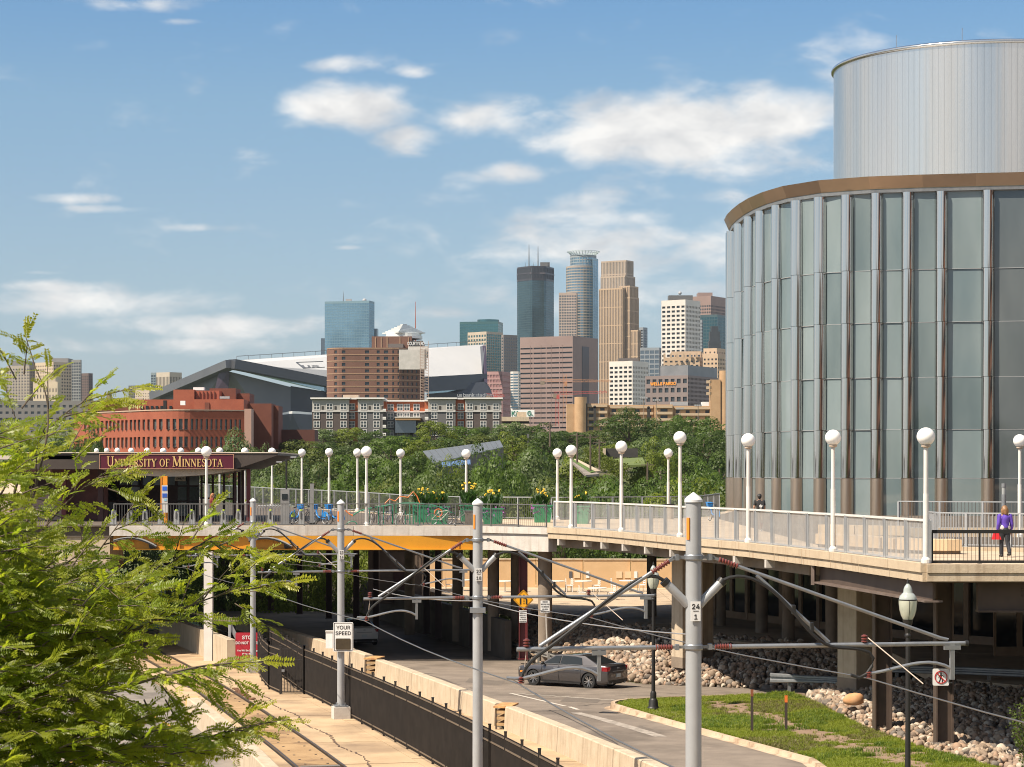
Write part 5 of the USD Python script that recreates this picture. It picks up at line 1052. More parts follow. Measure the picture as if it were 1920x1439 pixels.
# ------------------------------------------------------------------ catenary poles
def insul(p, q, r0=.03, r1=.052, n=7):
    p, q = np.array(p), np.array(q); ts, rs = [], []
    for k in range(n): ts += [k / n, (k + .25) / n, (k + .5) / n, (k + .75) / n]; rs += [r0, r1, r1, r0]
    return MB().tube([p + (q - p) * t for t in ts] + [q], rs + [r0], 10)
ZL, ZU, ZC, HP = 5.52, 7.08, 4.93, 8.2
cat_pos = []
def cat_pole(Y, label, r, plate, seed):
    xy = line_pt(Y); zb = float(zg(Y)); d = np.array([float(_lx(Y, 1)), 1.0]); d /= np.linalg.norm(d); rz = math.atan2(-d[0], d[1]); u = np.array([d[1], -d[0]])
    t = thing('catenary_pole', label, 'pole', (*xy, zb), math.atan2(u[1], u[0]))
    obj('plinth', MB().box((0, 0, .2), (.62, .62, .5)), conc_pale, t); obj('base_plate', MB().box((0, 0, .475), (.5, .5, .05)), steel_galv, t)
    obj('shaft', MB().lathe([(r * 1.08, .5), (r * 1.04, 3), (r, HP - .12), (0, HP - .12)], n=24), pole_grey, t, smooth=40); obj('cap', MB().lathe([(r * 1.18, HP - .16), (r * 1.18, HP - .12), (r * .9, HP - .07), (0, HP + .02)], n=24), M('cap_white', (.6, .6, .6), None, rough=.5), t, smooth=30)
    for k in range(4): a = math.pi / 4 + k * math.pi / 2; obj('anchor_bolt', MB().cyl((.2 * math.cos(a), .2 * math.sin(a)), .02, .5, .6, 6), steel_galv, t)
    for z in (ZL, ZU): obj('clamp', MB().lathe([(r * 1.12, z - .05), (r * 1.22, z - .03), (r * 1.22, z + .03), (r * 1.12, z + .05)], n=20), steel_galv, t, smooth=30)
    st_ = -1.0 if Y > 50 else 0
    obj('orange_sticker', MB().box((-r * .86, -r * .60, HP - .62), (.07, .02, .38), -1.15), orange, t); 
    if plate:
        obj('number_plate', MB().box((0, -r - .02, 6.15), (.17, .02, .34)), white_sign, t)
        mm = MB(); mm.add(*on_wall(text(plate[0], .085, .004, True), (0, -r - .03, 6.19))); mm.add(*on_wall(text(plate[1], .085, .004, True), (0, -r - .03, 6.01))); mm.box((0, -r - .033, 6.155), (.1, .004, .008)); obj('plate_number', mm, sign_black, t)
    for s in (-1, 1):
        S = lambda x, z, y=0.0: np.array([s * x, y, z])
        obj('stub', MB().tube([S(r * .8, 6.25), S(r + .06, 6.35), S(r + .34, 6.62)], .075, 10), pole_grey, t, smooth=40); obj('stub_cap', MB().tube([S(r + .34, 6.62), S(r + .40, 6.68)], .085, 10), black_metal, t, smooth=40)
        for z in (ZL, ZU): obj('link', MB().bar(S(r * 1.1, z), S(r + .24, z), .05).box(S(r + .16, z), (.06, .10, .10)), steel_galv, t)
        end = 3.12 if s < 0 else 4.98
        obj('insulator', insul(S(r + .24, ZL), S(r + .56, ZL)), insul_red, t, smooth=40); obj('pipe', MB().tube([S(r + .5, ZL), S(end, ZL)], .040, 10), steel_galv, t, smooth=40)
        if s < 0:
            a, b_ = S(r + .2, ZU), S(2.72, ZL + .05); dd = (b_ - a) / np.linalg.norm(b_ - a)
            obj('link', MB().bar(a, a + dd * .15, .05), steel_galv, t); obj('insulator', insul(a + dd * .12, a + dd * .50), insul_red, t, smooth=40); obj('strut', MB().tube([a + dd * .48, b_], .037, 10), steel_galv, t, smooth=40); off = np.array([0, -.08, -.07])
            obj('cable', MB().tube(sm([S(r + .38, 6.67), S(r + .62, 6.76), S(r + 1.0, 6.62), S(1.9, ZL + .62) + off, S(2.6, ZL + .08) + off, S(2.95, ZL - .3), S(3.05, ZC + .02)], 26), .032, 7), rubber, t, smooth=40)
            obj('drop_bracket', MB().bar(S(1.68, ZL), S(1.68, ZC + .02), .06, .06, up=(0, 1, 0)).box(S(1.68, ZL - .08), (.24, .08, .08)), steel_galv, t)
            obj('steady_arm', MB().tube(sm([S(1.68, ZC + .12), S(2.2, ZC + .26), S(2.7, ZC + .16), S(3.3, ZC + .10)], 12), .028, 8), steel_galv, t, smooth=40); obj('small_insulator', insul(S(3.05, ZC + .0), S(3.05, ZC + .12), .03, .055, 3), insul_red, t, smooth=40)
            obj('small_insulator', insul(S(2.95, ZL + .04), S(2.95, ZL + .18), .03, .06, 3), insul_red, t, smooth=40); obj('dropper', MB().tube([S(2.95, ZL + .1), S(3.0, ZC)], .010, 5), M('rope_tan', (.35, .28, .22), None), t)
        else:
            a, b_ = S(r + .2, ZU), S(4.5, ZL + .10); dd = (b_ - a) / np.linalg.norm(b_ - a)
            obj('link', MB().bar(a, a + dd * .15, .05), steel_galv, t); obj('insulator', insul(a + dd * .12, a + dd * .50), insul_red, t, smooth=40); obj('strut', MB().tube([a + dd * .48, b_, b_ + S(.14, -.03), b_ + S(.12, -.10)], .033, 10), steel_galv, t, smooth=40)
            a2, b2 = a + dd * .85, S(2.45, ZL + .05); off = np.array([0, -.07, -.06]); obj('strut', MB().tube([a2 + (0, 0, -.04), b2], .033, 10), steel_galv, t, smooth=40)
            obj('cable', MB().tube(sm([S(r + .38, 6.67), S(r + .60, 6.74), a2 * .6 + b2 * .4 + off, b2 + off, S(3.0, ZL - .08), S(3.25, ZL - .2), S(3.2, ZL - .45), S(2.85, ZC + .06)], 28), .03, 7), rubber, t, smooth=40)
            obj('cable_tie', MB().box(a2 * .5 + b2 * .5 + off * .5, (.05, .12, .16)).box(a2 * .25 + b2 * .75 + off * .5, (.05, .12, .16)), black_metal, t)
            obj('drop_bracket', MB().bar(S(4.72, ZL), S(4.72, ZC - .05), .08, .08, up=(0, 1, 0)).box(S(4.72, ZL - .07), (.30, .09, .08)), steel_galv, t); obj('pipe_end', MB().tube([S(4.96, ZL), S(5.02, ZL)], .052, 10), black_metal, t)
            obj('steady_arm', MB().tube(sm([S(4.72, ZC + .14), S(4.2, ZC + .26), S(3.8, ZC + .20), S(3.15, ZC + .08)], 12), .028, 8), steel_galv, t, smooth=40); obj('small_insulator', insul(S(3.18, ZC), S(3.18, ZC + .12), .03, .055, 3), insul_red, t, smooth=40)
            obj('small_insulator', insul(S(3.10, ZL + .04), S(3.10, ZL + .18), .03, .06, 3), insul_red, t, smooth=40); obj('dropper', MB().tube([S(3.14, ZL + .14), S(3.75, ZC + .0, -1.2)], .012, 5), M('rope_tan', (0, 0, 0)), t)
    return t
cat_pole(39.0, 'nearest grey catenary pole, numbered 24 over 1, at the right', .135, ('24', '1'), 1); cat_pole(60.8, 'second grey catenary pole, before the right end of the yellow girder', .132, ('23', '18'), 2)
cat_pole(84.0, 'third grey catenary pole, carrying the speed sign', .13, ('23', '16'), 3); cat_pole(105.5, 'fourth grey catenary pole, beside the red stop sign', .13, None, 4)
single('pole_band', MB().box((*line_pt(60.8), zg(60.8) + 5.18), (.42, .36, .14)), steel_galv, 'square steel bracket clamped round the second catenary pole', 'bracket')
single('pole_band', MB().box((*line_pt(105.5), zg(105.5) + 6.55), (.55, .4, .18)), steel_galv, 'square steel bracket clamped round the fourth catenary pole', 'bracket')
for nm, o, lab in (('left', -3.1, 'overhead contact wire above the left track'), ('right', 3.15, 'overhead contact wire above the right track')):
    pts = []
    for y0, y1 in zip((6, 22, 39, 60.8, 84, 105.5, 128), (22, 39, 60.8, 84, 105.5, 128, 150)):
        for k in range(6): y = y0 + (y1 - y0) * k / 6; q = line_pt(y0, o) * (1 - k / 6) + line_pt(y1, o) * k / 6; z0, z1 = zg(y0) + ZC, zg(y1) + ZC; pts.append((*q, z0 + (z1 - z0) * k / 6 - .10 * math.sin(math.pi * k / 6)))
    single('contact_wire', MB().tube(pts, .013, 6), M('wire_grey', (.14, .135, .13), None, rough=.4, metal=.5), lab, 'wire')
wm_ = M('wire_light', (.40, .39, .38), None, rough=.4, metal=.6)
def wire(a, b, label, r=.012, sag=.12): a, b = np.array(a), np.array(b); single('guy_wire', MB().tube([a + (b - a) * t - (0, 0, sag * 4 * t * (1 - t)) for t in np.linspace(0, 1, 9)], r, 5), wm_, label, 'wire')
wire(P(700, 1105, 84), P(893, 1127, 60.8), 'light guy wire between the speed sign pole and the second catenary pole', .014); wire(P(480, 1030, 105), P(640, 1060, 84), 'light guy wire from the fourth to the third catenary pole', .014); wire(P(905, 1130, 60.8), P(1290, 1190, 39.2), 'light guy wire from the second catenary pole to the nearest one')

# ------------------------------------------------------------------ signs
def plate(w, h, rad, th=.02): return MB().prism(shapely.box(-w / 2 + rad, -h / 2 + rad, w / 2 - rad, h / 2 - rad).buffer(rad, 4), 0, th).vf()
xy = line_pt(84); zb = float(zg(84)); sY = 83.75; c = P(643.5, 1194.5, sY)
t = thing('speed_sign', 'white electronic YOUR SPEED sign on the third catenary pole', 'sign', c)
obj('board', on_wall(plate(.74, 1.10, .05, .06), c + (0, .06, 0)), white_sign, t, world=True); obj('border', on_wall(MB().prism(shapely.box(-.31, -.49, .31, .49).buffer(.035).difference(shapely.box(-.31, -.49, .31, .49).buffer(.015)), 0, .006).vf(), c), sign_black, t, world=True)
m = MB(); m.add(*on_wall(text('YOUR', .135, .006, True), c + (0, 0, .28))); m.add(*on_wall(text('SPEED', .135, .006, True), c + (0, 0, .07))); obj('lettering', m, sign_black, t, world=True)
obj('display', on_wall(plate(.56, .42, .04, .012), c + (0, 0, -.27)), M('display_dark', (.045, .032, .018), (.06, .045, .025), 6, .35), t, world=True)
t = thing('battery_box', 'white control box behind the speed sign', 'box', P(618, 1198, 84)); obj('cabinet', MB().box(P(618, 1200, 84), (.26, .3, .62)), white_sign, t, world=True); obj('hood', MB().box(P(618, 1184, 84), (.30, .34, .06)), M('hood_grey', (.45, .42, .38), None), t, world=True)
c = P(465.5, 1212, 107.2); t = thing('stop_sign_board', 'red STOP DO NOT ENTER board behind the fourth catenary pole', 'sign', c + (0, 0, -.9)); obj('board', on_wall(plate(1.22, 1.30, .07), c), sign_red, t, world=True)
m = MB()
for w, h, z in (('STOP', .16, .34), ('DO NOT ENTER', .118, .10), ('You Will Be In Danger', .075, -.24), ('If You Enter', .075, -.40)): m.add(*on_wall(text(w, h, .008, True), c + (0, -.03, z)))
obj('lettering', m, white_sign, t, world=True); obj('leg', MB().box(c + (-.45, .06, -.95), (.06, .06, .7)), steel_galv, t, world=True); obj('leg', MB().box(c + (.45, .06, -.95), (.06, .06, .7)), steel_galv, t, world=True)
c = P(981.5, 1125, 115.0); t = thing('lane_sign', 'yellow diamond lane reduction sign on the red post', 'sign', c); s = .48; dia = Polygon([(0, -s), (s, 0), (0, s), (-s, 0)]).buffer(.03)
obj('board', on_wall(MB().prism(dia, 0, .02).vf(), c), sign_yellow, t, world=True); obj('border', on_wall(MB().prism(dia.buffer(-.03).difference(dia.buffer(-.05)), 0, .006).vf(), c - (0, .022, 0)), sign_black, t, world=True)
m = MB(); q = lambda pts: on_wall(MB().prism(Polygon(pts), 0, .006).vf(), c - (0, .022, 0)); m.add(*q([(-.19, -.24), (-.11, -.24), (-.11, .24), (-.19, .24)]))
m.add(*q([(.12, -.24), (.20, -.24), (.20, .02), (.06, .20), (.06, .26), (-.02, .26), (-.02, .18), (.12, 0)]))
for k in range(3): m.add(*q([(.0, -.22 + .12 * k), (.05, -.22 + .12 * k), (.05, -.15 + .12 * k), (.0, -.15 + .12 * k)]))
obj('symbol', m, sign_black, t, world=True)
def small_sign(px, py, Y, w, h, lines, label, post=None):
    c = P(px, py, Y); t = thing('notice_sign', label, 'sign', c); obj('board', on_wall(plate(w, h, .03), c), white_sign, t, world=True); m = MB()
    for k, ln in enumerate(lines): m.add(*on_wall(text(ln, h / len(lines) * .5, .006, True, sx=.8), c + (0, -.022, h / 2 - h / len(lines) * (k + .75))))
    obj('lettering', m, M('sign_ink', (.09, .085, .08), None), t, world=True)
    if post is not None: obj('post', MB().bar(c + (0.03, .04, -h / 2 + .1), (c[0] + .12, c[1] + .04, post), .06), conc_pale, t, world=True)
small_sign(980.5, 1156, 115.0, .40, .64, ('AUTHORIZED', 'BUSES AND', 'BIKES ONLY', 'VEHICLES', 'NO TRUCKS', 'PROHIBITED'), 'white notice sign below the yellow diamond on the red post'); small_sign(1022, 1138, 113.0, .46, .62, ('BRIDGE', 'RESTRICTED', 'ON BRIDGE', 'NO PEDS', 'PROHIBITED'), 'white notice sign on a thin tan post before the round column', .2)
c = P(1764, 1270, 71.5); t = thing('no_walking_sign', 'white square sign with a crossed out walker on the tall dark post', 'sign', c); obj('board', on_wall(plate(.52, .54, .05), c), white_sign, t, world=True)
ring = Point(0, 0).buffer(.205, 24).difference(Point(0, 0).buffer(.175, 24)).union(LineString([(-.14, .14), (.14, -.14)]).buffer(.016)); obj('red_ring', on_wall(MB().prism(ring, 0, .008).vf(), c - (0, .03, 0)), M('ring_red', (.45, .02, .02), None), t, world=True)
man = shapely.union_all([Point(.0, .125).buffer(.03), LineString([(.0, .08), (-.005, -.02)]).buffer(.028), LineString([(0, -.02), (.05, -.08), (.04, -.15)]).buffer(.016), LineString([(-.01, -.02), (-.03, -.09), (-.06, -.15)]).buffer(.016), LineString([(0, .08), (-.06, .03), (-.07, -.02)]).buffer(.011), LineString([(0, .08), (.06, .05), (.09, .0)]).buffer(.011)])
m = MB()
for q_ in getattr(man, 'geoms', [man]): m.add(*on_wall(MB().prism(q_, 0, .006).vf(), c - (0, .022, 0)))
obj('walker', m, sign_black, t, world=True)
obj('fixing', MB().box(c + (.22, .05, .18), (.3, .06, .03)).box(c + (.22, .05, -.18), (.3, .06, .03)), steel_galv, t, world=True)

# ------------------------------------------------------------------ black fence between the tracks, with a gate
def fence(name, label, pts, h=1.95, bay=2.1, pick=.09):
    ls = LineString(pts); n = max(1, round(ls.length / bay)); at = lambda s: np.array(ls.interpolate(min(max(s, 0), ls.length)).coords[0]); o = at(0); t = thing(name, label, 'fence', (*o, zg(o[1])))
    W = lambda p, z: np.array([p[0], p[1], float(zg(p[1])) + z])
    for k in range(n + 1):
        p = at(ls.length * k / n); obj('post', MB().box(W(p, h / 2 + .04), (.075, .075, h + .1)).box(W(p, h + .1), (.09, .09, .03)), black_fence, t, world=True)
        if k == n: break
        A, B = at(ls.length * (k + .02) / n), at(ls.length * (k + .98) / n)
        for z in (.16, h - .36, h - .08): obj('rail', MB().bar(W(A, z), W(B, z), .045, .045), M('fence_rail', (.12, .09, .065), None, rough=.45), t, world=True)
        m = MB(); c = int(np.linalg.norm(B - A) / pick)
        for i in range(1, c): p = A + (B - A) * i / c; m.bar(W(p, .05), W(p, h - .02), .022, up=(0, 1, 0))
        obj('pickets', m, black_fence, t, world=True, kind='stuff')
    return t
main = [tuple(line_pt(y, .38)) for y in np.arange(38, 94.5, 4)] + [(-8.72, 94.0)]
fence('picket_fence', 'long black picket fence between the two tracks', main)
fence('picket_fence', 'short black fence panel left of the open gate', [(-9.72, 94.0), (-10.45, 96.4)], 1.95, 2.5)
fence('picket_fence', 'black picket fence from the gate to the fourth catenary pole', [(-10.45, 96.4), (-11.3, 101), (-12.1, 106.8)]); fence('picket_fence', 'rear black fence run behind the gate', [(-8.72, 94.0), (-10.0, 100), (-11.5, 106.5)])
t = thing('fence_gate', 'black see-through gate in the picket fence', 'gate', (-9.22, 94.0, zg(94))); obj('gate_frame', MB().box((-.46, 0, 1.0), (.06, .06, 1.9)).box((.46, 0, 1.0), (.06, .06, 1.9)).box((0, 0, .10), (.9, .05, .05)).box((0, 0, 1.90), (.9, .05, .05)).box((0, 0, 1.45), (.9, .04, .04)), black_fence, t)
for k in range(6): obj('bar', MB().box((-.33 + .132 * k, 0, 1.0), (.026, .026, 1.78)), black_fence, t)
obj('latch', MB().box((-.38, -.05, 1.0), (.12, .06, .10)), steel_galv, t)
m = MB(); r = np.random.default_rng(3); wp = line_pt(105.4, -.25)
for k in range(160): a = r.uniform(0, 6.28); q = np.append(wp + r.uniform(-.5, .5, 2), zg(105) + r.uniform(0, .5)); s = r.uniform(.03, .06); n_ = r.normal(size=3); n_ /= np.linalg.norm(n_); u_ = np.cross(n_, (.2, .9, .3)); m.quad(q - u_ * s, q - np.cross(n_, u_) * s, q + u_ * s, q + np.cross(n_, u_) * s)
single('weed', m, grass_mats[1], 'green weed growing at the foot of the fourth catenary pole', 'weed', kind='stuff')
# ------------------------------------------------------------------ acorn street lamps, marker posts, guard rails
acorn_glass = M('acorn_glass', (.46, .47, .38), (.38, .40, .32), 3, .15, coat=.5); 
def acorn(X, Y, z, H, label):
    t = thing('acorn_lamp', label, 'street lamp', (X, Y, z)); obj('base', MB().lathe([(.24, 0), (.24, .06), (.19, .12), (.17, .35), (.12, .42), (.12, .62), (.085, .70)], n=16), black_metal, t, smooth=35); obj('post', MB().lathe([(.075, .65), (.055, H - 1.35), (.08, H - 1.32), (.08, H - 1.28), (.06, H - 1.25), (.10, H - 1.05), (.135, H - .90)], n=14), black_metal, t, smooth=35)
    obj('globe', MB().lathe([(.12, H - .90), (.175, H - .80), (.215, H - .65), (.232, H - .50), (.232, H - .42)], n=18), acorn_glass, t, smooth=True); obj('band', MB().lathe([(.23, H - .43), (.235, H - .41), (.23, H - .39)], n=18), black_metal, t)
    obj('upper_globe', MB().lathe([(.228, H - .39), (.205, H - .31), (.15, H - .25), (.115, H - .22), (.11, H - .14), (.085, H - .07), (.03, H)], n=18), M('acorn_upper', (.34, .37, .34), None, rough=.12, coat=.6), t, smooth=True); obj('finial', MB().lathe([(.03, H - .02), (.035, H + .03), (.008, H + .14)], n=8), black_metal, t, smooth=True)
    for a in np.arange(0, 6.28, 1.57): obj('cage_rib', MB().tube([(.13 * math.cos(a), .13 * math.sin(a), H - .9), (.205 * math.cos(a), .205 * math.sin(a), H - .7), (.24 * math.cos(a), .24 * math.sin(a), H - .42)], .007, 4), black_metal, t)
acorn(5.45, 86.4, .36, 5.55, 'black acorn street lamp on the grass left of the nearest catenary pole'); acorn(9.95, 56.3, .95, 5.75, 'black acorn street lamp at the right, before the big concrete pier')
def marker(px, py, H, col, label):
    p = G(px, py, .5); p[2] = float(zgrass(p[0], p[1])); t = thing('marker_post', label, 'post', p); obj('stake', MB().box((0, 0, H / 2), (.09, .05, H)), M('marker_dark', (.05, .035, .03), None), t); obj('tip', MB().box((0, -.003, H - .12), (.093, .06, .24)), M('tip_' + col, {'rust': (.22, .07, .03), 'orange': (.70, .16, .03)}[col], None), t)
marker(1410, 1372, 1.5, 'rust', 'thin dark marker post in the grass, left of two'); marker(1474, 1371, 1.25, 'orange', 'dark marker post with an orange top, right of two')
def guardrail(label, pts, z, flare=False, mt=steel_galv):
    t = thing('guard_rail', label, 'guard rail', (*pts[0], z - .6)); ls = LineString(pts); n = max(1, round(ls.length / 1.9)); at = lambda s: np.array(ls.interpolate(s).coords[0])
    prof = [(0, -.155), (.06, -.12), (.06, -.06), (0, -.02), (0, .02), (.06, .06), (.06, .12), (0, .155)]
    for k in range(n):
        a, b = at(ls.length * k / n), at(ls.length * (k + 1) / n); d = (b - a) / np.linalg.norm(b - a); nn = np.array([d[1], -d[0]]); f = 1.35 if flare and k == 0 else 1
        v = [np.append(a + nn * o * f, z + h * f) for o, h in prof] + [np.append(b + nn * o, z + h) for o, h in prof]; obj('rail_beam', MB().add(v, [(i, 8 + i, 9 + i, i + 1) for i in range(7)]), mt, t, world=True, smooth=20)
        c = (a + b) / 2 - nn * .12; obj('post', MB().box((c[0], c[1], z - .35), (.12, .16, .95)), mt, t, world=True)
guardrail('short steel guard rail with a flared end beside the big pier', [(10.75, 93.2), (12.3, 92.6), (13.6, 92.0)], .95, True); guardrail('shaded steel guard rail behind the stone heap at the right', [(14.3, 88.6), (18, 87.4), (24, 84)], 1.75)
guardrail('steel guard rail along the right edge of the shaded road', [(2.2, 111.5), (.2, 119), (-3.6, 134), (-8.6, 154)], .30, False, M('rail_weathered', (.16, .15, .14), (.22, .21, .19), 3, .6, .3))

# ------------------------------------------------------------------ cars
def car(label, X, Y, z, heading, paint, name='sedan', plate_c=(.5, .55, .55)):
    t = thing(name, label, 'car', (X, Y, z), heading)
    xs_ = np.array([-2.54, -2.50, -2.35, -2.0, -1.6, -1.0, -.4, .2, .8, 1.1, 1.6, 2.0, 2.3, 2.45, 2.52])
    hw = np.array([.74, .82, .88, .925, .94, .945, .945, .945, .945, .94, .93, .90, .84, .77, .66])
    zs_ = np.array([.92, 1.04, 1.10, 1.115, 1.10, 1.055, 1.03, 1.02, 1.01, 1.00, .96, .93, .885, .84, .74])
    zb0 = np.array([.38, .30, .25, .21, .2, .2, .2, .2, .2, .2, .2, .22, .25, .28, .36]); V = []
    for x, w, zs, zb in zip(xs_, hw, zs_, zb0):
        h = zs - zb; prof = [(0, zb), (w * .86, zb), (w * .95, zb + h * .10), (w * .985, zb + h * .30), (w, zb + h * .56), (w * .985, zb + h * .74), (w * .955, zb + h * .90), (w * .90, zb + h * .965), (w * .72, zs), (0, zs + .015)]
        ring = [(x, y, q) for y, q in prof] + [(x, -y, q) for y, q in prof[-2:0:-1]]; V.append(ring)
    n = len(V[0]); v = np.array(V).reshape(-1, 3); f = []
    for i in range(len(V) - 1):
        for j in range(n): a, b = i * n + j, i * n + (j + 1) % n; f += [(a, b, b + n), (a, b + n, a + n)]
    f += [(0, j + 1, j) for j in range(1, n - 1)]; L = (len(V) - 1) * n; f += [(L, L + j, L + j + 1) for j in range(1, n - 1)]
    tm = trimesh.Trimesh(v, f, process=True); tm.fix_normals(); body = manifold3d.Manifold(manifold3d.Mesh(np.array(tm.vertices, np.float32), np.array(tm.faces, np.uint32)))
    for x in (-1.55, 1.50):
        for s in (-1, 1): body -= manifold3d.Manifold.cylinder(.62, .415, .415, 28).rotate([90, 0, 0]).translate([x, s * .94 + .31, .355])
    obj('body', body, paint, t, smooth=28)
    # greenhouse
    ZBt, ZR = 1.02, 1.475; gh = [(-1.98, 1.10, .74), (-1.15, 1.44, .60), (-.55, ZR, .60), (.10, ZR - .01, .60), (.42, 1.43, .60), (1.18, 1.0, .72)]; v = []
    for x, zt_c, w in gh: v += [(x, -w, zt_c), (x, w, zt_c)]
    base = [(-2.0, -.80, 1.06), (-2.0, .80, 1.06), (1.22, -.82, .98), (1.22, .82, .98), (-.4, -.845, 1.0), (-.4, .845, 1.0)]
    obj('roof', hull(v + base), paint, t, smooth=25)
    # glass: side windows on the leaning sides
    ys = lambda z_, s: s * (.845 - (z_ - 1.02) * (.845 - .605) / (ZR - 1.02) + .012)
    for s, side in ((1, 'l'), (-1, 'r')):
        for nm, pl in (('front_window', [(.96, 1.055), (.12, 1.055), (.10, 1.405), (.40, 1.385)]), ('rear_window', [(.06, 1.055), (-1.15, 1.065), (-1.02, 1.36), (-.65, 1.41), (.04, 1.41)])):
            q = [(x, ys(z_, s), z_) for x, z_ in pl]; m = MB().add(q, [(0, i, i + 1) for i in range(1, len(q) - 1)]); obj(nm, m, dark_glass, t)
        obj('window_trim', MB().bar((.98, ys(1.04, s), 1.04), (-1.2, ys(1.05, s), 1.05), .012, .02), steel_galv, t)
        m = MB(); 
        for x in (1.02, .08, -1.12): m.bar((x, s * .948, .30), (x, s * .935, .99), .012, .012, up=(1, 0, 0))
        m.bar((1.02, s * .925, .29), (-1.05, s * .925, .29), .01, .015); obj('door_seams', m, black_metal, t, kind='stuff')
        for x in (.25, -.92): obj('door_handle', MB().box((x, s * .945, .86), (.20, .04, .035)), steel_galv, t)
        obj('mirror', MB().ball((.92, s * 1.0, 1.06), .10, 2, (.8, 1, .75)).bar((.92, s * .84, 1.02), (.92, s * .98, 1.04), .05), black_metal, t, smooth=40)
        obj('taillight', hull([(-2.50, s * .60, .80), (-2.53, s * .60, 1.0), (-2.49, s * .83, .82), (-2.48, s * .83, 1.02), (-2.25, s * .905, .84), (-2.25, s * .895, 1.02), (-2.56, s * .7, .85), (-2.56, s * .7, .99)]), M('taillight_red', (.22, .008, .012), None, rough=.15, coat=1), t)
        obj('headlight', hull([(2.47, s * .55, .66), (2.47, s * .55, .78), (2.50, s * .45, .70), (2.28, s * .865, .70), (2.28, s * .855, .80), (2.42, s * .75, .64), (2.40, s * .76, .80)]), M('headlight_clear', (.5, .5, .5), None, rough=.1, coat=1), t); obj('side_marker', MB().box((2.18, s * .89, .62), (.16, .03, .07)), orange, t)
        obj('sill', MB().box((0, s * .88, .235), (2.2, .12, .07)), black_metal, t)
    def pl3(name, q, mt): obj(name, MB().add(q, [(0, 1, 2), (0, 2, 3)]), mt, t)
    pl3('windscreen', [(1.17, -.66, 1.035), (1.17, .66, 1.035), (.455, .54, 1.428), (.455, -.54, 1.428)], dark_glass); pl3('back_window', [(-1.95, .66, 1.13), (-1.95, -.66, 1.13), (-1.20, -.54, 1.435), (-1.20, .54, 1.435)], dark_glass)
    obj('number_plate', MB().box((-2.555, 0, .62), (.02, .32, .16)), M('plate_white', plate_c, None), t); obj('boot_trim', MB().box((-2.55, 0, .82), (.03, .9, .03)).box((-2.55, 0, .95), (.03, .12, .04)), steel_galv, t)
    obj('rear_bumper', MB().box((-2.50, 0, .36), (.10, 1.5, .14)), black_metal, t); obj('grille', MB().box((2.50, 0, .66), (.06, .75, .22)), black_metal, t)
    obj('exhaust', MB().tube([(-2.57, .5, .29), (-2.4, .5, .29)], .045, 8).tube([(-2.57, -.5, .29), (-2.4, -.5, .29)], .045, 8), steel_galv, t); obj('underbody', MB().box((0, 0, .26), (4.6, 1.3, .12)), black_metal, t)
    obj('wheel_well', MB().box((-1.55, 0, .42), (.78, 1.30, .5)).box((1.5, 0, .42), (.78, 1.30, .5)), black_metal, t)
    for x in (-1.55, 1.50):
        for s in (-1, 1):
            w = t.path + '/' + numbered(t.path, 'wheel'); UsdGeom.Xform.Define(stage, w); c = (x, s * .83, .355)
            def disc(prof, nn=26):
                m = MB().lathe(prof, n=nn); v = m.v[0]; v2 = np.column_stack([v[:, 0], v[:, 2], v[:, 1]]); 
                if s < 0: v2[:, 1] *= -1
                return MB().add(v2 + np.array(c), m.f[0][:, ::-1] if s > 0 else m.f[0])
            obj('tyre', disc([(.245, -.10), (.33, -.105), (.355, -.07), (.355, .07), (.34, .10), (.25, .105), (.245, .06)]), rubber, w, smooth=30)
            obj('rim', disc([(.0, .02), (.235, .03), (.25, .06), (.248, .10)]), M('rim_shadow', (.04, .04, .04), None, rough=.4, metal=.5), w, smooth=30); m = MB()
            for k in range(10): a = 2 * math.pi * k / 10 + (.09 if k % 2 else -.09); m.bar((c[0] + .03 * math.cos(a), c[1] + s * .06, c[2] + .03 * math.sin(a)), (c[0] + .24 * math.cos(a), c[1] + s * .085, c[2] + .24 * math.sin(a)), .035, .03, up=(0, 1, 0))
            m.mesh(trimesh.creation.icosphere(1, .05).apply_translation((c[0], c[1] + s * .06, c[2]))); obj('spokes', m, M('alloy', (.50, .49, .48), None, rough=.25, metal=.9), w)
    return t
paint = lambda n_, c, met: usdkit.material(stage, '/World/Looks/' + n_, {"p": ("principled_bsdf", {"base_color": c, "metallic": met, "roughness": .32, "coat_weight": 1.0, "coat_roughness": .04})}, [], surface="p.BSDF")
car('dark grey sedan driving past the stones on the sunlit road', 2.72, 101.9, -.21, math.atan2(.59, -.8), paint('paint_grey', (.075, .068, .068), .55))
car('white sedan seen from behind in the shade under the bridge', -9.2, 131, -.5, math.atan2(1, -.30), paint('paint_white', (.62, .62, .60), 0.0), 'sedan', (.4, .4, .4))
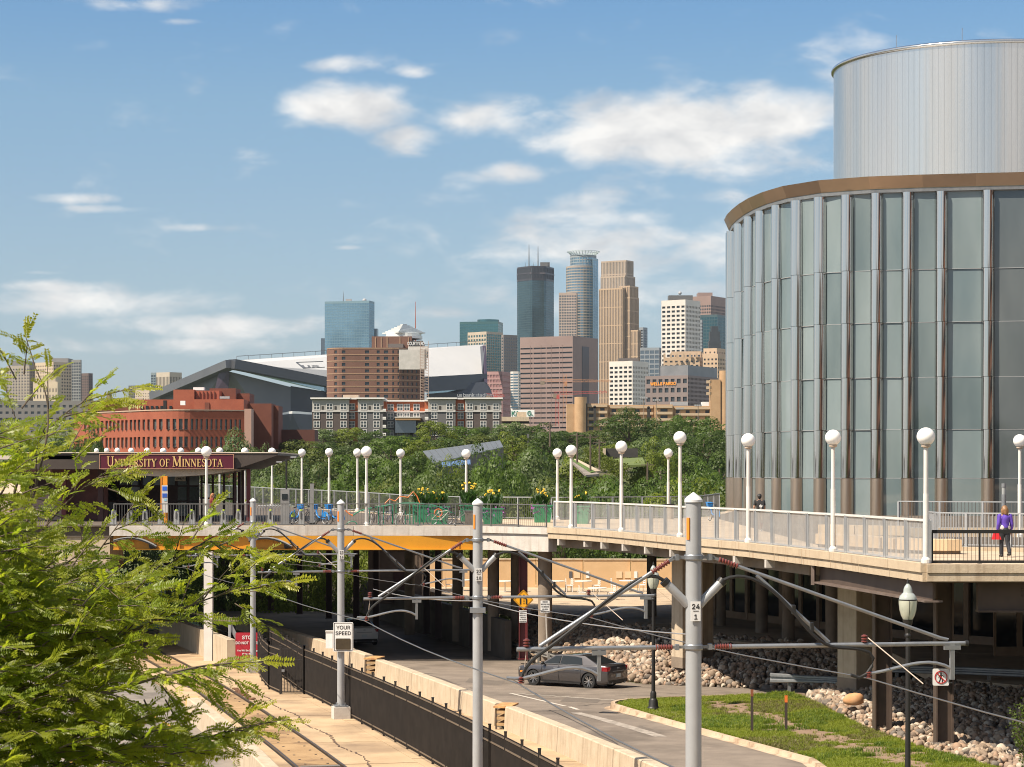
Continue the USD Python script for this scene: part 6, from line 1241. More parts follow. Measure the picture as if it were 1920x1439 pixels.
# ------------------------------------------------------------------ people
def limb(chain, n=14):
    """Hull chain: [(point, radius), ...] -> one Manifold."""
    ms = []
    for (a, ra), (b, rb) in zip(chain[:-1], chain[1:]):
        ms.append(manifold3d.Manifold.batch_hull([manifold3d.Manifold.sphere(ra, n).translate(list(map(float, a))), manifold3d.Manifold.sphere(rb, n).translate(list(map(float, b)))]))
    return manifold3d.Manifold.batch_boolean(ms, manifold3d.OpType.Add)
def skin_of(chains, edge=.03, it=8):
    b = manifold3d.Manifold.batch_boolean([limb(c) for c in chains], manifold3d.OpType.Add).refine_to_length(edge); mm = b.to_mesh(); tm = trimesh.Trimesh(np.array(mm.vert_properties[:, :3]), np.array(mm.tri_verts), process=True)
    trimesh.smoothing.filter_taubin(tm, iterations=it); return tm
def hand(w, d, s, up=(0, 0, 1)):
    """Fingers of a relaxed hand from the wrist w along d; s is the thumb side."""
    d = np.array(d, float) / np.linalg.norm(d); s = np.array(s, float) / np.linalg.norm(s); n = np.cross(d, s); w = np.array(w); ch = [[(w, .026), (w + d * .05, .030)], [(w + d * .05 + s * .02, .024), (w + d * .085 + s * .028, .020)], [(w + d * .05 - s * .02, .024), (w + d * .082 - s * .028, .019)]]
    for k, L in zip((-.033, -.011, .011, .031), (.055, .072, .078, .068)):
        b = w + d * .085 + s * k; m_ = b + d * L * .55 + n * .008; ch.append([(b, .0095), (m_, .009), (m_ + d * L * .42 + n * .026, .008)])
    b = w + d * .02 + s * .03; m_ = b + d * .035 + s * .028; ch.append([(b, .013), (m_, .011), (m_ + d * .03 + s * .004, .009)]); return ch
def person(label, X, Y, z, rz, H, J, skin, hairc, hair, clothes, feet):
    """J: joints in metres for a 1.7 m body facing +y; clothes: [(name, chains, material)]."""
    t = thing('person', label, 'person', (X, Y, z), rz, scale=(H / 1.7,) * 3); A = {k: np.array(v, float) for k, v in J.items()}
    body = [[(A['hip'] + (0, 0, .03), .115), (A['waist'], .10), (A['chest'], .125)], [(A['chest'] + (-.07, 0, .02), .09), (A['chest'] + (.07, 0, .02), .09)], [(A['hip'] + (-.06, 0, 0), .10), (A['hip'] + (.06, 0, 0), .10)], [(A['chest'] + (0, 0, .06), .075), (A['neck'], .05), (A['head'] + (0, 0, -.05), .05)],
            [(A['head'] + (0, .01, -.05), .068), (A['head'] + (0, 0, .035), .088)], [(A['head'] + (0, .085, -.02), .012), (A['head'] + (0, .098, -.03), .014)], [(A['head'] + (0, .06, -.085), .03), (A['head'] + (0, .03, -.06), .05)], [(A['head'] + (-.085, 0, -.01), .014), (A['head'] + (-.088, 0, .015), .016)], [(A['head'] + (.085, 0, -.01), .014), (A['head'] + (.088, 0, .015), .016)]]
    for s in 'lr':
        body += [[(A['sh' + s], .062), (A['el' + s], .044), (A['wr' + s], .030)], [(A['chest'] + (0, 0, .07), .07), (A['sh' + s], .062)], [(A['hp' + s], .092), (A['kn' + s], .06), (A['kn' + s] * .55 + A['an' + s] * .45 + (0, -.012, 0), .056), (A['an' + s], .036)], [(A['an' + s] + (0, -.02, -.03), .036), (A['an' + s] + (0, .12, -.05), .032), (A['an' + s] + (0, .17, -.055), .025)]]
        d = A['wr' + s] - A['el' + s]; body += hand(A['wr' + s], d, (0, 1, .2) if abs(d[1]) < .2 else (-1 if s == 'r' else 1, 0, .1))
    obj('body', skin_of(body, .022, 6), skin, t, smooth=True)
    for sx in (-.032, .032): obj('eye', MB().ball(A['head'] + (sx, .082, .01), .012, 1), white_sign, t)
    obj('mouth', MB().box(A['head'] + (0, .092, -.058), (.04, .01, .01)), M('lip', (.30, .10, .08), None), t)
    obj('hair', skin_of([[(A['head'] + a, r_) for a, r_ in c] for c in hair], .02, 5), hairc, t, smooth=True)
    for nm, ch, mt_ in clothes(A): obj(nm, skin_of(ch, .028, 8), mt_, t, smooth=True)
    for s in 'lr': a = A['an' + s]; obj('shoe', skin_of([[(a + (0, -.035, -.04), .045), (a + (0, .10, -.055), .042), (a + (0, .18, -.065), .030)]], .02, 4), feet, t, smooth=True)
    return t, A
base = dict(hip=(0, 0, .93), waist=(0, 0, 1.10), chest=(0, .0, 1.28), neck=(0, .0, 1.45), head=(0, .02, 1.58), shl=(-.18, 0, 1.37), shr=(.18, 0, 1.37), ell=(-.23, -.03, 1.10), elr=(.23, -.03, 1.10), wrl=(-.24, .05, .86), wrr=(.24, .06, .86), hpl=(-.085, 0, .90), hpr=(.085, 0, .90), knl=(-.08, .10, .49), knr=(.08, -.05, .49), anl=(-.07, .12, .09), anr=(.07, -.28, .14))
skin1 = M('skin_light', (.48, .28, .20), None, rough=.55); skin2 = M('skin_tan', (.38, .21, .14), None, rough=.55)
def cl_woman(A):
    jk = [[(A['waist'] + (0, 0, -.10), .15), (A['waist'] + (0, 0, .02), .138), (A['chest'], .152)], [(A['chest'] + (-.08, 0, .03), .108), (A['chest'] + (.08, 0, .03), .108)], [(A['chest'] + (0, 0, .10), .085), (A['neck'] + (0, 0, -.03), .062)]]
    for s in 'lr': jk += [[(A['sh' + s], .078), (A['el' + s], .060), (A['el' + s] * .35 + A['wr' + s] * .65, .050)]]
    tr = [[(A['hip'] + (-.05, 0, .06), .125), (A['hip'] + (.05, 0, .06), .125)], [(A['hip'] + (0, -.03, -.02), .135), (A['hip'] + (0, -.02, .03), .13)]]
    for s in 'lr': tr += [[(A['hp' + s] + (0, 0, .0), .11), (A['kn' + s], .074), (A['an' + s] + (0, 0, .03), .062)]]
    return [('jacket', jk, M('jacket_purple', (.075, .035, .30), (.095, .045, .36), 14, .75)), ('shirt_hem', [[(A['hip'] + (-.06, 0, .055), .132), (A['hip'] + (.06, 0, .055), .132)]], M('hem_cream', (.5, .46, .42), None)), ('trousers', tr, M('trousers_black', (.014, .016, .022), (.02, .023, .03), 10, .8))]
w, A = person('woman in a purple jacket and black trousers walking away across the deck', X_(1884, 74), 74, ZD, .12, 1.68, base, skin1, M('hair_auburn', (.17, .085, .035), (.26, .14, .06), 30, .5), [[((0, 0, .05), .105), ((0, -.03, .0), .11)], [((-.06, -.02, -.02), .075), ((-.07, -.03, -.10), .06)], [((.06, -.02, -.02), .075), ((.07, -.03, -.10), .06)], [((0, -.06, -.02), .08), ((0, -.07, -.11), .065)]], cl_woman, black_metal)
t = thing('handbag', 'red handbag held by the woman in purple', 'bag', (X_(1884, 74) - .27, 74.03, ZD + .56)); red = M('bag_red', (.55, .02, .025), None, rough=.4)
obj('bag_body', hull([(-.15, -.06, .02), (.15, -.06, .02), (-.15, .06, .02), (.15, .06, .02), (-.10, -.03, .24), (.10, -.03, .24), (-.10, .03, .24), (.10, .03, .24), (-.16, 0, .06), (.16, 0, .06)]), red, t, smooth=40); obj('handle', MB().tube([(-.08, 0, .22), (-.05, 0, .31), (.05, 0, .31), (.08, 0, .22)], .012, 6), red, t)
b2 = dict(base); b2.update(ell=(-.24, -.06, 1.12), elr=(.24, -.05, 1.12), wrl=(-.25, .08, .93), wrr=(.22, .12, .95), knl=(-.08, -.04, .49), knr=(.08, .10, .49), anl=(-.07, -.26, .13), anr=(.07, .13, .09))
def cl_man(A):
    ts = [[(A['hip'] + (0, 0, .04), .15), (A['waist'], .142), (A['chest'], .16)], [(A['chest'] + (-.09, 0, .03), .11), (A['chest'] + (.09, 0, .03), .11)], [(A['chest'] + (0, 0, .10), .085), (A['neck'] + (0, 0, -.04), .062)]]
    for s in 'lr': ts += [[(A['sh' + s], .082), (A['el' + s] * .6 + A['sh' + s] * .4, .068)]]
    tr = [[(A['hip'] + (-.06, 0, .02), .125), (A['hip'] + (.06, 0, .02), .125)]]
    for s in 'lr': tr += [[(A['hp' + s], .112), (A['kn' + s] + (0, 0, -.03), .088)]]
    return [('shirt', ts, M('shirt_black', (.015, .015, .016), None, rough=.8)), ('shorts', tr, M('shorts_cream', (.48, .40, .32), None, rough=.8))]
mX, mY = X_(1424, 106), 106.0
person('man in a black shirt and cream shorts walking away behind the pale railing', mX, mY, ZD, -.15, 1.76, b2, skin2, M('hair_black', (.012, .011, .010), None, rough=.5), [[((0, 0, .05), .10), ((0, -.03, .02), .10)], [((0, -.05, -.02), .075), ((0, -.045, -.05), .06)]], cl_man, white_sign)
t = thing('backpack', 'black backpack with a small white emblem on the walking man', 'backpack', (mX + .02, mY - .24, ZD + 1.0)); obj('pack', hull([(-.15, -.09, .0), (.15, -.09, .0), (-.15, .08, .0), (.15, .08, .0), (-.16, -.11, .2), (.16, -.11, .2), (-.13, -.05, .46), (.13, -.05, .46), (-.14, .08, .44), (.14, .08, .44)]), M('pack_black', (.018, .018, .02), None, rough=.7), t, smooth=50)
m = MB()
for sx, zz, tilt in ((-.045, .20, .6), (0, .235, 0), (.045, .20, -.6)): e = shapely.affinity.rotate(shapely.affinity.scale(Point(0, 0).buffer(1, 8), .026, .052), math.degrees(tilt)); m.add(*on_wall(MB().prism(e, 0, .006).vf(), (sx, -.118, zz)))
m.box((0, -.118, .135), (.09, .006, .014)).box((0, -.118, .11), (.09, .006, .014)); obj('emblem', m, white_sign, t)
for sx in (-.11, .11): obj('strap', MB().tube([(sx, .08, .42), (sx, .20, .40), (sx * 1.1, .30, .30)], .02, 6), black_metal, t)
b3 = dict(base); b3.update(elr=(.24, .05, 1.12), wrr=(.20, .26, 1.20), knl=(-.08, .02, .49), anl=(-.07, .0, .09), knr=(.08, .05, .49), anr=(.08, -.05, .09))
gX, gY = X_(398, 121), 121.0
person('girl with long auburn hair and a dark red top walking past the pavilion', gX, gY, ZD, -1.35, 1.66, b3, skin1, M('hair_red', (.26, .10, .035), (.34, .14, .05), 30, .5), [[((0, 0, .05), .10), ((0, -.03, .01), .10)], [((0, -.06, 0), .08), ((0, -.09, -.18), .075), ((0, -.08, -.32), .05)], [((-.06, -.03, -.02), .06), ((-.05, -.07, -.22), .05)]],
       lambda A: [('top', cl_man(A)[0][1], M('top_red', (.16, .015, .02), None, rough=.8)), ('leggings', [[(A['hip'] + (-.05, 0, .03), .12), (A['hip'] + (.05, 0, .03), .12)]] + [[(A['hp' + s], .105), (A['kn' + s], .070), (A['an' + s] + (0, 0, .04), .05)] for s in 'lr'], M('trousers_black', (0, 0, 0)))], black_metal)
t = thing('drink_cup', 'white paper cup in the hand of the girl with auburn hair', 'cup', (gX + .36, gY - .03, ZD + 1.14)); obj('cup', MB().lathe([(.0, 0), (.03, 0), (.042, .12), (.0, .12)], n=10), white_sign, t, smooth=40); obj('lid', MB().lathe([(.044, .12), (.044, .135), (0, .14)], n=10), white_sign, t)

# ------------------------------------------------------------------ the city: every building with walls, recessed windows and roof
def facade(path, z0, z1, cols, rows, depth, wall, win, each=None):
    """Wall along a path (left to right seen from outside) with openings cols (s0, s1) x rows (z0, z1), glass set back by depth. win collects the panes, or each(col,row,mesh) takes them one by one."""
    ls = LineString(path); L = ls.length; vs = [ls.project(Point(*p)) for p in path]; cuts = sorted({0.0, L} | {x for c in cols for x in c} | {v for v in vs}); zc = sorted({z0, z1} | {z for r_ in rows for z in r_})
    pt = [np.array(ls.interpolate(c).coords[0]) for c in cuts]; ic = [next((k for k, (a, b) in enumerate(cols) if a < (s0 + s1) / 2 < b), -1) for s0, s1 in zip(cuts[:-1], cuts[1:])]; ir = [next((k for k, (a, b) in enumerate(rows) if a < (q0 + q1) / 2 < b), -1) for q0, q1 in zip(zc[:-1], zc[1:])]
    got = {}
    for i in range(len(cuts) - 1):
        a, b = pt[i], pt[i + 1]; d = b - a; ln = np.linalg.norm(d)
        if ln < 1e-6: continue
        d /= ln; n = np.array([d[1], -d[0]]) * depth; j = 0
        while j < len(zc) - 1:
            if ic[i] < 0 or ir[j] < 0:
                k = j
                while k + 1 < len(zc) - 1 and (ic[i] < 0 or ir[k + 1] < 0): k += 1
                wall.quad(np.append(a, zc[j]), np.append(b, zc[j]), np.append(b, zc[k + 1]), np.append(a, zc[k + 1])); j = k + 1; continue
            ai, bi = a - n, b - n; q0, q1 = zc[j], zc[j + 1]; w_ = got.setdefault((ic[i], ir[j]), MB()); w_.quad(np.append(ai, q0), np.append(bi, q0), np.append(bi, q1), np.append(ai, q1))
            wall.quad(np.append(a, q0), np.append(b, q0), np.append(bi, q0), np.append(ai, q0)); wall.quad(np.append(ai, q1), np.append(bi, q1), np.append(b, q1), np.append(a, q1))
            if i == 0 or ic[i - 1] != ic[i]: wall.quad(np.append(a, q0), np.append(ai, q0), np.append(ai, q1), np.append(a, q1))
            if i == len(cuts) - 2 or ic[i + 1] != ic[i]: wall.quad(np.append(bi, q0), np.append(b, q0), np.append(b, q1), np.append(bi, q1))
            j += 1
    for k, w_ in got.items():
        if each: each(k[0], k[1], w_)
        else: v, f = w_.vf(); win.add(v, f)
def grid(L, bay, wf, margin=0.0):
    n = max(1, round((L - 2 * margin) / bay)); w_ = (L - 2 * margin) / n; return [(margin + w_ * (k + .5 - wf / 2), margin + w_ * (k + .5 + wf / 2)) for k in range(n)]
def two_face(xl, xc, xr, Y, al, deep=None):
    kl, kc, kr = [(x - 960) / F for x in (xl, xc, xr)]; C = np.array([kc * Y, Y]); ca, sa = math.cos(al), math.sin(al); wl = (C[0] - kl * Y) / (ca + kl * sa); wr = (kr * Y - C[0]) / (sa - kr * ca) if xr > xc else (deep or 25)
    Lp, Rp = C + wl * np.array([-ca, sa]), C + wr * np.array([sa, ca]); return [Lp, C, Rp, Lp + Rp - C]
def tower(name, label, poly, ytop, Y, wall_m, glass_m, fh=6.0, bay=6.0, wf=.6, hf=.55, par=4.0, depth=.35, ybot=830, sides=None, roof_m=None, cat='building', cap=None, margin=None, group=None, t=None, part='wall'):
    """fh, bay, par, ybot in photo pixels at depth Y."""
    k = Y / F; z1 = Z_(ytop, Y); z0 = Z_(ybot, Y) if ybot else 0; c = np.mean(poly, axis=0)
    if t is None: t = thing(name, label, cat, (*c, z0), group=group)
    wall, win = MB(), MB(); n = len(poly)
    for i in range(n):
        a, b = np.array(poly[i]), np.array(poly[(i + 1) % n]); L = np.linalg.norm(b - a)
        if L < .05: continue
        st_ = dict(bay=bay, wf=wf, hf=hf, fh=fh); st_.update((sides or {}).get(i, {}))
        zz = z1 - par * k; rows = []
        while zz - st_['fh'] * k > z0 and st_['hf'] > 0: rows.append((zz - st_['fh'] * k * (.5 + st_['hf'] / 2), zz - st_['fh'] * k * (.5 - st_['hf'] / 2))); zz -= st_['fh'] * k
        front = (b - a)[1] * (-a[0]) - (b - a)[0] * (-a[1]) > 0
        cols = [] if not front or st_['hf'] == 0 else ([(.25 * k, L - .25 * k)] if st_['wf'] >= 1 else grid(L, st_['bay'] * k / max(.25, abs(1.0)), st_['wf'], st_.get('margin', margin or 0) * k))
        if L < 2.2 * st_['bay'] * k and st_['wf'] < 1: cols = [] if not front else grid(L, L / max(1, round(L / (st_['bay'] * k))), st_['wf'])
        facade([a, b], z0, z1, cols, rows if cols else [], depth, wall, win)
    obj(part, wall, wall_m, t, world=True)
    if not win.empty(): obj('windows', win, glass_m, t, world=True, kind='stuff')
    obj('roof', MB().prism(Polygon(poly).buffer(-.3), z1 - 1.2, z1 - .8), roof_m or M('roof_grey', (.20, .19, .18), (.26, .25, .24), .2, .8), t, world=True)
    return t
def W_(name, c, c2=None, r_=.75): return M(name, c, c2 or tuple(x * .86 for x in c), .05, r_)
def gl(name, c, rough=.12, metal=.75): return M(name, c, tuple(x * .72 for x in c), .03, rough, metal, ramp=(.42, .58))
g_dark = gl('far_glass_dark', (.05, .06, .07), .2, .2); g_blue = gl('far_glass_blue', (.20, .33, .42)); g_teal = gl('far_glass_teal', (.08, .19, .21)); g_ids = gl('far_glass_slate', (.085, .15, .175), .15); g_grey = gl('far_glass_grey', (.16, .19, .22))
def antenna(t, px, y0, y1, Y, r=.5, m_=None): X = X_(px, Y); obj('antenna', MB().tube([(X, Y + 12, Z_(y1, Y)), (X, Y + 12, Z_(y0 + (y1 - y0) * .45, Y)), (X, Y + 12, Z_(y0, Y))], (r, r * .7, r * .25), 6), m_ or rail_dark, t, world=True)
def blk(t, name, xl, xr, y0, y1, Y, deep, m_, off=0): k = (X_(xl, Y), X_(xr, Y)); obj(name, MB().box(((k[0] + k[1]) / 2, Y + deep / 2 + off, (Z_(y0, Y) + Z_(y1, Y)) / 2), (k[1] - k[0], deep, Z_(y0, Y) - Z_(y1, Y))), m_, t, world=True)
# left group
t = tower('apartment_tower', 'beige and grey apartment tower at the far left of the skyline', two_face(12, 55, 68, 1800, .35), 686, 1800, W_('tower_beige', (.30, .26, .21)), g_dark, 5.6, 6, .5, .5); blk(t, 'penthouse', 22, 54, 677, 687, 1806, 25, W_('penthouse_grey', (.22, .21, .20)))
t = tower('apartment_tower', 'tall tan and grey tower, second from the left, with a glass corner', two_face(66, 100, 134, 1780, .75), 679, 1780, W_('tower_tan', (.48, .38, .27)), g_dark, 6.2, 7, .4, .45, sides={1: dict(wf=.6, bay=6)}); t2 = two_face(134, 151, 153, 1785, .3); tower('', '', t2, 675, 1785, W_('tower_grey', (.20, .20, .19)), g_grey, 5.5, 5, .7, .6, t=t, part='corner_wall'); blk(t, 'penthouse', 92, 128, 672, 680, 1795, 20, W_('penthouse_grey', (0, 0, 0)))
t = tower('office_block', 'shorter tan block before the second tower from the left', two_face(62, 108, 114, 1700, .2), 716, 1700, W_('block_tan', (.50, .41, .29)), g_dark, 12, 6, .35, .6, par=10); blk(t, 'upper_storey', 66, 104, 708, 717, 1705, 20, W_('block_tan', (0, 0, 0)))
tower('brown_tower', 'dark brown tower right of the tan tower at the left', two_face(152, 166, 174, 1900, .5), 700, 1900, W_('tower_darkbrown', (.12, .085, .075)), g_dark, 5, 5, .5, .45)
t = tower('small_tower', 'small dark tower with a pale lower block left of the stadium', two_face(241, 268, 281, 1900, .4), 723, 1900, W_('tower_darkgrey', (.10, .10, .11)), g_dark, 5, 5, .55, .5); tower('', '', two_face(253, 280, 285, 1850, .2), 732, 1850, W_('block_cream', (.52, .43, .33)), g_dark, 5, 5, .3, .4, t=t, part='pale_wall')
t = tower('stone_tower', 'pale tower with stone ribs and a glass side left of the stadium roof', two_face(292, 318, 341, 1750, .7), 698, 1750, W_('rib_stone', (.44, .38, .30)), g_dark, 30, 4, .45, .82, par=6); tower('', '', two_face(283, 292, 293, 1745, .15), 699, 1745, W_('side_glass', (.22, .27, .29)), g_grey, 5, 4, .8, .7, t=t, part='glass_wall')
tower('low_block', 'long low grey roof line behind the red brick building at the left', two_face(-40, 186, 188, 1200, .06), 752, 1200, W_('low_grey', (.16, .15, .14)), g_dark, 12, 12, .5, .4); tower('low_block', 'low beige block left of the stadium behind the red brick roofs', two_face(208, 268, 270, 1000, .1), 747, 1000, W_('low_beige', (.42, .34, .25)), g_dark, 30, 30, .2, .2)
single('chimney', MB().tube([P(205, 800, 1000), P(205, 736, 1000)], 1.1, 10), conc_dark, 'small brown chimney left of the stadium', 'chimney')
# stadium
sd = thing('stadium', 'huge stadium with a white sloping roof and dark prow', 'stadium', (X_(600, 1500), 1500, 20)); wht = M('stadium_roof', (.43, .43, .425), (.48, .475, .465), .02, .6); zinc = M('stadium_zinc', (.10, .105, .115), (.125, .13, .14), .03, .45, .3); znd = M('stadium_dark', (.035, .042, .055), (.05, .058, .072), .03, .4, .3)
def slab3(q, th, d=(0, 1, 0)): q = [np.array(p, float) for p in q]; d = np.array(d, float) * th; return hull([*q, *[p + d for p in q]])
A_, B_, C_, D_ = P(290, 744, 1480), P(434, 683, 1400), P(612, 720, 1450), P(906, 712, 1560); R0, R1 = P(444, 676, 1440), P(908, 646, 1640)
obj('roof', slab3([B_ + (0, 4, 0), C_ + (0, 4, 0), D_ + (0, 4, 0), R1, R0], 6), wht, sd, world=True)
e = lambda a, b, w_, h_: MB().bar(a, b, w_, h_); obj('roof_edge', e(A_, B_, 8, 5), zinc, sd, world=True); obj('roof_edge', e(B_, C_ + (0, 0, 1), 8, 6), M('edge_dark', (.065, .068, .075), None, rough=.4, metal=.3), sd, world=True); obj('roof_edge', e(C_ + (0, 0, -4), D_ + (0, 0, -1), 8, 10), znd, sd, world=True)
gnd = lambda p, z=18: np.array([p[0], p[1], z])
obj('wall', slab3([gnd(P(300, 760, 1478)), P(300, 744, 1478), P(420, 696, 1412), P(434, 698, 1412), P(545, 726, 1440), gnd(P(545, 760, 1440))], 5), zinc, sd, world=True); obj('wall', slab3([gnd(P(545, 760, 1440)), P(545, 724, 1440), P(612, 735, 1452), gnd(P(612, 760, 1452))], 5), znd, sd, world=True)
obj('glass_band', slab3([P(432, 692, 1409), P(612, 735, 1450), P(612, 727, 1450), P(434, 687, 1409)], 3), M('stadium_glass', (.30, .45, .55), None, rough=.1, metal=.7), sd, world=True); obj('glass_band', slab3([P(400, 742, 1410), P(410, 700, 1410), P(430, 694, 1409), P(427, 742, 1410)], 2), M('stadium_maroon', (.05, .035, .05), None, rough=.3), sd, world=True)
obj('white_strip', slab3([P(522, 779, 1420), P(522, 776, 1420), P(548, 771, 1420), P(588, 774, 1440), P(588, 778, 1440), P(548, 776, 1420)], 3), white_sign, sd, world=True); obj('lower_wall', slab3([gnd(P(520, 800, 1418), 15), P(520, 779, 1418), P(548, 776, 1420), P(590, 778, 1440), gnd(P(590, 800, 1440), 15)], 4), znd, sd, world=True)
obj('wall', slab3([P(800, 752, 1530), P(800, 727, 1530), P(908, 716, 1550), P(918, 726, 1550), P(928, 752, 1545)], 6), znd, sd, world=True); obj('glass_band', slab3([P(800, 739, 1526), P(800, 733, 1526), P(902, 725, 1548), P(902, 730, 1548)], 3), M('stadium_glass', (0, 0, 0)), sd, world=True)
obj('roof_end', slab3([P(900, 650, 1600), P(910, 648, 1600), P(908, 712, 1560), P(904, 700, 1560)], 5), zinc, sd, world=True); obj('roof_end', slab3([P(908, 716, 1550), P(905, 648, 1600), P(911, 648, 1600), P(914, 720, 1550)], 4), M('stadium_maroon', (0, 0, 0)), sd, world=True)
m = MB()
for k in range(24): a = R0 + (R1 - R0) * k / 24; b = R0 + (R1 - R0) * (k + 1) / 24; m.bar(a + (0, 0, 2.6), b + (0, 0, 2.6), .35).bar(a, a + (0, 0, 2.6), .25)
obj('ridge_truss', m, rail_dark, sd, world=True)
m = MB(); o = P(868, 744.5, 1526); v, f = text('bank', 2.5, .3, True, False); m.add(*on_wall((v, f), o, (1, .12, 0))); wb = v[:, 0].max(); m.add(*on_wall(text('stadium', 2.5, .3, False, False), o + (wb + .4, .1, 0), (1, .12, 0))); v, f = text('us', 2.3, .3, True, False); m.add(*on_wall((v, f), o - (4.0, .5, 0), (1, .12, 0))); obj('lettering', m, M('letter_grey', (.34, .35, .37), None), sd, world=True)
m = MB(); v, f = text('us', 7, .3, True, False); u = (C_ - B_); u /= np.linalg.norm(u); s_ = (R0 + (R1 - R0) * .42) - (B_ + (C_ - B_) * .9); s_ /= np.linalg.norm(s_); o = P(566, 690, 1420)
m.add(o + v[:, :1] * np.array([1.1, .1, 0]) + v[:, 1:2] * np.array([-.25, .55, .32]) + v[:, 2:3] * np.array([0, -1, .3]), f); obj('roof_emblem', m, zinc, sd, world=True)
obj('emblem_frame', MB().bar(P(556, 680, 1424), P(606, 678, 1428), .9, .5).bar(P(570, 691, 1410), P(609, 689, 1412), .9, .5).bar(P(556, 680, 1424), P(570, 691, 1410), .9, .5), zinc, sd, world=True)
# brown hotel tower with a rounded left end, pyramid top, sheeting and hoist
Y = 1070; k = Y / F; ht = thing('hotel_tower', 'brown brick hotel tower with rounded end and white pyramid top', 'building', (X_(700, Y), Y, 30)); brick = M('hotel_brick', (.135, .066, .046), (.165, .084, .058), .12, .85); band = M('hotel_band', (.30, .19, .12), None, rough=.8)
cxh, rr = X_(648, Y), X_(686, Y) - X_(648, Y) + .0; pa = [np.array([cxh + rr * math.cos(a), Y + rr * .9 - rr * .9 * math.sin(a) * 1.0]) for a in np.linspace(math.pi, math.pi * .55, 9)]; pa = [pa[0] + (0, 18)] + pa + [np.array([X_(735, Y), Y + .5]), np.array([X_(748, Y + 1), Y + 1]), np.array([X_(795, Y + 9), Y + 9]), np.array([X_(796, Y + 30), Y + 30])]
Lh = LineString(pa).length; rows = [(Z_(652 + 11.9 * i + 11.0, Y), Z_(652 + 11.9 * i + 5.2, Y)) for i in range(9)]; wall, win = MB(), MB(); s1 = LineString(pa).project(Point(X_(682, Y), Y)); cols = [(s1 - 10.5, s1 - 8.8), (s1 - 14.5, s1 - 13), (s1 + 7.6 - 7, s1 + 9.5 - 7), (s1 + 6.2, s1 + 7.6), (s1 + 9.6, s1 + 11.6)] + [(s1 + 13.6 + 2.55 * i, s1 + 14.5 + 2.55 * i) for i in range(13)]
cols = sorted([c for c in cols if c[1] < Lh - 1]); cols = [c for i, c in enumerate(cols) if i == 0 or c[0] > cols[i - 1][1] + .1]
pn = {}
facade(pa, Z_(775, Y), Z_(652, Y), cols, rows, .35, wall, win); obj('wall', wall, brick, ht, world=True); obj('windows', win, g_dark, ht, world=True, kind='stuff')
for i in range(10): obj('floor_band', lip(pa[1:-1], Z_(652 + 11.9 * i + 2.2, Y), Z_(652 + 11.9 * i + .6, Y), .12, .2), band, ht, world=True)
obj('roof', MB().prism(Polygon(pa), Z_(655, Y), Z_(653.5, Y)), M('roof_grey', (0, 0, 0)), ht, world=True)
blk(ht, 'upper_block', 697, 772, 631, 655, Y + 8, 22, brick); blk(ht, 'upper_block', 768, 793, 640, 655, Y + 6, 22, brick); blk(ht, 'plant_room', 728, 756, 645, 655, Y + 5, 6, M('plant_dark', (.13, .11, .10), None))
for px in (704, 715, 726, 750, 766): obj('pilaster', MB().box((X_(px, Y + 8), Y + 7.9, (Z_(631, Y) + Z_(655, Y)) / 2), (.5, .3, Z_(631, Y) - Z_(655, Y))), band, ht, world=True)
cp = np.array([X_(757, Y + 18), Y + 18]); dr = (X_(793, Y) - X_(722, Y)) / 2; tri = M('pyramid_white', (.55, .56, .54), (.62, .62, .60), .2, .4)
obj('drum', MB().lathe([(dr, Z_(632, Y)), (dr, Z_(627, Y)), (dr * .95, Z_(627, Y)), (dr * .95, Z_(622, Y)), (0, Z_(622, Y))], (*cp, 0), 24), tri, ht, world=True); m = MB()
for kk in range(7): w_ = dr * .88 * (1 - kk / 7.2); z0 = Z_(622, Y) + (Z_(604, Y) - Z_(622, Y)) * kk / 7; m.box((*cp, z0 + .32), (w_ * 1.9, w_ * 1.9, .62), .6)
obj('pyramid_step', m, tri, ht, world=True); m = MB()
for kk in range(7): w_ = dr * .80 * (1 - kk / 7.2); z0 = Z_(622, Y) + (Z_(604, Y) - Z_(622, Y)) * (kk + .5) / 7; m.box((*cp, z0 + .2), (w_ * 1.9, w_ * 1.9, .5), .6)
obj('pyramid_glass', m, g_grey, ht, world=True)
blk(ht, 'sign_board', 767, 792.5, 639, 650, Y + 4.6, .4, M('sign_dark', (.03, .025, .025), None)); obj('sign_lettering', on_wall(text('COURTYARD', 1.55, .1, True, True, .62), P(779.8, 647.6, Y + 4.5)), white_sign, ht, world=True)
blk(ht, 'white_sheeting', 748, 800, 656, 693, Y - 1.5, 1.2, M('sheeting_white', (.50, .47, .44), (.42, .40, .37), .5, .8)); blk(ht, 'white_sheeting', 765, 803, 650, 672, Y - .2, 1.2, M('sheeting_white', (0, 0, 0)))
hs = thing('builders_hoist', 'thin scaffold hoist mast on the right side of the hotel tower', 'scaffold', (X_(797, Y), Y - 3, 30)); m = MB()
for px in (788, 803): m.bar(P(px, 640, Y - 3), P(px, 752, Y - 3), .28)
for i in range(20): m.bar(P(788, 650 + 5.1 * i, Y - 3), P(803, 655 + 5.1 * i, Y - 3), .14).bar(P(788, 650 + 5.1 * i, Y - 3), P(803, 650 + 5.1 * i, Y - 3), .16)
obj('lattice', m, M('hoist_tan', (.36, .26, .21), None), hs, world=True)
single('radio_mast', MB().tube([P(779, 640, 1500), P(779, 566, 1500)], (.5, .2), 6), M('mast_red', (.35, .12, .09), None), 'thin red and white radio mast behind the hotel tower', 'mast')
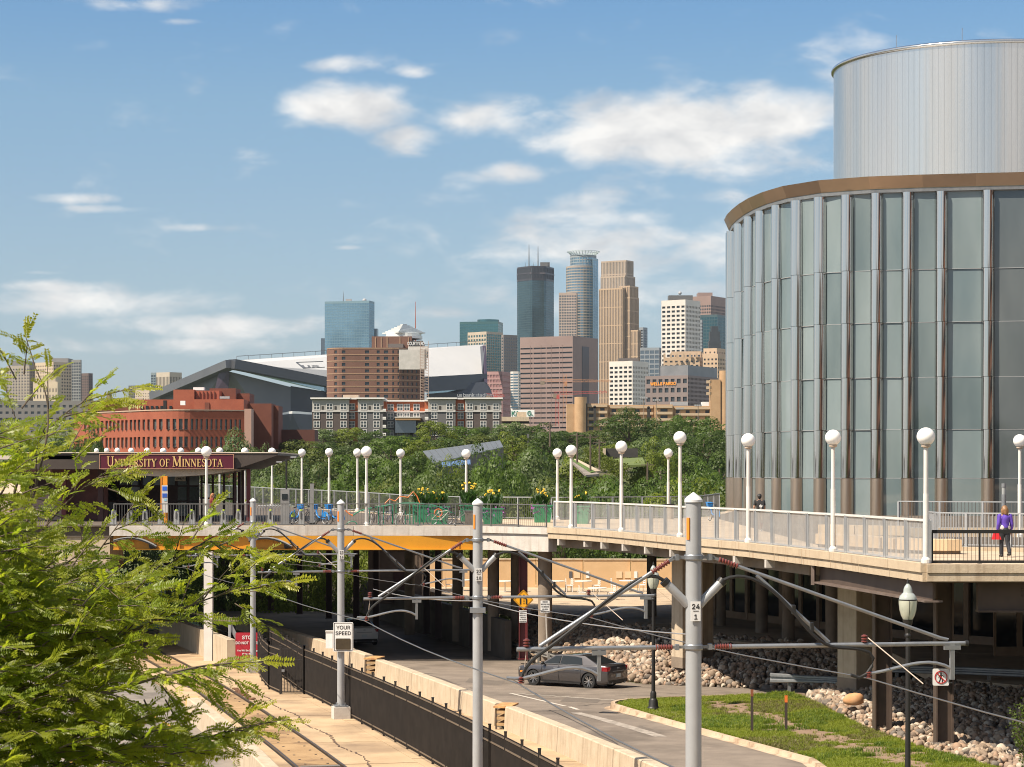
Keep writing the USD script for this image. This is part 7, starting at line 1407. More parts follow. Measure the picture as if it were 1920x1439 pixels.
# glass tower left
t = tower('glass_tower', 'blue mirrored glass tower behind the hotel tower', two_face(609, 692, 702, 2300, .28), 564, 2300, W_('mull_blue', (.16, .25, .30), r_=.3), g_blue, 5, 5, .92, .86, depth=.12, roof_m=None)
obj('side_shaft', MB().box((X_(605, 2310), 2325, (Z_(634, 2310) + 20) / 2), (X_(610, 2310) - X_(602, 2310), 20, Z_(634, 2310) - 20)), g_grey, t, world=True); obj('stone_shoulder', MB().box((X_(704, 2320), 2335, (Z_(616, 2320) + 20) / 2), (X_(706, 2320) - X_(699, 2320), 20, Z_(616, 2320) - 20)), g_grey, t, world=True)
antenna(t, 642, 545, 566, 2300, .5); obj('roof_plant', MB().box((X_(652, 2300), 2315, Z_(562, 2300)), (6, 6, 3)).ball((X_(682, 2300), 2312, Z_(562, 2300)), 2.2, 1), pole_grey, t, world=True)
# teal cluster
t = tower('teal_tower', 'teal glass tower with a round rooftop drum', two_face(862, 934, 943, 2250, .2), 603, 2250, W_('mull_teal', (.05, .12, .13), r_=.3), g_teal, 5, 8, .94, .8, depth=.12); obj('roof_drum', MB().cyl((X_(915, 2265), 2275), 21 * 2250 / F, Z_(625, 2250), Z_(597, 2250), 24), g_teal, t, world=True, smooth=40)
t = tower('office_tower', 'tan and glass office tower before the teal tower', two_face(877, 912, 943, 2150, .75), 622, 2150, W_('office_tan', (.42, .35, .27)), g_teal, 7.5, 7, .62, .55, sides={1: dict(wf=.86, hf=.8, bay=5, fh=5)}); tower('', '', two_face(940, 944, 970, 2140, 1.0), 628, 2140, W_('office_greybrown', (.20, .17, .155)), g_grey, 5.6, 5, .55, .5, t=t, part='right_wall')
tower('pink_block', 'pink granite block right of the stadium', two_face(906, 942, 960, 1650, .35), 697, 1650, W_('pink_granite', (.36, .21, .20)), M('pink_glass', (.24, .13, .13), None, rough=.2), 9, 7, .8, .6, sides={1: dict(wf=1, hf=.45, fh=11)})
tower('banded_block', 'narrow white banded block left of the pink brown office', [np.array([X_(957, 1600), 1602]), np.array([X_(962, 1600), 1599]), np.array([X_(972, 1600), 1599]), np.array([X_(976, 1600), 1604]), np.array([X_(976, 1600), 1620]), np.array([X_(957, 1600), 1620])], 697, 1600, W_('band_white', (.58, .54, .50)), g_blue, 5.2, 5, 1, .5, par=3)
# dark slate tower with antennas
Y = 2600; q = lambda px, dy: np.array([X_(px, Y + dy), Y + dy])
pl = [q(969.5, 26), q(971.5, 18), q(994, 0), q(998, -1), q(1020, 2), q(1024, 4), q(1038, 24), q(1038.5, 30), q(1030, 60), q(978, 62)]; t = tower('dark_glass_tower', 'tall dark slate glass tower with two antennas', pl, 525, Y, W_('mull_slate', (.04, .07, .08), r_=.3), g_ids, 4.4, 4.2, .9, .8, depth=.12, par=.5)
tower('', '', [p + (p - np.mean(pl, 0)) * .01 for p in pl], 499, Y, M('louvre_dark', (.035, .035, .042), (.05, .05, .06), .3, .4), g_dark, 11.5, 3, .7, .8, ybot=526, par=1.5, t=t, part='crown_wall'); blk(t, 'penthouse', 1013, 1031, 492, 500, Y + 20, 14, rail_dark); obj('crown_band', lip([q(969.2, 25.8), q(995, -.9), q(1022, 2), q(1039, 26)], Z_(514, Y), Z_(511, Y), .3, .6), M('louvre_band', (.10, .09, .10), None), t, world=True)
antenna(t, 992, 457, 500, Y, .8); antenna(t, 1009, 460, 500, Y, .8); [antenna(t, p_, 490, 500, Y, .35) for p_ in (985, 1000, 1016, 1026)]
# round banded tower with halo
Y = 2500; cc = np.array([X_(1093, Y + 45), Y + 45]); cb = W_('band_tan_blue', (.33, .27, .22), (.30, .25, .21), .5); rb = 31.5 * Y / F
circ = lambda c, r_, n=26: [c + r_ * np.array([math.cos(a), math.sin(a)]) for a in np.linspace(-math.pi, math.pi, n, endpoint=False)]
t = tower('round_tower', 'tall round tower with banded glass and an open crown', circ(np.array([X_(1090, Y + 45), Y + 45]), X_(1120, Y) - X_(1090, Y) - .5, 30), 494, Y, cb, g_blue, 5.2, 5, 1, .62, depth=.2, par=2.5)
tower('', '', circ(np.array([X_(1094, Y + 45), Y + 50]), 25 * Y / F, 26), 472, Y, W_('band_grey_blue', (.24, .26, .27)), g_blue, 5.2, 5, 1, .7, ybot=500, depth=.2, t=t, part='upper_wall'); tower('', '', [np.array([X_(1112, Y + 22), Y + 22]), np.array([X_(1121.5, Y + 40), Y + 40]), np.array([X_(1121.5, Y + 80), Y + 80]), np.array([X_(1108, Y + 80), Y + 80])], 480, Y, W_('mull_blue', (0, 0, 0)), g_blue, 5, 4, .9, .85, depth=.1, t=t, part='side_wall')
tower('', '', two_face(1048, 1081, 1083, Y - 15, .12), 549, Y - 15, W_('banded_low_tan', (.36, .28, .23)), g_grey, 5.2, 5, .66, .55, depth=.2, t=t, part='low_wall')
m = MB(); c3 = np.array([X_(1094, Y + 45), Y + 50])
for kk in range(30): a = 2 * math.pi * kk / 30; e_ = np.array([math.cos(a), math.sin(a)]); m.bar(np.append(c3 + e_ * 24 * Y / F, Z_(470.5, Y)), np.append(c3 + e_ * 31 * Y / F, Z_(464.5, Y)), .7, .4); e2_ = np.array([math.cos(a + .2094), math.sin(a + .2094)]); m.bar(np.append(c3 + e_ * 31 * Y / F, Z_(464.5, Y)), np.append(c3 + e2_ * 31 * Y / F, Z_(464.5, Y)), .6, .5).bar(np.append(c3 + e_ * 27 * Y / F, Z_(467, Y)), np.append(c3 + e2_ * 27 * Y / F, Z_(467, Y)), .6, .5).bar(np.append(c3 + e_ * 24.2 * Y / F, Z_(470, Y)), np.append(c3 + e_ * 24.2 * Y / F, Z_(488, Y)), .5, .5)
obj('crown_halo', m, M('halo_pale', (.45, .52, .50), None, rough=.4, metal=.3), t, world=True)
# stepped tan tower
Y = 2450; tan_l = W_('stone_gold', (.40, .285, .185), (.37, .265, .175)); g_gold = gl('far_glass_bronze', (.20, .165, .14), .2, .4); g_pale = gl('far_glass_pale', (.30, .27, .24), .2, .4)
t = tower('stepped_tower', 'tall golden stone tower stepping back to its top', two_face(1123, 1167, 1186, Y, .55), 540, Y, tan_l, g_gold, 34, 3.4, .5, .96, par=2)
for xl, xc, xr, yt, dy, nm in ((1126, 1172, 1191, 517, 6, 'second_tier_wall'), (1127, 1174, 1188, 488, 10, 'top_tier_wall'), (1160, 1181, 1197, 536, 3, 'right_step_wall'), (1166, 1181, 1198, 557, 2, 'right_step_wall'), (1180, 1196, 1202, 619, -2, 'low_step_wall')): tower('', '', two_face(xl, xc, xr, Y + dy, .55), yt, Y + dy, W_('stone_pale_grey', (.36, .28, .21)) if yt < 530 else tan_l, g_pale if yt < 530 else g_gold, 24, 3.2, .5, .93, par=2, t=t, part=nm)
tower('grey_tower', 'small grey tower right behind the golden stepped tower', two_face(1196, 1206, 1214, 2700, .6), 614, 2700, W_('far_grey', (.22, .24, .26)), g_grey, 5, 5, .7, .6); tower('grey_glass_block', 'wide grey glass block between golden tower and tall white tower', two_face(1200, 1236, 1242, 2350, .3), 652, 2350, W_('far_grey', (0, 0, 0)), g_grey, 9, 9, .85, .7)
# pink brown ribbed office
Y = 1700; ro = W_('office_mauve', (.235, .165, .145), (.205, .142, .125)); t = tower('mauve_office', 'broad mauve brown office block with long window ribbons', two_face(975, 1074, 1121, Y, .5), 630, Y, ro, g_dark, 9.4, 26, .93, .30, par=17, depth=.9, sides={1: dict(hf=0)}); pf = two_face(975, 1074, 1121, Y, .5); d = (pf[2] - pf[1]) / np.linalg.norm(pf[2] - pf[1]); nn = np.array([d[1], -d[0]]); a, b = pf[1] + d * .36 * np.linalg.norm(pf[2] - pf[1]), pf[1] + d * .63 * np.linalg.norm(pf[2] - pf[1])
obj('dark_recess', MB().bar(np.append((a + b) / 2 + nn * .2, Z_(652, Y)), np.append((a + b) / 2 + nn * .2, Z_(770, Y)), np.linalg.norm(b - a), .8, up=(d[0], d[1], 0)) if False else MB().hexa([np.append(c_, z_) for z_ in (Z_(770, Y), Z_(648, Y)) for c_ in (a + nn * .3, b + nn * .3, b - nn * .2, a - nn * .2)]), M('recess_dark', (.03, .028, .035), None, rough=.4), t, world=True)
m = MB()
for i in range(1, 5): c_ = pf[0] + (pf[1] - pf[0]) * i / 5; m.bar(np.append(c_, Z_(646, Y)), np.append(c_, Z_(800, Y)), .35, .35)
obj('pier_joint', m, ro, t, world=True)
# white gridded towers
wh = W_('white_concrete', (.56, .51, .46), (.51, .465, .42)); t = tower('white_tower', 'shorter white gridded tower before the golden tower', two_face(1142, 1186, 1216, 1500, .62), 677, 1500, wh, g_dark, 8.4, 10, .68, .52, par=8, depth=.8, sides={1: dict(bay=5.5, wf=.45)}); blk(t, 'penthouse', 1160, 1197, 672, 680, 1510, 14, M('plant_dark', (0, 0, 0)))
t = tower('white_tower', 'taller white gridded tower at the right of the skyline', two_face(1240, 1285, 1313, 1900, .62), 562, 1900, wh, g_dark, 8.3, 10.5, .68, .52, par=9, depth=.9, sides={1: dict(bay=5.5, wf=.55)}); blk(t, 'penthouse', 1254, 1299, 554, 566, 1912, 14, rail_dark); obj('dish', MB().ball(P(1275, 550, 1915), 1.6, 1), pole_grey, t, world=True)
t = tower('brown_tower', 'mauve brown tower behind the taller white tower', two_face(1286, 1333, 1364, 2450, .55), 555, 2450, W_('tower_mauve', (.25, .17, .145)), g_dark, 6, 5, .62, .55, par=16); blk(t, 'penthouse', 1309, 1336, 549, 557, 2470, 20, W_('tower_mauve', (0, 0, 0)))
t = tower('dark_teal_tower', 'dark teal glass tower beside the glass hall', two_face(1305, 1345, 1372, 2200, .5), 590, 2200, W_('mull_darkteal', (.05, .085, .095), r_=.35), gl('far_glass_darkteal', (.05, .12, .14)), 6, 5.5, .84, .8, depth=.15); [blk(t, 'setback', a_, b_, y_, 660, 2150 - i_ * 3, 12, M('setback_dark', (.03, .035, .04), (.045, .05, .055), .3, .4)) for i_, (a_, b_, y_) in enumerate(((1334, 1347, 612), (1331, 1350, 622), (1329, 1352, 640)))]
tower('grey_block', 'slim grey block at the foot of the taller white tower', two_face(1313, 1316, 1318, 1950, .5), 600, 1950, W_('far_grey', (0, 0, 0)), g_grey, 6, 6, .5, .5)
t = tower('tan_block', 'stepped tan stone block with square openings at the foot of the white tower', two_face(1244, 1312, 1320, 1800, .2), 670, 1800, W_('stone_buff', (.46, .33, .22)), g_dark, 8, 10, .5, .4, par=4); tower('', '', two_face(1258, 1314, 1322, 1810, .2), 659, 1810, W_('stone_buff', (0, 0, 0)), g_grey, 9, 7, .6, .4, ybot=700, t=t, part='upper_wall')
for px in range(1246, 1320, 12): obj('merlon', MB().box((X_(px, 1799), 1799.5, Z_(667, 1800)), (1.6, 1.6, 3.2)), W_('stone_buff', (0, 0, 0)), t, world=True)
t = tower('tan_block', 'tan stone block with a dark stepped roof right of the white tower', two_face(1318, 1346, 1364, 1790, .5), 664, 1790, W_('stone_buff', (0, 0, 0)), g_dark, 8, 8, .5, .45, par=6); tower('', '', two_face(1319, 1344, 1360, 1796, .5), 653, 1796, W_('stone_buff', (0, 0, 0)), g_dark, 8, 9, .3, .4, ybot=690, t=t, part='upper_wall')
# mauve and grey bank building with orange lettering
Y = 1300; t = tower('bank_building', 'mauve bank building with grey roof and orange lettering', two_face(1210, 1290, 1346, Y, .5), 704, Y, W_('bank_mauve', (.20, .155, .145)), g_dark, 17, 12, .62, .5, par=2, depth=.6, sides={1: dict(fh=8, bay=6, wf=.55)}); pf = two_face(1212, 1290, 1345, Y + 1, .5); tower('', '', two_face(1238, 1290, 1345, Y + 3, .5), 685, Y + 3, M('bank_roof', (.14, .145, .155), (.18, .18, .19), .1, .5), g_dark, 9, 9, .5, 0, ybot=705, t=t, part='roof_wall')
tq = (1245 - 960) / F; fu = pf[1] - pf[0]; tt = (pf[0][0] - tq * pf[0][1]) / (tq * fu[1] - fu[0]); fp0 = pf[0] + fu * tt; fu = fu / np.linalg.norm(fu); fp0 = fp0 + np.array([fu[1], -fu[0]]) * 1.3
obj('lettering', on_wall(text('WELLS FARGO', 1.7, .2, True), (*fp0, Z_(722.5, fp0[1])), (fu[0], fu[1], 0)), M('letter_orange', (.80, .30, .02), None), t, world=True)
# cranes
def crane(label, mx, ytop, ybot, x0, x1, yb, Y, m_, tilt=0):
    t = thing('tower_crane', label, 'crane', (X_(mx, Y), Y, Z_(ybot, Y))); m = MB(); w_ = .8
    for a in (-w_, w_): m.bar(P(mx, ytop, Y) + (a, 0, 0), P(mx, ybot, Y) + (a, 0, 0), .22)
    n = int((ybot - ytop) * Y / F / 2.5)
    for i in range(n): z0, z1 = Z_(ytop, Y) - i * 2.5, Z_(ytop, Y) - (i + 1) * 2.5; s = 1 if i % 2 else -1; m.bar((X_(mx, Y) - w_ * s, Y, z0), (X_(mx, Y) + w_ * s, Y, z1), .14)
    obj('mast', m, m_, t, world=True); m = MB(); A, B = P(x0, yb, Y), P(x1, yb - tilt, Y); m.bar(A, B, .2, .2).bar(A + (0, 0, 1.6), B + (0, 0, .8), .2, .2); n = int(np.linalg.norm(B - A) / 2.2)
    for i in range(n): m.bar(A + (B - A) * i / n, A + (B - A) * (i + .5) / n + (0, 0, 1.4), .12, .12).bar(A + (B - A) * (i + .5) / n + (0, 0, 1.4), A + (B - A) * (i + 1) / n, .12, .12)
    obj('jib', m, m_, t, world=True); obj('cab', MB().box(P(mx + 1.2, yb + 4, Y), (1.6, 1.6, 2.0)), m_, t, world=True); obj('counterweight', MB().box(P(min(x0, x1) + 3, yb + 2, Y), (2.4, 1.4, 2.0)), conc_dark, t, world=True)
crane('orange tower crane before the mauve office', 1059.5, 702, 790, 1014, 1146, 716.5, 1250, M('crane_orange', (.42, .20, .10), None)); crane('red tower crane below the orange one', 1045, 742, 800, 1038, 1138, 741, 1200, M('crane_red', (.40, .07, .06), None), 4)
crane('small red crane by the pink block', 929, 732, 790, 912, 946, 744, 1230, M('crane_red', (0, 0, 0)))
# brick towers and low housing at the right
bt = M('brick_tan', (.36, .225, .12), (.42, .27, .15), .4, .85); bt2 = M('brick_band', (.44, .33, .22), None, rough=.8); Y = 800
t = thing('brick_stair_tower', 'tall round tan brick tower beside the glass hall', 'tower', (X_(1351, Y), Y, 20)); obj('round_shaft', MB().cyl((X_(1360, Y), Y + 3), 10 * Y / F, 10, Z_(695, Y), 26), bt, t, world=True, smooth=40); obj('flat_shaft', MB().box((X_(1342, Y), Y + 4, (Z_(712, Y) + 10) / 2), (19 * Y / F, 6, Z_(712, Y) - 10)), bt, t, world=True)
for i in range(3): obj('balcony', MB().box((X_(1330, Y), Y + 2, Z_(716 + 11 * i, Y)), (1.6, 2, 1.0)), bt2, t, world=True)
t = thing('brick_housing', 'long low tan brick housing with a round stair tower', 'building', (X_(1200, Y), Y, 20)); 
for xl, xr, yt, dy, nb in ((1063, 1082, 758, 0, 0), (1098, 1140, 757, 1, 2), (1140, 1228, 759, 4, 4), (1228, 1262, 759, 0, 1), (1262, 1335, 761, 3, 4)):
    wall, win = MB(), MB(); a, b = np.array([X_(xl, Y + dy), Y + dy]), np.array([X_(xr, Y + dy), Y + dy]); L = b[0] - a[0]; pth = [a + (0, 12), a, b, b + (0, 12)]; cols = [(12 + L * (k_ + .3) / nb, 12 + L * (k_ + .7) / nb) for k_ in range(nb)]; rows = [(Z_(yt + 14 + 12 * i, Y), Z_(yt + 8 + 12 * i, Y)) for i in range(5)]
    facade(pth, 8, Z_(yt, Y), cols, rows if nb else [], .5, wall, win); obj('wall', wall, bt, t, world=True); obj('roof', MB().box(((a[0] + b[0]) / 2, Y + dy + 6, Z_(yt, Y) - .3), (L - .2, 11.6, .4)), conc_dark, t, world=True)
    if nb:
        obj('windows', win, g_dark, t, world=True, kind='stuff')
        for i in range(4): obj('balcony_band', MB().box(((a[0] + b[0]) / 2, Y + dy - .35, Z_(yt + 4 + 12 * i, Y)), (L * .92, .7, .9)), bt2, t, world=True)
obj('stair_tower', MB().cyl((X_(1088.5, Y), Y), 11.5 * Y / F, 8, Z_(745, Y), 26), bt, t, world=True, smooth=40); obj('stair_slot', MB().box((X_(1099, Y), Y - .6, (Z_(757, Y) + 10) / 2), (.9, .8, Z_(757, Y) - 10)), M('slot_dark', (.03, .025, .02), None), t, world=True)
for px, y0 in ((1115, 762), (1216, 763)): obj('arched_window', MB().box(P(px, y0 + 20, Y - .1), (1.0, .4, 7)).add(*on_wall(MB().prism(Point(0, 0).buffer(.5, 8), 0, .4).vf(), P(px, y0 + 20, Y - .1) + (0, .2, 3.5))), M('slot_dark', (0, 0, 0)), t, world=True)
blk(t, 'roof_plant', 1258, 1290, 754, 761, Y + 8, 4, pole_grey); blk(t, 'roof_plant', 1316, 1336, 754, 766, Y + 9, 4, white_sign)
for px, yt, lab in ((1207, 748, 'by the white tower'), (1231, 752, 'in the middle of the brick housing'), (1309, 762, 'left of the brick stair tower'), (1275, 768, 'lowest, before the brick housing')):
    Yl = 560; p = P(px, yt, Yl); t = thing('floodlight_mast', 'tall floodlight mast ' + lab, 'light mast', (p[0], Yl, 16)); obj('mast', MB().tube([(0, 0, 0), (0, 0, p[2] - 16)], (.16, .09), 6), conc_dark, t); obj('cross_arm', MB().box((0, 0, p[2] - 16), (1.8, .1, .1)), conc_dark, t)
    for i in range(4): obj('floodlight', MB().box((-.75 + .5 * i, -.15, p[2] - 15.8), (.36, .25, .40)), pole_grey, t)
# billboard and parking structure
t = thing('billboard', 'white billboard with green letters before the mauve office', 'billboard', P(980, 790, 760)); blk(t, 'panel', 958, 1002, 769, 782, 760, .5, white_sign); obj('lettering', MB().add(*on_wall(text('KA', 1.5, .05, True), P(966.5, 779.5, 759.9))).add(*on_wall(text('G.', 1.5, .05, True), P(994, 779.5, 759.9))), M('letter_green', (.02, .17, .10), None), t, world=True); blk(t, 'leg', 976, 979, 782, 815, 761, .5, rail_dark)
t = thing('parking_deck', 'low tan parking structure right of the apartment block', 'building', (X_(965, 720), 720, 18)); blk(t, 'level_wall', 940, 992, 782, 790, 720, 20, conc); blk(t, 'dark_level', 941, 992, 790, 795, 722, 17, M('slot_dark', (0, 0, 0))); blk(t, 'level_wall', 940, 992, 795, 803, 720, 20, conc); blk(t, 'dark_level', 941, 992, 803, 830, 722, 17, M('slot_dark', (0, 0, 0))); blk(t, 'stair_head', 969, 987, 773, 784, 724, 8, conc)

# apartment block in grey, brick and orange bays
Y = 600; ap = thing('apartment_block', 'wide five storey apartment block in grey, dark brick and orange bays', 'building', (X_(762, Y), Y, 18)); wg = M('siding_grey', (.28, .265, .24), (.31, .295, .27), .3, .7); wd = M('siding_charcoal', (.105, .10, .10), None, rough=.7); wb_ = M('brick_darkbrown', (.065, .050, .045), (.085, .065, .058), .6, .85); wo = M('siding_orange', (.36, .095, .035), (.32, .085, .03), .5, .7); fr_w = M('window_white', (.62, .60, .57), None); apg = M('apartment_glass', (.10, .12, .13), (.16, .185, .19), .4, .1)
secs = [(585, 654, 0, wg, wb_, (594, 618, 644)), (654, 671, 2.5, wo, wo, (660,)), (671, 718, 0, wg, wd, (682, 706)), (718, 724, 3, wo, wd, ()), (724, 796, 6, wo, wd, (732, 750, 763, 781)), (796, 803, 3, wo, wd, ()), (803, 854, 0, wg, wd, (814, 843)), (854, 872, 2.5, wo, wo, (864,)), (872, 940, 0, wg, wb_, (881, 906, 930))]
for xl, xr, dy, top_m, low_m, wins in secs:
    Yd = Y + dy; a, b = np.array([X_(xl, Yd), Yd]), np.array([X_(xr, Yd), Yd]); yt = 749 if dy < 3 else 752.5; zs = Z_(771.5, Y)
    for (z0, z1, mt_, lv) in ((zs, Z_(yt, Y), top_m, (757,)), (12, zs, low_m, (774, 790, 806))):
        wall = MB(); pth = [a + (0, 14), a, b, b + (0, 14)]; o = 14 - X_(xl, Yd); hw_ = 5.4 * Y / F; cols = [(o + X_(p, Yd) - hw_, o + X_(p, Yd) + hw_) for p in wins]; rows = [(Z_(y_ + 11.5, Y), Z_(y_, Y)) for y_ in lv]
        def put(ci, ri, mb, Yd=Yd, cols=cols, rows=rows, o=o):
            wp = ap.path + '/' + numbered(ap.path, 'window'); UsdGeom.Xform.Define(stage, wp); v, f = mb.vf(); obj('pane', (v - ap.loc, f), apg, wp); x0, x1 = cols[ci][0] - o, cols[ci][1] - o; z0, z1 = rows[ri]; m = MB(); L_ = np.array(ap.loc)
            for x in (x0, (x0 + x1) / 2, x1): m.box(np.array([x, Yd - .05, (z0 + z1) / 2]) - L_, (.13, .14, z1 - z0))
            for z in (z0, z0 + (z1 - z0) * .52, z1): m.box(np.array([(x0 + x1) / 2, Yd - .052, z]) - L_, (x1 - x0 + .13, .12, .13))
            obj('frame', m, fr_w, wp)
        facade(pth, z0, z1, cols, rows if cols else [], .2, wall, None, put if cols else None); obj('wall', wall, mt_, ap, world=True)
    obj('cornice', MB().box(((a[0] + b[0]) / 2, Yd + 6.6, Z_(yt, Y) + .25), (b[0] - a[0] + (.8 if dy == 0 else 0), 14.6, .4)), fr_w, ap, world=True); obj('string_course', MB().box(((a[0] + b[0]) / 2, Yd - .1, zs), (b[0] - a[0], .3, .25)), fr_w, ap, world=True)
    for j, p in enumerate(wins[:2]):
        if dy == 0: obj('vent_grille', MB().box((X_(p + 11, Yd), Yd - .04, Z_(765, Y)), (.55, .08, .9)), M('slot_dark', (0, 0, 0)), ap, world=True)
for p in (721, 800):
    for i in range(4): obj('balcony', MB().box((X_(p, Y), Y + .2, Z_(772 + 15 * i, Y)), (.9, 2.0, .15)).box((X_(p, Y), Y - .75, Z_(769 + 15 * i, Y)), (.9, .06, .5)), fr_w, ap, world=True)
blk(ap, 'entrance_canopy', 741, 787, 783.5, 788, Y - 3, 9, M('canopy_wood', (.42, .24, .11), None)); blk(ap, 'canopy_top', 740, 788, 782, 783.4, Y - 3.2, 9.4, fr_w); blk(ap, 'entrance_glass', 741, 780, 788.2, 812, Y + .5, 5, g_grey); blk(ap, 'stair_head', 643, 672, 741, 749.5, Y + 9, 5, M('stucco_cream', (.40, .31, .23), None))
# red brick building with the curved front
Y = 420; rb_ = thing('red_brick_building', 'red brick building with a curved front and two rows of windows', 'building', (X_(300, Y), Y, 8)); rbk = M('red_brick', (.265, .070, .036), (.30, .085, .044), .5, .85, c3=(.225, .057, .030), s3=.06); rbd = M('red_brick_brown', (.13, .040, .024), (.155, .05, .03), .5, .85); cream = M('brick_sill', (.42, .30, .22), None)
bz = [np.array([X_(238, 429), 429]), np.array([X_(304, 417.5), 417.5]), np.array([X_(356, 419.5), 419.5])]
pth = [np.array([X_(138, 446), 446])] + [bz[0] * (1 - t_) ** 2 + bz[1] * 2 * t_ * (1 - t_) + bz[2] * t_ * t_ for t_ in np.linspace(0, 1, 11)] + [np.array([X_(458, 424.5), 424.5])]
lsR = LineString(pth); cen = [160, 168, 176, 184, 191.5, 200, 207, 214, 222, 229.5, 237, 245.5, 253, 260.5, 269.5, 278.5, 290, 301.5, 315, 327, 339, 349, 360.5, 369, 378, 388, 397, 406, 415, 424, 433, 442, 450]
cols = []
for i, c in enumerate(cen):
    w_ = 3.4 if 286 < c < 350 else 2.3; s = [lsR.project(Point(X_(c + e_ * w_, 424), 424)) for e_ in (-1, 1)]
    def s_at(px): ss = np.linspace(0, lsR.length, 1500); q = np.array([lsR.interpolate(x).coords[0] for x in ss]); return ss, q[:, 0] / q[:, 1] * F + 960
    if i == 0: SS, PX = s_at(0)
    cols.append((float(np.interp(c - w_, PX, SS)), float(np.interp(c + w_, PX, SS))))
rows = [(Z_(805, Y), Z_(786, Y)), (Z_(838, Y), Z_(819, Y))]; wall = MB()
def put(ci, ri, mb):
    wp = rb_.path + '/' + numbered(rb_.path, 'window'); UsdGeom.Xform.Define(stage, wp); v, f = mb.vf(); obj('pane', (v - rb_.loc, f), M('brick_window_glass', (.05, .06, .06), (.12, .15, .15), .12, .08), wp); c = (v.min(0) + v.max(0)) / 2; w_ = v[:, 0].max() - v[:, 0].min(); m = MB(); z0, z1 = rows[ri]
    m.box(c * (1, 1, 0) + (0, -.12, z0 + (z1 - z0) * .3) - rb_.loc, (w_, .06, .06)).box(c * (1, 1, 0) + (0, -.38, z0 - .05) - rb_.loc, (w_ + .1, .25, .1)); obj('sill', m, M('window_bronze', (.05, .04, .035), None), wp)
facade(pth, 4, Z_(770, Y), cols, rows, .35, wall, None, put); obj('wall', wall, rbk, rb_, world=True); obj('parapet', lip(pth, Z_(770, Y), Z_(768, Y), .1, .5), cream, rb_, world=True); obj('roof', MB().prism(Polygon(pth + [np.array([X_(460, 445), 450]), np.array([X_(138, 450), 450])]), Z_(772, Y), Z_(771, Y)), conc_dark, rb_, world=True)
blk(rb_, 'end_pier', 458, 471, 767, 850, 424.4, 4, M('pier_pink', (.36, .22, .17), None)); 
for nm, a_, b_, y0, y1, yy, mt_ in (('upper_wall', 325, 364, 731, 771, 431, rbk), ('upper_wall', 364, 411, 733, 750, 432, M('louvre_red', (.30, .075, .04), None)), ('upper_wall', 364, 457, 749, 771, 430, rbk), ('upper_wall', 254, 328, 749.5, 771, 434, rbk), ('upper_wall', 393, 442, 728.5, 750, 436, rbd), ('upper_wall', 442, 468, 738, 775, 438, rbd), ('upper_wall', 165, 254, 758, 771, 440, rbd), ('rear_wall', 458, 509, 757, 850, 436, rbd), ('rear_wall', 508, 522, 761, 850, 440, rbd), ('rear_wall', 508, 590, 806, 860, 446, M('brick_oxblood', (.09, .032, .022), None, rough=.85))): blk(rb_, nm, a_, b_, y0, y1, yy, 8, mt_)
for px in (266, 276, 285, 294, 303, 320): obj('upper_window', MB().box(P(px, 765, 433.9), (.5, .2, .7)), dark_glass, rb_, world=True)
for i in range(6): obj('louvre_rib', MB().box(P(367 + 7 * i, 742, 431.9), (.16, .3, 1.6)), rbd, rb_, world=True)
blk(rb_, 'black_vent', 306, 312, 751, 768, 432, 1.0, black_metal); blk(rb_, 'white_hood', 338, 347, 752, 760, 429, 1.0, white_sign); blk(rb_, 'door', 384, 392, 755, 771, 429.8, .3, rbd); blk(rb_, 'roof_plant', 362, 382, 726.5, 732, 434, 2, white_sign); blk(rb_, 'roof_plant', 412, 430, 743.5, 748, 431, 1, pole_grey)
# long shed roof with solar panels among the trees
Y = 300; t = thing('riverside_shed', 'long grey metal roofed shed with solar panels among the trees', 'shed', (X_(860, Y), Y, 0)); A, B, C, D = P(793, 846, 304), P(938, 826, 330), P(944, 838, 322), P(812, 869, 292)
metal = M('metal_roof', (.21, .22, .22), (.17, .18, .18), 1.5, .5, .4); E_ = lambda p, q, t_: p + (q - p) * t_
for i in range(14): obj('roof_sheet', slab3([E_(A, B, i / 14), E_(A, B, (i + .94) / 14), E_(D, C, (i + .94) / 14), E_(D, C, i / 14)], .12, (0, 0, -1)), metal, t, world=True)
obj('wall', slab3([D + (.3, .4, -.2), C + (0, .4, -.2), C + (0, .4, -3), D + (.3, .4, -4)], .3), M('shed_wall', (.09, .075, .06), None), t, world=True)
for i in range(6): a = P(828, 866.5, 288) + np.array([.62 * i, .15 * i, .06 * i]); obj('solar_panel', slab3([a, a + (.56, 0, 0), a + (.62, -1.2, -.6), a + (.06, -1.2, -.6)], .05, (0, 0, -1)), M('solar_blue', (.10, .16, .28), None, rough=.2), t, world=True)
# street, verge, hedge, posts on the slope
obj_s = lambda n, q, m_, l_: struct(n, slab3(q, .3, (0, 0, -1)), m_, False, l_)
obj_s('hill_street', [P(1072, 866, 345), P(1076, 866, 345), P(1124, 889, 318), P(1098, 891, 316)], asphalt_lot, 'short piece of pale street climbing between the trees'); obj_s('hill_path', [P(1076, 861, 346.5), P(1082, 861, 346.5), P(1126, 883, 322), P(1116, 884, 321)], conc, 'tan footpath beside the street on the far bank'); obj_s('hill_verge', [P(1074, 864, 345.8), P(1077, 862, 346.2), P(1117, 884.2, 321), P(1108, 886, 319.6)], M('verge_green', (.07, .12, .02), None, rough=.9), 'grass verge beside the street on the far bank'); obj_s('hill_lawn', [P(1128, 862, 352), P(1205, 858, 352), P(1210, 871, 335), P(1150, 874, 335)], M('lawn_green', (.12, .15, .035), (.09, .12, .03), .2, .9), 'sunlit lawn on the slope behind the hedge')
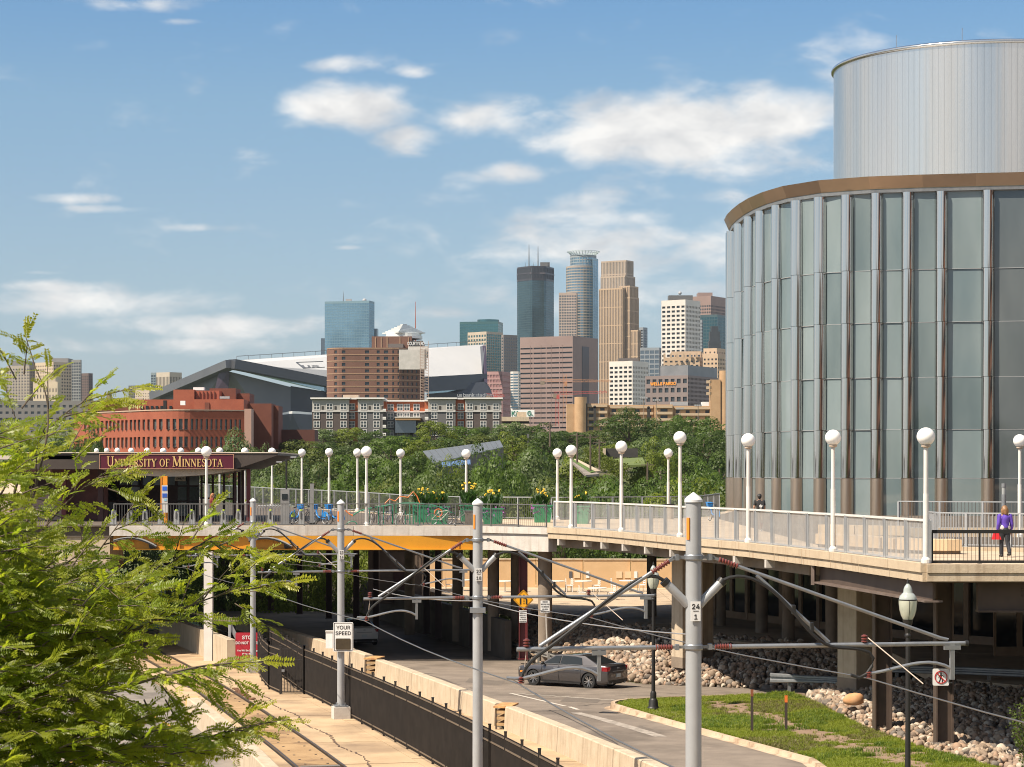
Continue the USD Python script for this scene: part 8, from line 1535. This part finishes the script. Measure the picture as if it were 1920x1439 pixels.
for px, y0, y1, lab in ((1031, 792, 838, 'leftmost wooden pole with wires on the far bank'), (1107, 815, 884, 'wooden pole with cross arms beside the footpath'), (1124, 825, 880, 'wooden pole right of the one beside the footpath'), (1214, 867, 905, 'short wooden pole low on the slope'), (1239, 880, 912, 'short wooden pole farthest right on the slope'), (1082, 812, 868, 'wooden pole at the top of the street')):
    Yp = 322; p0, p1 = P(px, y1, Yp), P(px, y0, Yp); t = thing('utility_pole', lab, 'utility pole', p0); obj('pole', MB().tube([p0, p1], (.15, .11), 7), M('pole_wood', (.10, .075, .055), None, rough=.9), t, world=True); obj('cross_arm', MB().box(p1 + (0, 0, -.4), (1.9, .12, .12)), M('pole_wood', (0, 0, 0)), t, world=True)
single('traffic_light', MB().box(P(990, 819, 500), (.5, .5, 1.2)).bar(P(990, 822, 500), P(990, 850, 500), .15), rail_dark, 'tiny traffic light on a thin pole at the hill top', 'traffic light')
t = thing('dark_retaining_wall', 'dark overgrown retaining wall on the slope with a pale end pillar', 'wall', P(1165, 850, 360)); blk(t, 'wall', 1136, 1196, 841, 858, 358, 2, M('wall_sooty', (.035, .033, .03), (.055, .05, .045), .5, .9)); blk(t, 'end_pillar', 1131, 1136, 841, 858, 357, 1, conc)

# ------------------------------------------------------------------ trees
leaf_tones = [('dark green', leafmat('leaves_dark', (.062, .105, .02), (.086, .13, .026), (.11, .18, .028), .35, .3)), ('mid green', leafmat('leaves_mid', (.085, .145, .022), (.115, .175, .03), (.15, .25, .03), .35, .3)), ('yellow green', leafmat('leaves_yellow', (.155, .20, .02), (.19, .225, .028), (.23, .31, .035), .35, .32)), ('blue green', leafmat('leaves_blue', (.115, .165, .055), (.15, .195, .072), (.17, .25, .06), .35, .3)), ('olive', leafmat('leaves_olive', (.115, .145, .032), (.145, .17, .04), (.17, .22, .042), .35, .3))]
bark = M('bark', (.075, .055, .04), (.12, .09, .065), 6, .95, bump=.5, bscale=14)
def tree_proto(seed, lobes, leaves, size):
    """Tree of unit height and width 1: trunk with limbs, crown of leaf clumps with gaps."""
    r = np.random.default_rng(seed); tr = MB(); tr.tube([(0, 0, 0), (.01, .01, .25), (.0, .02, .55), (.01, 0, .8)], (.03, .024, .016, .006), 8); C, Rr = [], []
    for k in range(lobes):
        while True:
            p = r.uniform(-1, 1, 3)
            if .35 < np.linalg.norm(p) < 1: break
        zz = .50 + p[2] * .44; wz = .46 * (1.0 if zz < .6 else math.sqrt(max(.05, 1 - ((zz - .6) / .42) ** 2))) * (1 if zz > .2 else .75); C.append(np.array([p[0] * wz, p[1] * wz, zz])); Rr.append(r.uniform(.085, .175))
    for c in C[:10]: s = np.array([0, 0, r.uniform(.2, .6)]); tr.tube([s, s * .5 + c * .5 + (0, 0, .03), c], (.012, .008, .004), 5)
    V, Fc = [], []; n = 0; C, Rr = np.array(C), np.array(Rr); pr = Rr ** 2 / (Rr ** 2).sum(); ids = r.choice(lobes, leaves, p=pr); d = r.normal(size=(leaves, 3)); d /= np.linalg.norm(d, axis=1, keepdims=True); d[:, 2] = np.where(r.random(leaves) < .6, np.abs(d[:, 2]), d[:, 2])
    pos = C[ids] + d * Rr[ids][:, None] * (r.uniform(.55, 1.06, leaves) ** .5)[:, None] * np.array([1, 1, .8]); nrm = d + r.normal(size=(leaves, 3)) * .42 + np.array([0, 0, .25]); nrm /= np.linalg.norm(nrm, axis=1, keepdims=True); u = np.cross(nrm, r.normal(size=(leaves, 3))); u /= np.linalg.norm(u, axis=1, keepdims=True); v = np.cross(nrm, u); s = (size * r.uniform(.6, 1.4, leaves))[:, None]
    q = np.stack([pos - u * s, pos - v * s * .6 + nrm * s * .15, pos + u * s, pos + v * s * .6 + nrm * s * .15], 1).reshape(-1, 3); f = np.arange(leaves * 4).reshape(-1, 4); nn = d * .9 + (pos - np.array([0, 0, .45])) * .8 + nrm * .35; nn /= np.linalg.norm(nn, axis=1, keepdims=True); return tr, (q, f), np.repeat(nn, 4, 0)
protos = [tree_proto(40 + k, 46 + 8 * (k % 3), 7600, .0145) for k in range(4)]; far_protos = [tree_proto(60 + k, 44, 4200, .021) for k in range(3)]
tree_src = {}
def tree(kind, tone, x, y, z, w_, h_, rz, label, name='tree', group='trees on the wooded river bank'):
    key = (kind, tone)
    if key not in tree_src:
        t = thing(name, label, 'tree', (x, y, z), rz, group, None, (w_, w_, h_)); tr, cr, nn = (protos + far_protos)[kind]; obj('trunk', tr, bark, t); obj('crown', cr, leaf_tones[tone][1], t, normals=nn); tree_src[key] = t
    else: dup(tree_src[key], label, (x, y, z), rz, (w_, w_, h_))
rt = np.random.default_rng(77); rows_ = [('nearest', 172, 922, 112, 400, 1395, 1.75), ('second', 208, 905, 112, 300, 1400, 1.7), ('third', 252, 886, 98, 420, 1400, 1.65), ('fourth', 300, 868, 88, 470, 1400, 1.65), ('fifth', 360, 846, 72, 500, 1400, 1.65), ('sixth', 430, 819, 62, 540, 1400, 1.65), ('topmost', 520, 804, 54, 590, 1400, 1.65)]
def low_top(px, Y):
    """Lowest picture row a crown may start at: keeps the shed roof, the street and the lawn in sight."""
    if 785 < px < 950 and Y < 335: return 867 if px < 872 else 843
    if 1060 < px < 1160 and Y < 350: return 893
    if 1120 < px < 1215 and Y < 360: return 880
    return 0
names_ = {0: 0}
for row, Y0, ty, stp, xa, xb, fat in rows_:
    px, k_ = xa + rt.uniform(0, 20), 0
    while px < xb:
        Y = Y0 + rt.uniform(-12, 14); top = ty + rt.normal(0, 7.5)
        if row == 'topmost' and px > 1120: top -= rt.uniform(8, 28)
        if row in ('sixth', 'topmost') and 950 < px < 1065: top -= rt.uniform(2, 12)
        w_ = stp * fat * rt.uniform(.85, 1.15) * Y / F; lt = low_top(px, Y); hw_ = w_ * F / Y / 2; lt = max(low_top(px - hw_ * .6, Y), lt, low_top(px + hw_ * .6, Y)); top = max(top, lt + (rt.uniform(0, 8) if lt else 0)) if not (lt and row in ('third', 'fourth') and px < 1000) else lt + rt.uniform(0, 5); z = float(zt(np.array(X_(px, Y)), np.array(Y))) - .3; h_ = Z_(top, Y) - z
        if h_ > 2.5 and not (row in ('sixth', 'fifth') and 1075 < px < 1215 and Y < 372 and False):
            tn = int(rt.choice(5, p=[.26, .30, .18, .16, .10])); kd = int(rt.integers(0, 4)) if Y < 330 else 4 + int(rt.integers(0, 3)); tree(kd, tn, X_(px, Y), Y, z, w_, h_, rt.uniform(0, 6.28), f'{leaf_tones[tn][0]} tree, {ords[min(k_, 19)]} from the left in the {row} row on the river bank'); k_ += 1
        px += stp * rt.uniform(.8, 1.2)
for px, Y, top, wpx, kd, tn, lab in [(440, 330, 806, 100, 0, 3, 'blue green tree before the red brick building, behind the pavilion roof'), (385, 345, 830, 70, 1, 1, 'lower green tree before the red brick building, left of the blue green one'), (490, 320, 828, 60, 2, 3, 'rounded blue green tree at the right end of the red brick building'), (180, 360, 792, 75, 3, 0, 'dark green tree at the left end of the red brick building'), (120, 350, 800, 80, 1, 0, 'dark green tree mostly hidden behind the honey locust'), (40, 340, 800, 90, 2, 1, 'green tree at the left frame edge behind the honey locust'), (1180, 470, 766, 110, 0, 0, 'large dark tree before the low brick housing'), (1265, 480, 782, 70, 1, 1, 'green tree right of the large dark tree before the brick housing'), (1320, 400, 800, 120, 2, 0, 'broad dark tree beside the glass hall'), (800, 262, 862, 56, 0, 1, 'green tree before the left end of the shed roof'), (846, 258, 859, 80, 1, 2, 'yellow green tree below the solar panels of the shed'), (893, 276, 818, 92, 3, 0, 'dark tree hiding the middle of the shed roof'), (930, 262, 838, 100, 2, 1, 'green tree before the right half of the shed roof'), (1225, 340, 812, 80, 3, 2, 'sunlit yellow green tree below the floodlight masts')]:
    z = float(zt(np.array(X_(px, Y)), np.array(Y))); tree(kd, tn, X_(px, Y), Y, z, wpx * 1.2 * Y / F, Z_(top, Y) - z, rt.uniform(0, 6.28), lab, group='larger trees before the buildings')
for k_, (px, Y) in enumerate([(470, 192), (505, 188), (540, 184), (575, 178), (610, 173), (645, 168), (680, 165), (712, 162), (742, 160)]):
    z = float(zt(np.array(X_(px, Y)), np.array(Y))) - .3; tn = 2; tree(k_ % 4, tn, X_(px, Y), Y, z, 58 * Y / F * 1.5, Z_(1000 + (k_ * 37) % 22, Y) - z, k_ * 1.1, f'low {leaf_tones[tn][0]} tree seen under the deck, {ords[k_]} from the left', group='sunlit low trees seen under the deck')
# hedge on the slope
r = np.random.default_rng(8); m = MB()
for k in range(2600):
    t_ = r.uniform(0, 1); c = P(1098, 849, 344) * (1 - t_) + P(1172, 884, 318) * t_ + np.array([r.normal(0, .4), r.normal(0, .5), r.uniform(-1.1, .9)]); n_ = r.normal(size=3) + (0, -.3, .4); n_ /= np.linalg.norm(n_); u_ = np.cross(n_, (.3, .2, .9)); u_ /= np.linalg.norm(u_); s = r.uniform(.09, .17); m.quad(c - u_ * s, c - np.cross(n_, u_) * s, c + u_ * s, c + np.cross(n_, u_) * s)
single('hedge', m, leafmat('hedge_leaf', (.10, .13, .015), (.13, .155, .02), (.15, .19, .02), .4, .3), 'bright green hedge along the footpath on the far bank', 'hedge')
# shrub at the lower right
t = thing('shrub', 'bright green shrub at the lower right corner before the stones', 'shrub', (14.45, 62, .6)); tr, cl = MB(), MB(); r = np.random.default_rng(31)
for k in range(26):
    a = r.uniform(0, 6.28); e_ = np.array([math.cos(a) * r.uniform(.1, .85), math.sin(a) * r.uniform(.1, .7), r.uniform(1.2, 2.75)]); tr.tube([(0, 0, 0), e_ * .5 + (0, 0, .2), e_], (.02, .012, .004), 5)
    for j in range(60):
        u_ = r.uniform(.35, 1.02); c = e_ * u_ + (0, 0, .2 * (1 - u_)) + r.normal(size=3) * .07; n_ = r.normal(size=3) + (-.3, -.3, .7); n_ /= np.linalg.norm(n_); b_ = np.cross(n_, r.normal(size=3)); b_ /= np.linalg.norm(b_); s = r.uniform(.028, .05); cl.quad(c - b_ * s, c - np.cross(n_, b_) * s * .7, c + b_ * s, c + np.cross(n_, b_) * s * .7)
obj('stems', tr, bark, t); obj('leaves', cl, leafmat('shrub_leaf', (.10, .15, .02), (.13, .185, .025), (.17, .25, .03), 2, .35), t, kind='stuff')

# ------------------------------------------------------------------ honey locust in the left foreground
loc_leaf = leafmat('locust_leaf', (.23, .275, .012), (.31, .32, .018), (.54, .62, .035), 1.3, .5, .42, .4, .25); loc_dark = leafmat('locust_leaf_deep', (.18, .245, .012), (.23, .275, .016), (.42, .54, .03), 1.3, .5, .42, .4, .2); loc_young = leafmat('locust_leaf_young', (.29, .30, .015), (.34, .34, .018), (.45, .5, .025), 2, .4, .4, .4, .15)
lt_ = thing('honey_locust', 'bright green honey locust tree filling the left foreground', 'tree', (-3.6, 12.0, 1.5))
def frond(seed, n=12, L=.20):
    """One pinnate leaf along +x: midrib and pairs of narrow folded leaflets, drooping at the tip."""
    r = np.random.default_rng(seed); m = MB(); c = lambda t_: np.array([L * t_, .012 * math.sin(3 * t_ + seed), -.05 * t_ * t_ * L / .2]); pts = [c(t_) for t_ in np.linspace(0, 1, 6)]; m.tube(pts, .0011, 3, False)
    for k in range(n):
        t_ = .12 + .86 * k / (n - 1); b = c(t_); l = L * .25 * (1 - .35 * abs(t_ - .45) * 2) * r.uniform(.7, 1.2); w_ = l * r.uniform(.22, .3)
        for s in (-1, 1):
            d = np.array([.45, s * .88, r.uniform(-.25, .15)]); d /= np.linalg.norm(d); side = np.array([d[1], -d[0], 0]) * s; up = np.array([0, 0, 1]) * w_ * .45; m.add([b, b + d * l * .45 + side * w_ + up, b + d * l, b + d * l * .5 - side * w_ + up, b + d * l * .5], [(0, 4, 1), (1, 4, 2), (0, 3, 4), (4, 3, 2)] if s > 0 else [(0, 1, 4), (1, 2, 4), (0, 4, 3), (4, 2, 3)])
    return m
fr = [frond(k, 10 + k % 3, .135 + .018 * (k % 3)) for k in range(5)]; rl = np.random.default_rng(99); limbs = MB(); trunk = MB()
trunk.tube([(-3.6, 12, 1.3), (-3.55, 12.05, 3.5), (-3.45, 12.0, 5.4), (-3.3, 11.9, 6.6)], (.17, .14, .11, .08), 12)
def pz_(px, py, Y): return P(px, py, Y)
mains = [([(-150, 1500, 11.6), (60, 1330, 11.5), (230, 1290, 11.4), (330, 1260, 11.3), (420, 1245, 11.2)], .018), ([(-120, 1420, 12.4), (80, 1395, 12.3), (250, 1410, 12.2), (380, 1385, 12.0), (480, 1360, 11.9)], .014), ([(-160, 1480, 12.0), (-20, 1200, 12.2), (40, 1020, 12.4), (70, 900, 12.5), (90, 800, 12.6), (66, 690, 12.7)], .016), ([(-100, 1300, 12.6), (100, 1160, 12.6), (240, 1110, 12.5), (330, 1050, 12.4), (400, 1015, 12.3), (450, 1030, 12.3)], .015), ([(-60, 1240, 11.8), (120, 1230, 11.8), (280, 1170, 11.8), (400, 1120, 11.8), (470, 1105, 11.8)], .013),
         ([(30, 1050, 12.9), (100, 970, 12.9), (150, 920, 13.0), (185, 895, 13.0)], .010), ([(20, 960, 13.2), (70, 830, 13.2), (130, 770, 13.2), (195, 742, 13.2)], .010), ([(-120, 1100, 13.0), (-20, 960, 13.0), (30, 860, 13.0), (20, 760, 13.0)], .012), ([(60, 1180, 13.2), (150, 1080, 13.2), (210, 1000, 13.2), (240, 960, 13.2)], .010)]
for pts, r0 in mains:
    p = np.array([pz_(*q) for q in pts]); k_ = min(3, len(p) - 1); p = np.array(splev(np.linspace(0, 1, 22), splprep(p.T, s=0, k=k_)[0])).T; limbs.tube(p, np.linspace(r0, r0 * .22, 22), 6)
for q in ((-150, 1490, 11.8), (-120, 1420, 12.4), (-160, 1480, 12.0)): limbs.tube([(-3.35, 11.95, 6.3), (np.array((-3.35, 11.95, 6.3)) + pz_(*q)) / 2 + (0, 0, -.1), pz_(*q)], (.06, .04, .022), 8)
obj('trunk', trunk, bark, lt_, world=True, smooth=40)
fp, fq, fid, fsz = [], [], [], []
def quat_from(xd, up):
    x = xd / np.linalg.norm(xd); y = np.cross(up, x); y /= np.linalg.norm(y) + 1e-9; z = np.cross(x, y); m_ = np.stack([x, y, z], 1); q = np.empty(4); tr_ = np.trace(m_)
    r_ = trimesh.transformations.quaternion_from_matrix(np.block([[m_, np.zeros((3, 1))], [np.zeros((1, 3)), np.ones((1, 1))]])); return r_
def spray(o, d, L, n, young=False):
    """A twig from o along d with fronds along both sides and at its tip."""
    o, d = np.array(o, float), np.array(d, float); d /= np.linalg.norm(d); pts = [o + d * L * t_ + np.array([0, 0, -.10 * t_ * t_ * L]) for t_ in np.linspace(0, 1, 6)]; limbs.tube(pts, np.linspace(.0045, .0014, 6), 4, False); s = np.cross(d, (0, 0, 1.0)); s /= np.linalg.norm(s) + 1e-9
    for k in range(n):
        t_ = (k + .6) / n; b = o + d * L * t_ + np.array([0, 0, -.10 * t_ * t_ * L]); sg = 1 if k % 2 else -1; x = d * rl.uniform(.35, .9) + s * sg * rl.uniform(.4, 1.0) + np.array([0, 0, rl.uniform(-.35, .35)])
        if k == n - 1: x = d + rl.normal(size=3) * .12
        up = np.array([0, -.9, .6]) + rl.normal(size=3) * .42 + TOSUN * .5; fp.append(b); fq.append(quat_from(x, up)); fsz.append(rl.uniform(.58, .95)); fid.append(int(rl.integers(0, 5)) + (10 if young and t_ > .35 else (5 if rl.random() < .35 else 0)))
for pts, r0 in mains:  # sprays off the limbs
    p = np.array([pz_(*q) for q in pts]); p = np.array(splev(np.linspace(0, 1, 60), splprep(p.T, s=0, k=min(3, len(p) - 1))[0])).T; ns = int(LineString(p).length / .065)
    for k in range(ns):
        i = int(3 + (len(p) - 6) * k / ns); d0 = p[i + 2] - p[i]; d0 /= np.linalg.norm(d0); a = rl.uniform(0, 6.28); sd_ = np.cross(d0, (math.cos(a), math.sin(a), .3)); dd = d0 * rl.uniform(.5, 1.1) + sd_ * rl.uniform(.3, .9) + np.array([.15, 0, .12]); spray(p[i], dd, rl.uniform(.16, .34), int(rl.integers(4, 8)), k > ns * .93)
    spray(p[-1], p[-1] - p[-8], .22, 7, True)
# the mass of the crown: sprays set through its volume, denser low and left, thin and broken towards its edge
edge_px = np.array([(700, 60), (760, 150), (800, 90), (860, 80), (920, 140), (960, 150), (1000, 150), (1040, 195), (1062, 250), (1085, 340), (1120, 380), (1160, 300), (1210, 330), (1250, 330), (1290, 240), (1330, 300), (1380, 420), (1439, 400), (1520, 380)], float)
cnt = 0
while cnt < 1500:
    py = rl.uniform(720, 1560); lim = np.interp(py, edge_px[:, 0], edge_px[:, 1]) - 45; px = rl.uniform(-330, lim)
    dens = np.interp(py, [720, 900, 1040, 1100, 1560], [.14, .28, .55, 1.0, 1.0]) * np.interp(px, [lim - 190, lim], [1.0, .45])
    if 780 < py < 1000 and 95 < px < 215 and rl.random() < .55: continue
    if rl.random() > dens: continue
    Y = rl.uniform(11.3, 12.6); d = np.array([rl.uniform(.2, 1.0), rl.uniform(-.6, .6), rl.uniform(-.15, .5)]); spray(pz_(px - 40, py + 12, Y), d, rl.uniform(.15, .32), int(rl.integers(4, 8)), rl.random() < .04); cnt += 1
for k in range(110):  # the rest of the crown, outside the picture
    a, b_ = rl.uniform(0, 6.28), rl.uniform(-.9, .2); c = np.array([-4.3 + 1.2 * math.cos(a), 12.0 + 1.8 * math.sin(a), 7.2 + 1.2 * b_])
    if (c[0] / c[1]) * F + 960 > 0 and c[2] > 7.9: continue
    spray(c, (math.cos(a), math.sin(a), .3), .4, 8)
for tx, ty, dx, dy in [(75, 690, .1, .55), (60, 700, -.2, .5), (180, 752, .9, .25), (200, 742, .9, .1), (150, 770, .7, .2), (215, 885, .9, .2), (232, 905, .8, -.25), (160, 830, .2, .5), (170, 850, .4, .4), (440, 1012, .6, .3), (460, 1030, .9, -.1), (390, 1000, .3, .5), (450, 1100, .9, .1), (470, 1120, .7, -.4), (440, 1370, .9, .2), (460, 1360, .9, .3), (380, 1400, .9, .0), (410, 1240, .8, -.3), (400, 1255, .6, -.6), (330, 1270, .5, -.7), (340, 1300, .4, -.8), (300, 1300, .3, -.7)]:
    spray(pz_(tx - 30, ty + 12, 12.0), (dx, rl.uniform(-.3, .3), dy), .22, 7, ty < 1040 and rl.random() < .6)
obj('branches', limbs, bark, lt_, world=True, kind='stuff')
lmats = [loc_leaf] * 5 + [loc_dark] * 5 + [loc_young] * 5; fp_ = np.array(fp); inview = (np.abs(fp_[:, 0] / fp_[:, 1] * F) < 960) & ((CAMZ - fp_[:, 2]) / fp_[:, 1] * F < 553); order = np.argsort(np.where(inview, fp_[:, 1], 1e3)); bigs = set(order[:300].tolist())
for k in bigs:
    v, f = fr[fid[k] % 5].vf(); w__, a, b, c = fq[k]; rot = np.array([[1 - 2 * (b * b + c * c), 2 * (a * b - c * w__), 2 * (a * c + b * w__)], [2 * (a * b + c * w__), 1 - 2 * (a * a + c * c), 2 * (b * c - a * w__)], [2 * (a * c - b * w__), 2 * (b * c + a * w__), 1 - 2 * (a * a + b * b)]]); obj('leaf', (v * fsz[k]) @ rot.T + fp_[k] if False else ((v * fsz[k]) @ rot.T + fp_[k], f), lmats[fid[k]], lt_, world=True)
rest = [k for k in range(len(fp)) if k not in bigs]
instancer(lt_.path, 'leaves', [(fr[i % 5], lmats[i], False) for i in range(15)], [fp_[k] - lt_.loc for k in rest], [(fsz[k],) * 3 for k in rest], [fq[k] for k in rest], [fid[k] for k in rest])
# ------------------------------------------------------------------ campus beside and behind the viewpoint (seen in the polished steel), and the air
cb = thing('campus_building', 'brown brick campus building at the right, outside the picture, mirrored in the steel fins', 'building', (95, 120, 0)); blk_ = lambda n_, x0, x1, y0, y1, z1, m_: obj(n_, MB().box(((x0 + x1) / 2, (y0 + y1) / 2, z1 / 2), (x1 - x0, y1 - y0, z1)), m_, cb, world=True)
bk = M('campus_brick', (.13, .065, .045), (.17, .085, .06), .6, .85); blk_('wing', 72, 110, 62, 190, 37, bk); blk_('wing', 60, 120, -60, 40, 24, bk); blk_('stone_wing', 5, 150, -125, -90, 42, M('campus_stone', (.42, .34, .25), None, rough=.8)); blk_('base', 71, 111, 61, 191, 2, conc)
for z in range(5, 36, 4): obj('window_band', MB().box((71.9, 126, z), (.3, 120, 1.6)), dark_glass, cb, world=True)
for k, (x, y, tn) in enumerate([(30, 12, 0), (44, 24, 1), (24, -12, 1), (5, -30, 0), (-16, -26, 1), (-34, 0, 0), (52, 48, 0), (46, -20, 2)]): tree(k % 4, tn, x, y, 1.0, 13, 13.5, k * 1.3, f'{leaf_tones[tn][0]} campus tree behind the viewpoint, {ords[k]} of eight', group='campus trees behind the viewpoint')
vol = usdkit.material(stage, '/World/Looks/haze_air', {"v": ("principled_volume", {"color": (.78, .86, .95), "density": 0.000028, "anisotropy": .3})}, [], volume="v.volume")
struct('haze', MB().box((0, 2100, 150), (7400, 4500, 330)), vol, False, None, 'stuff')
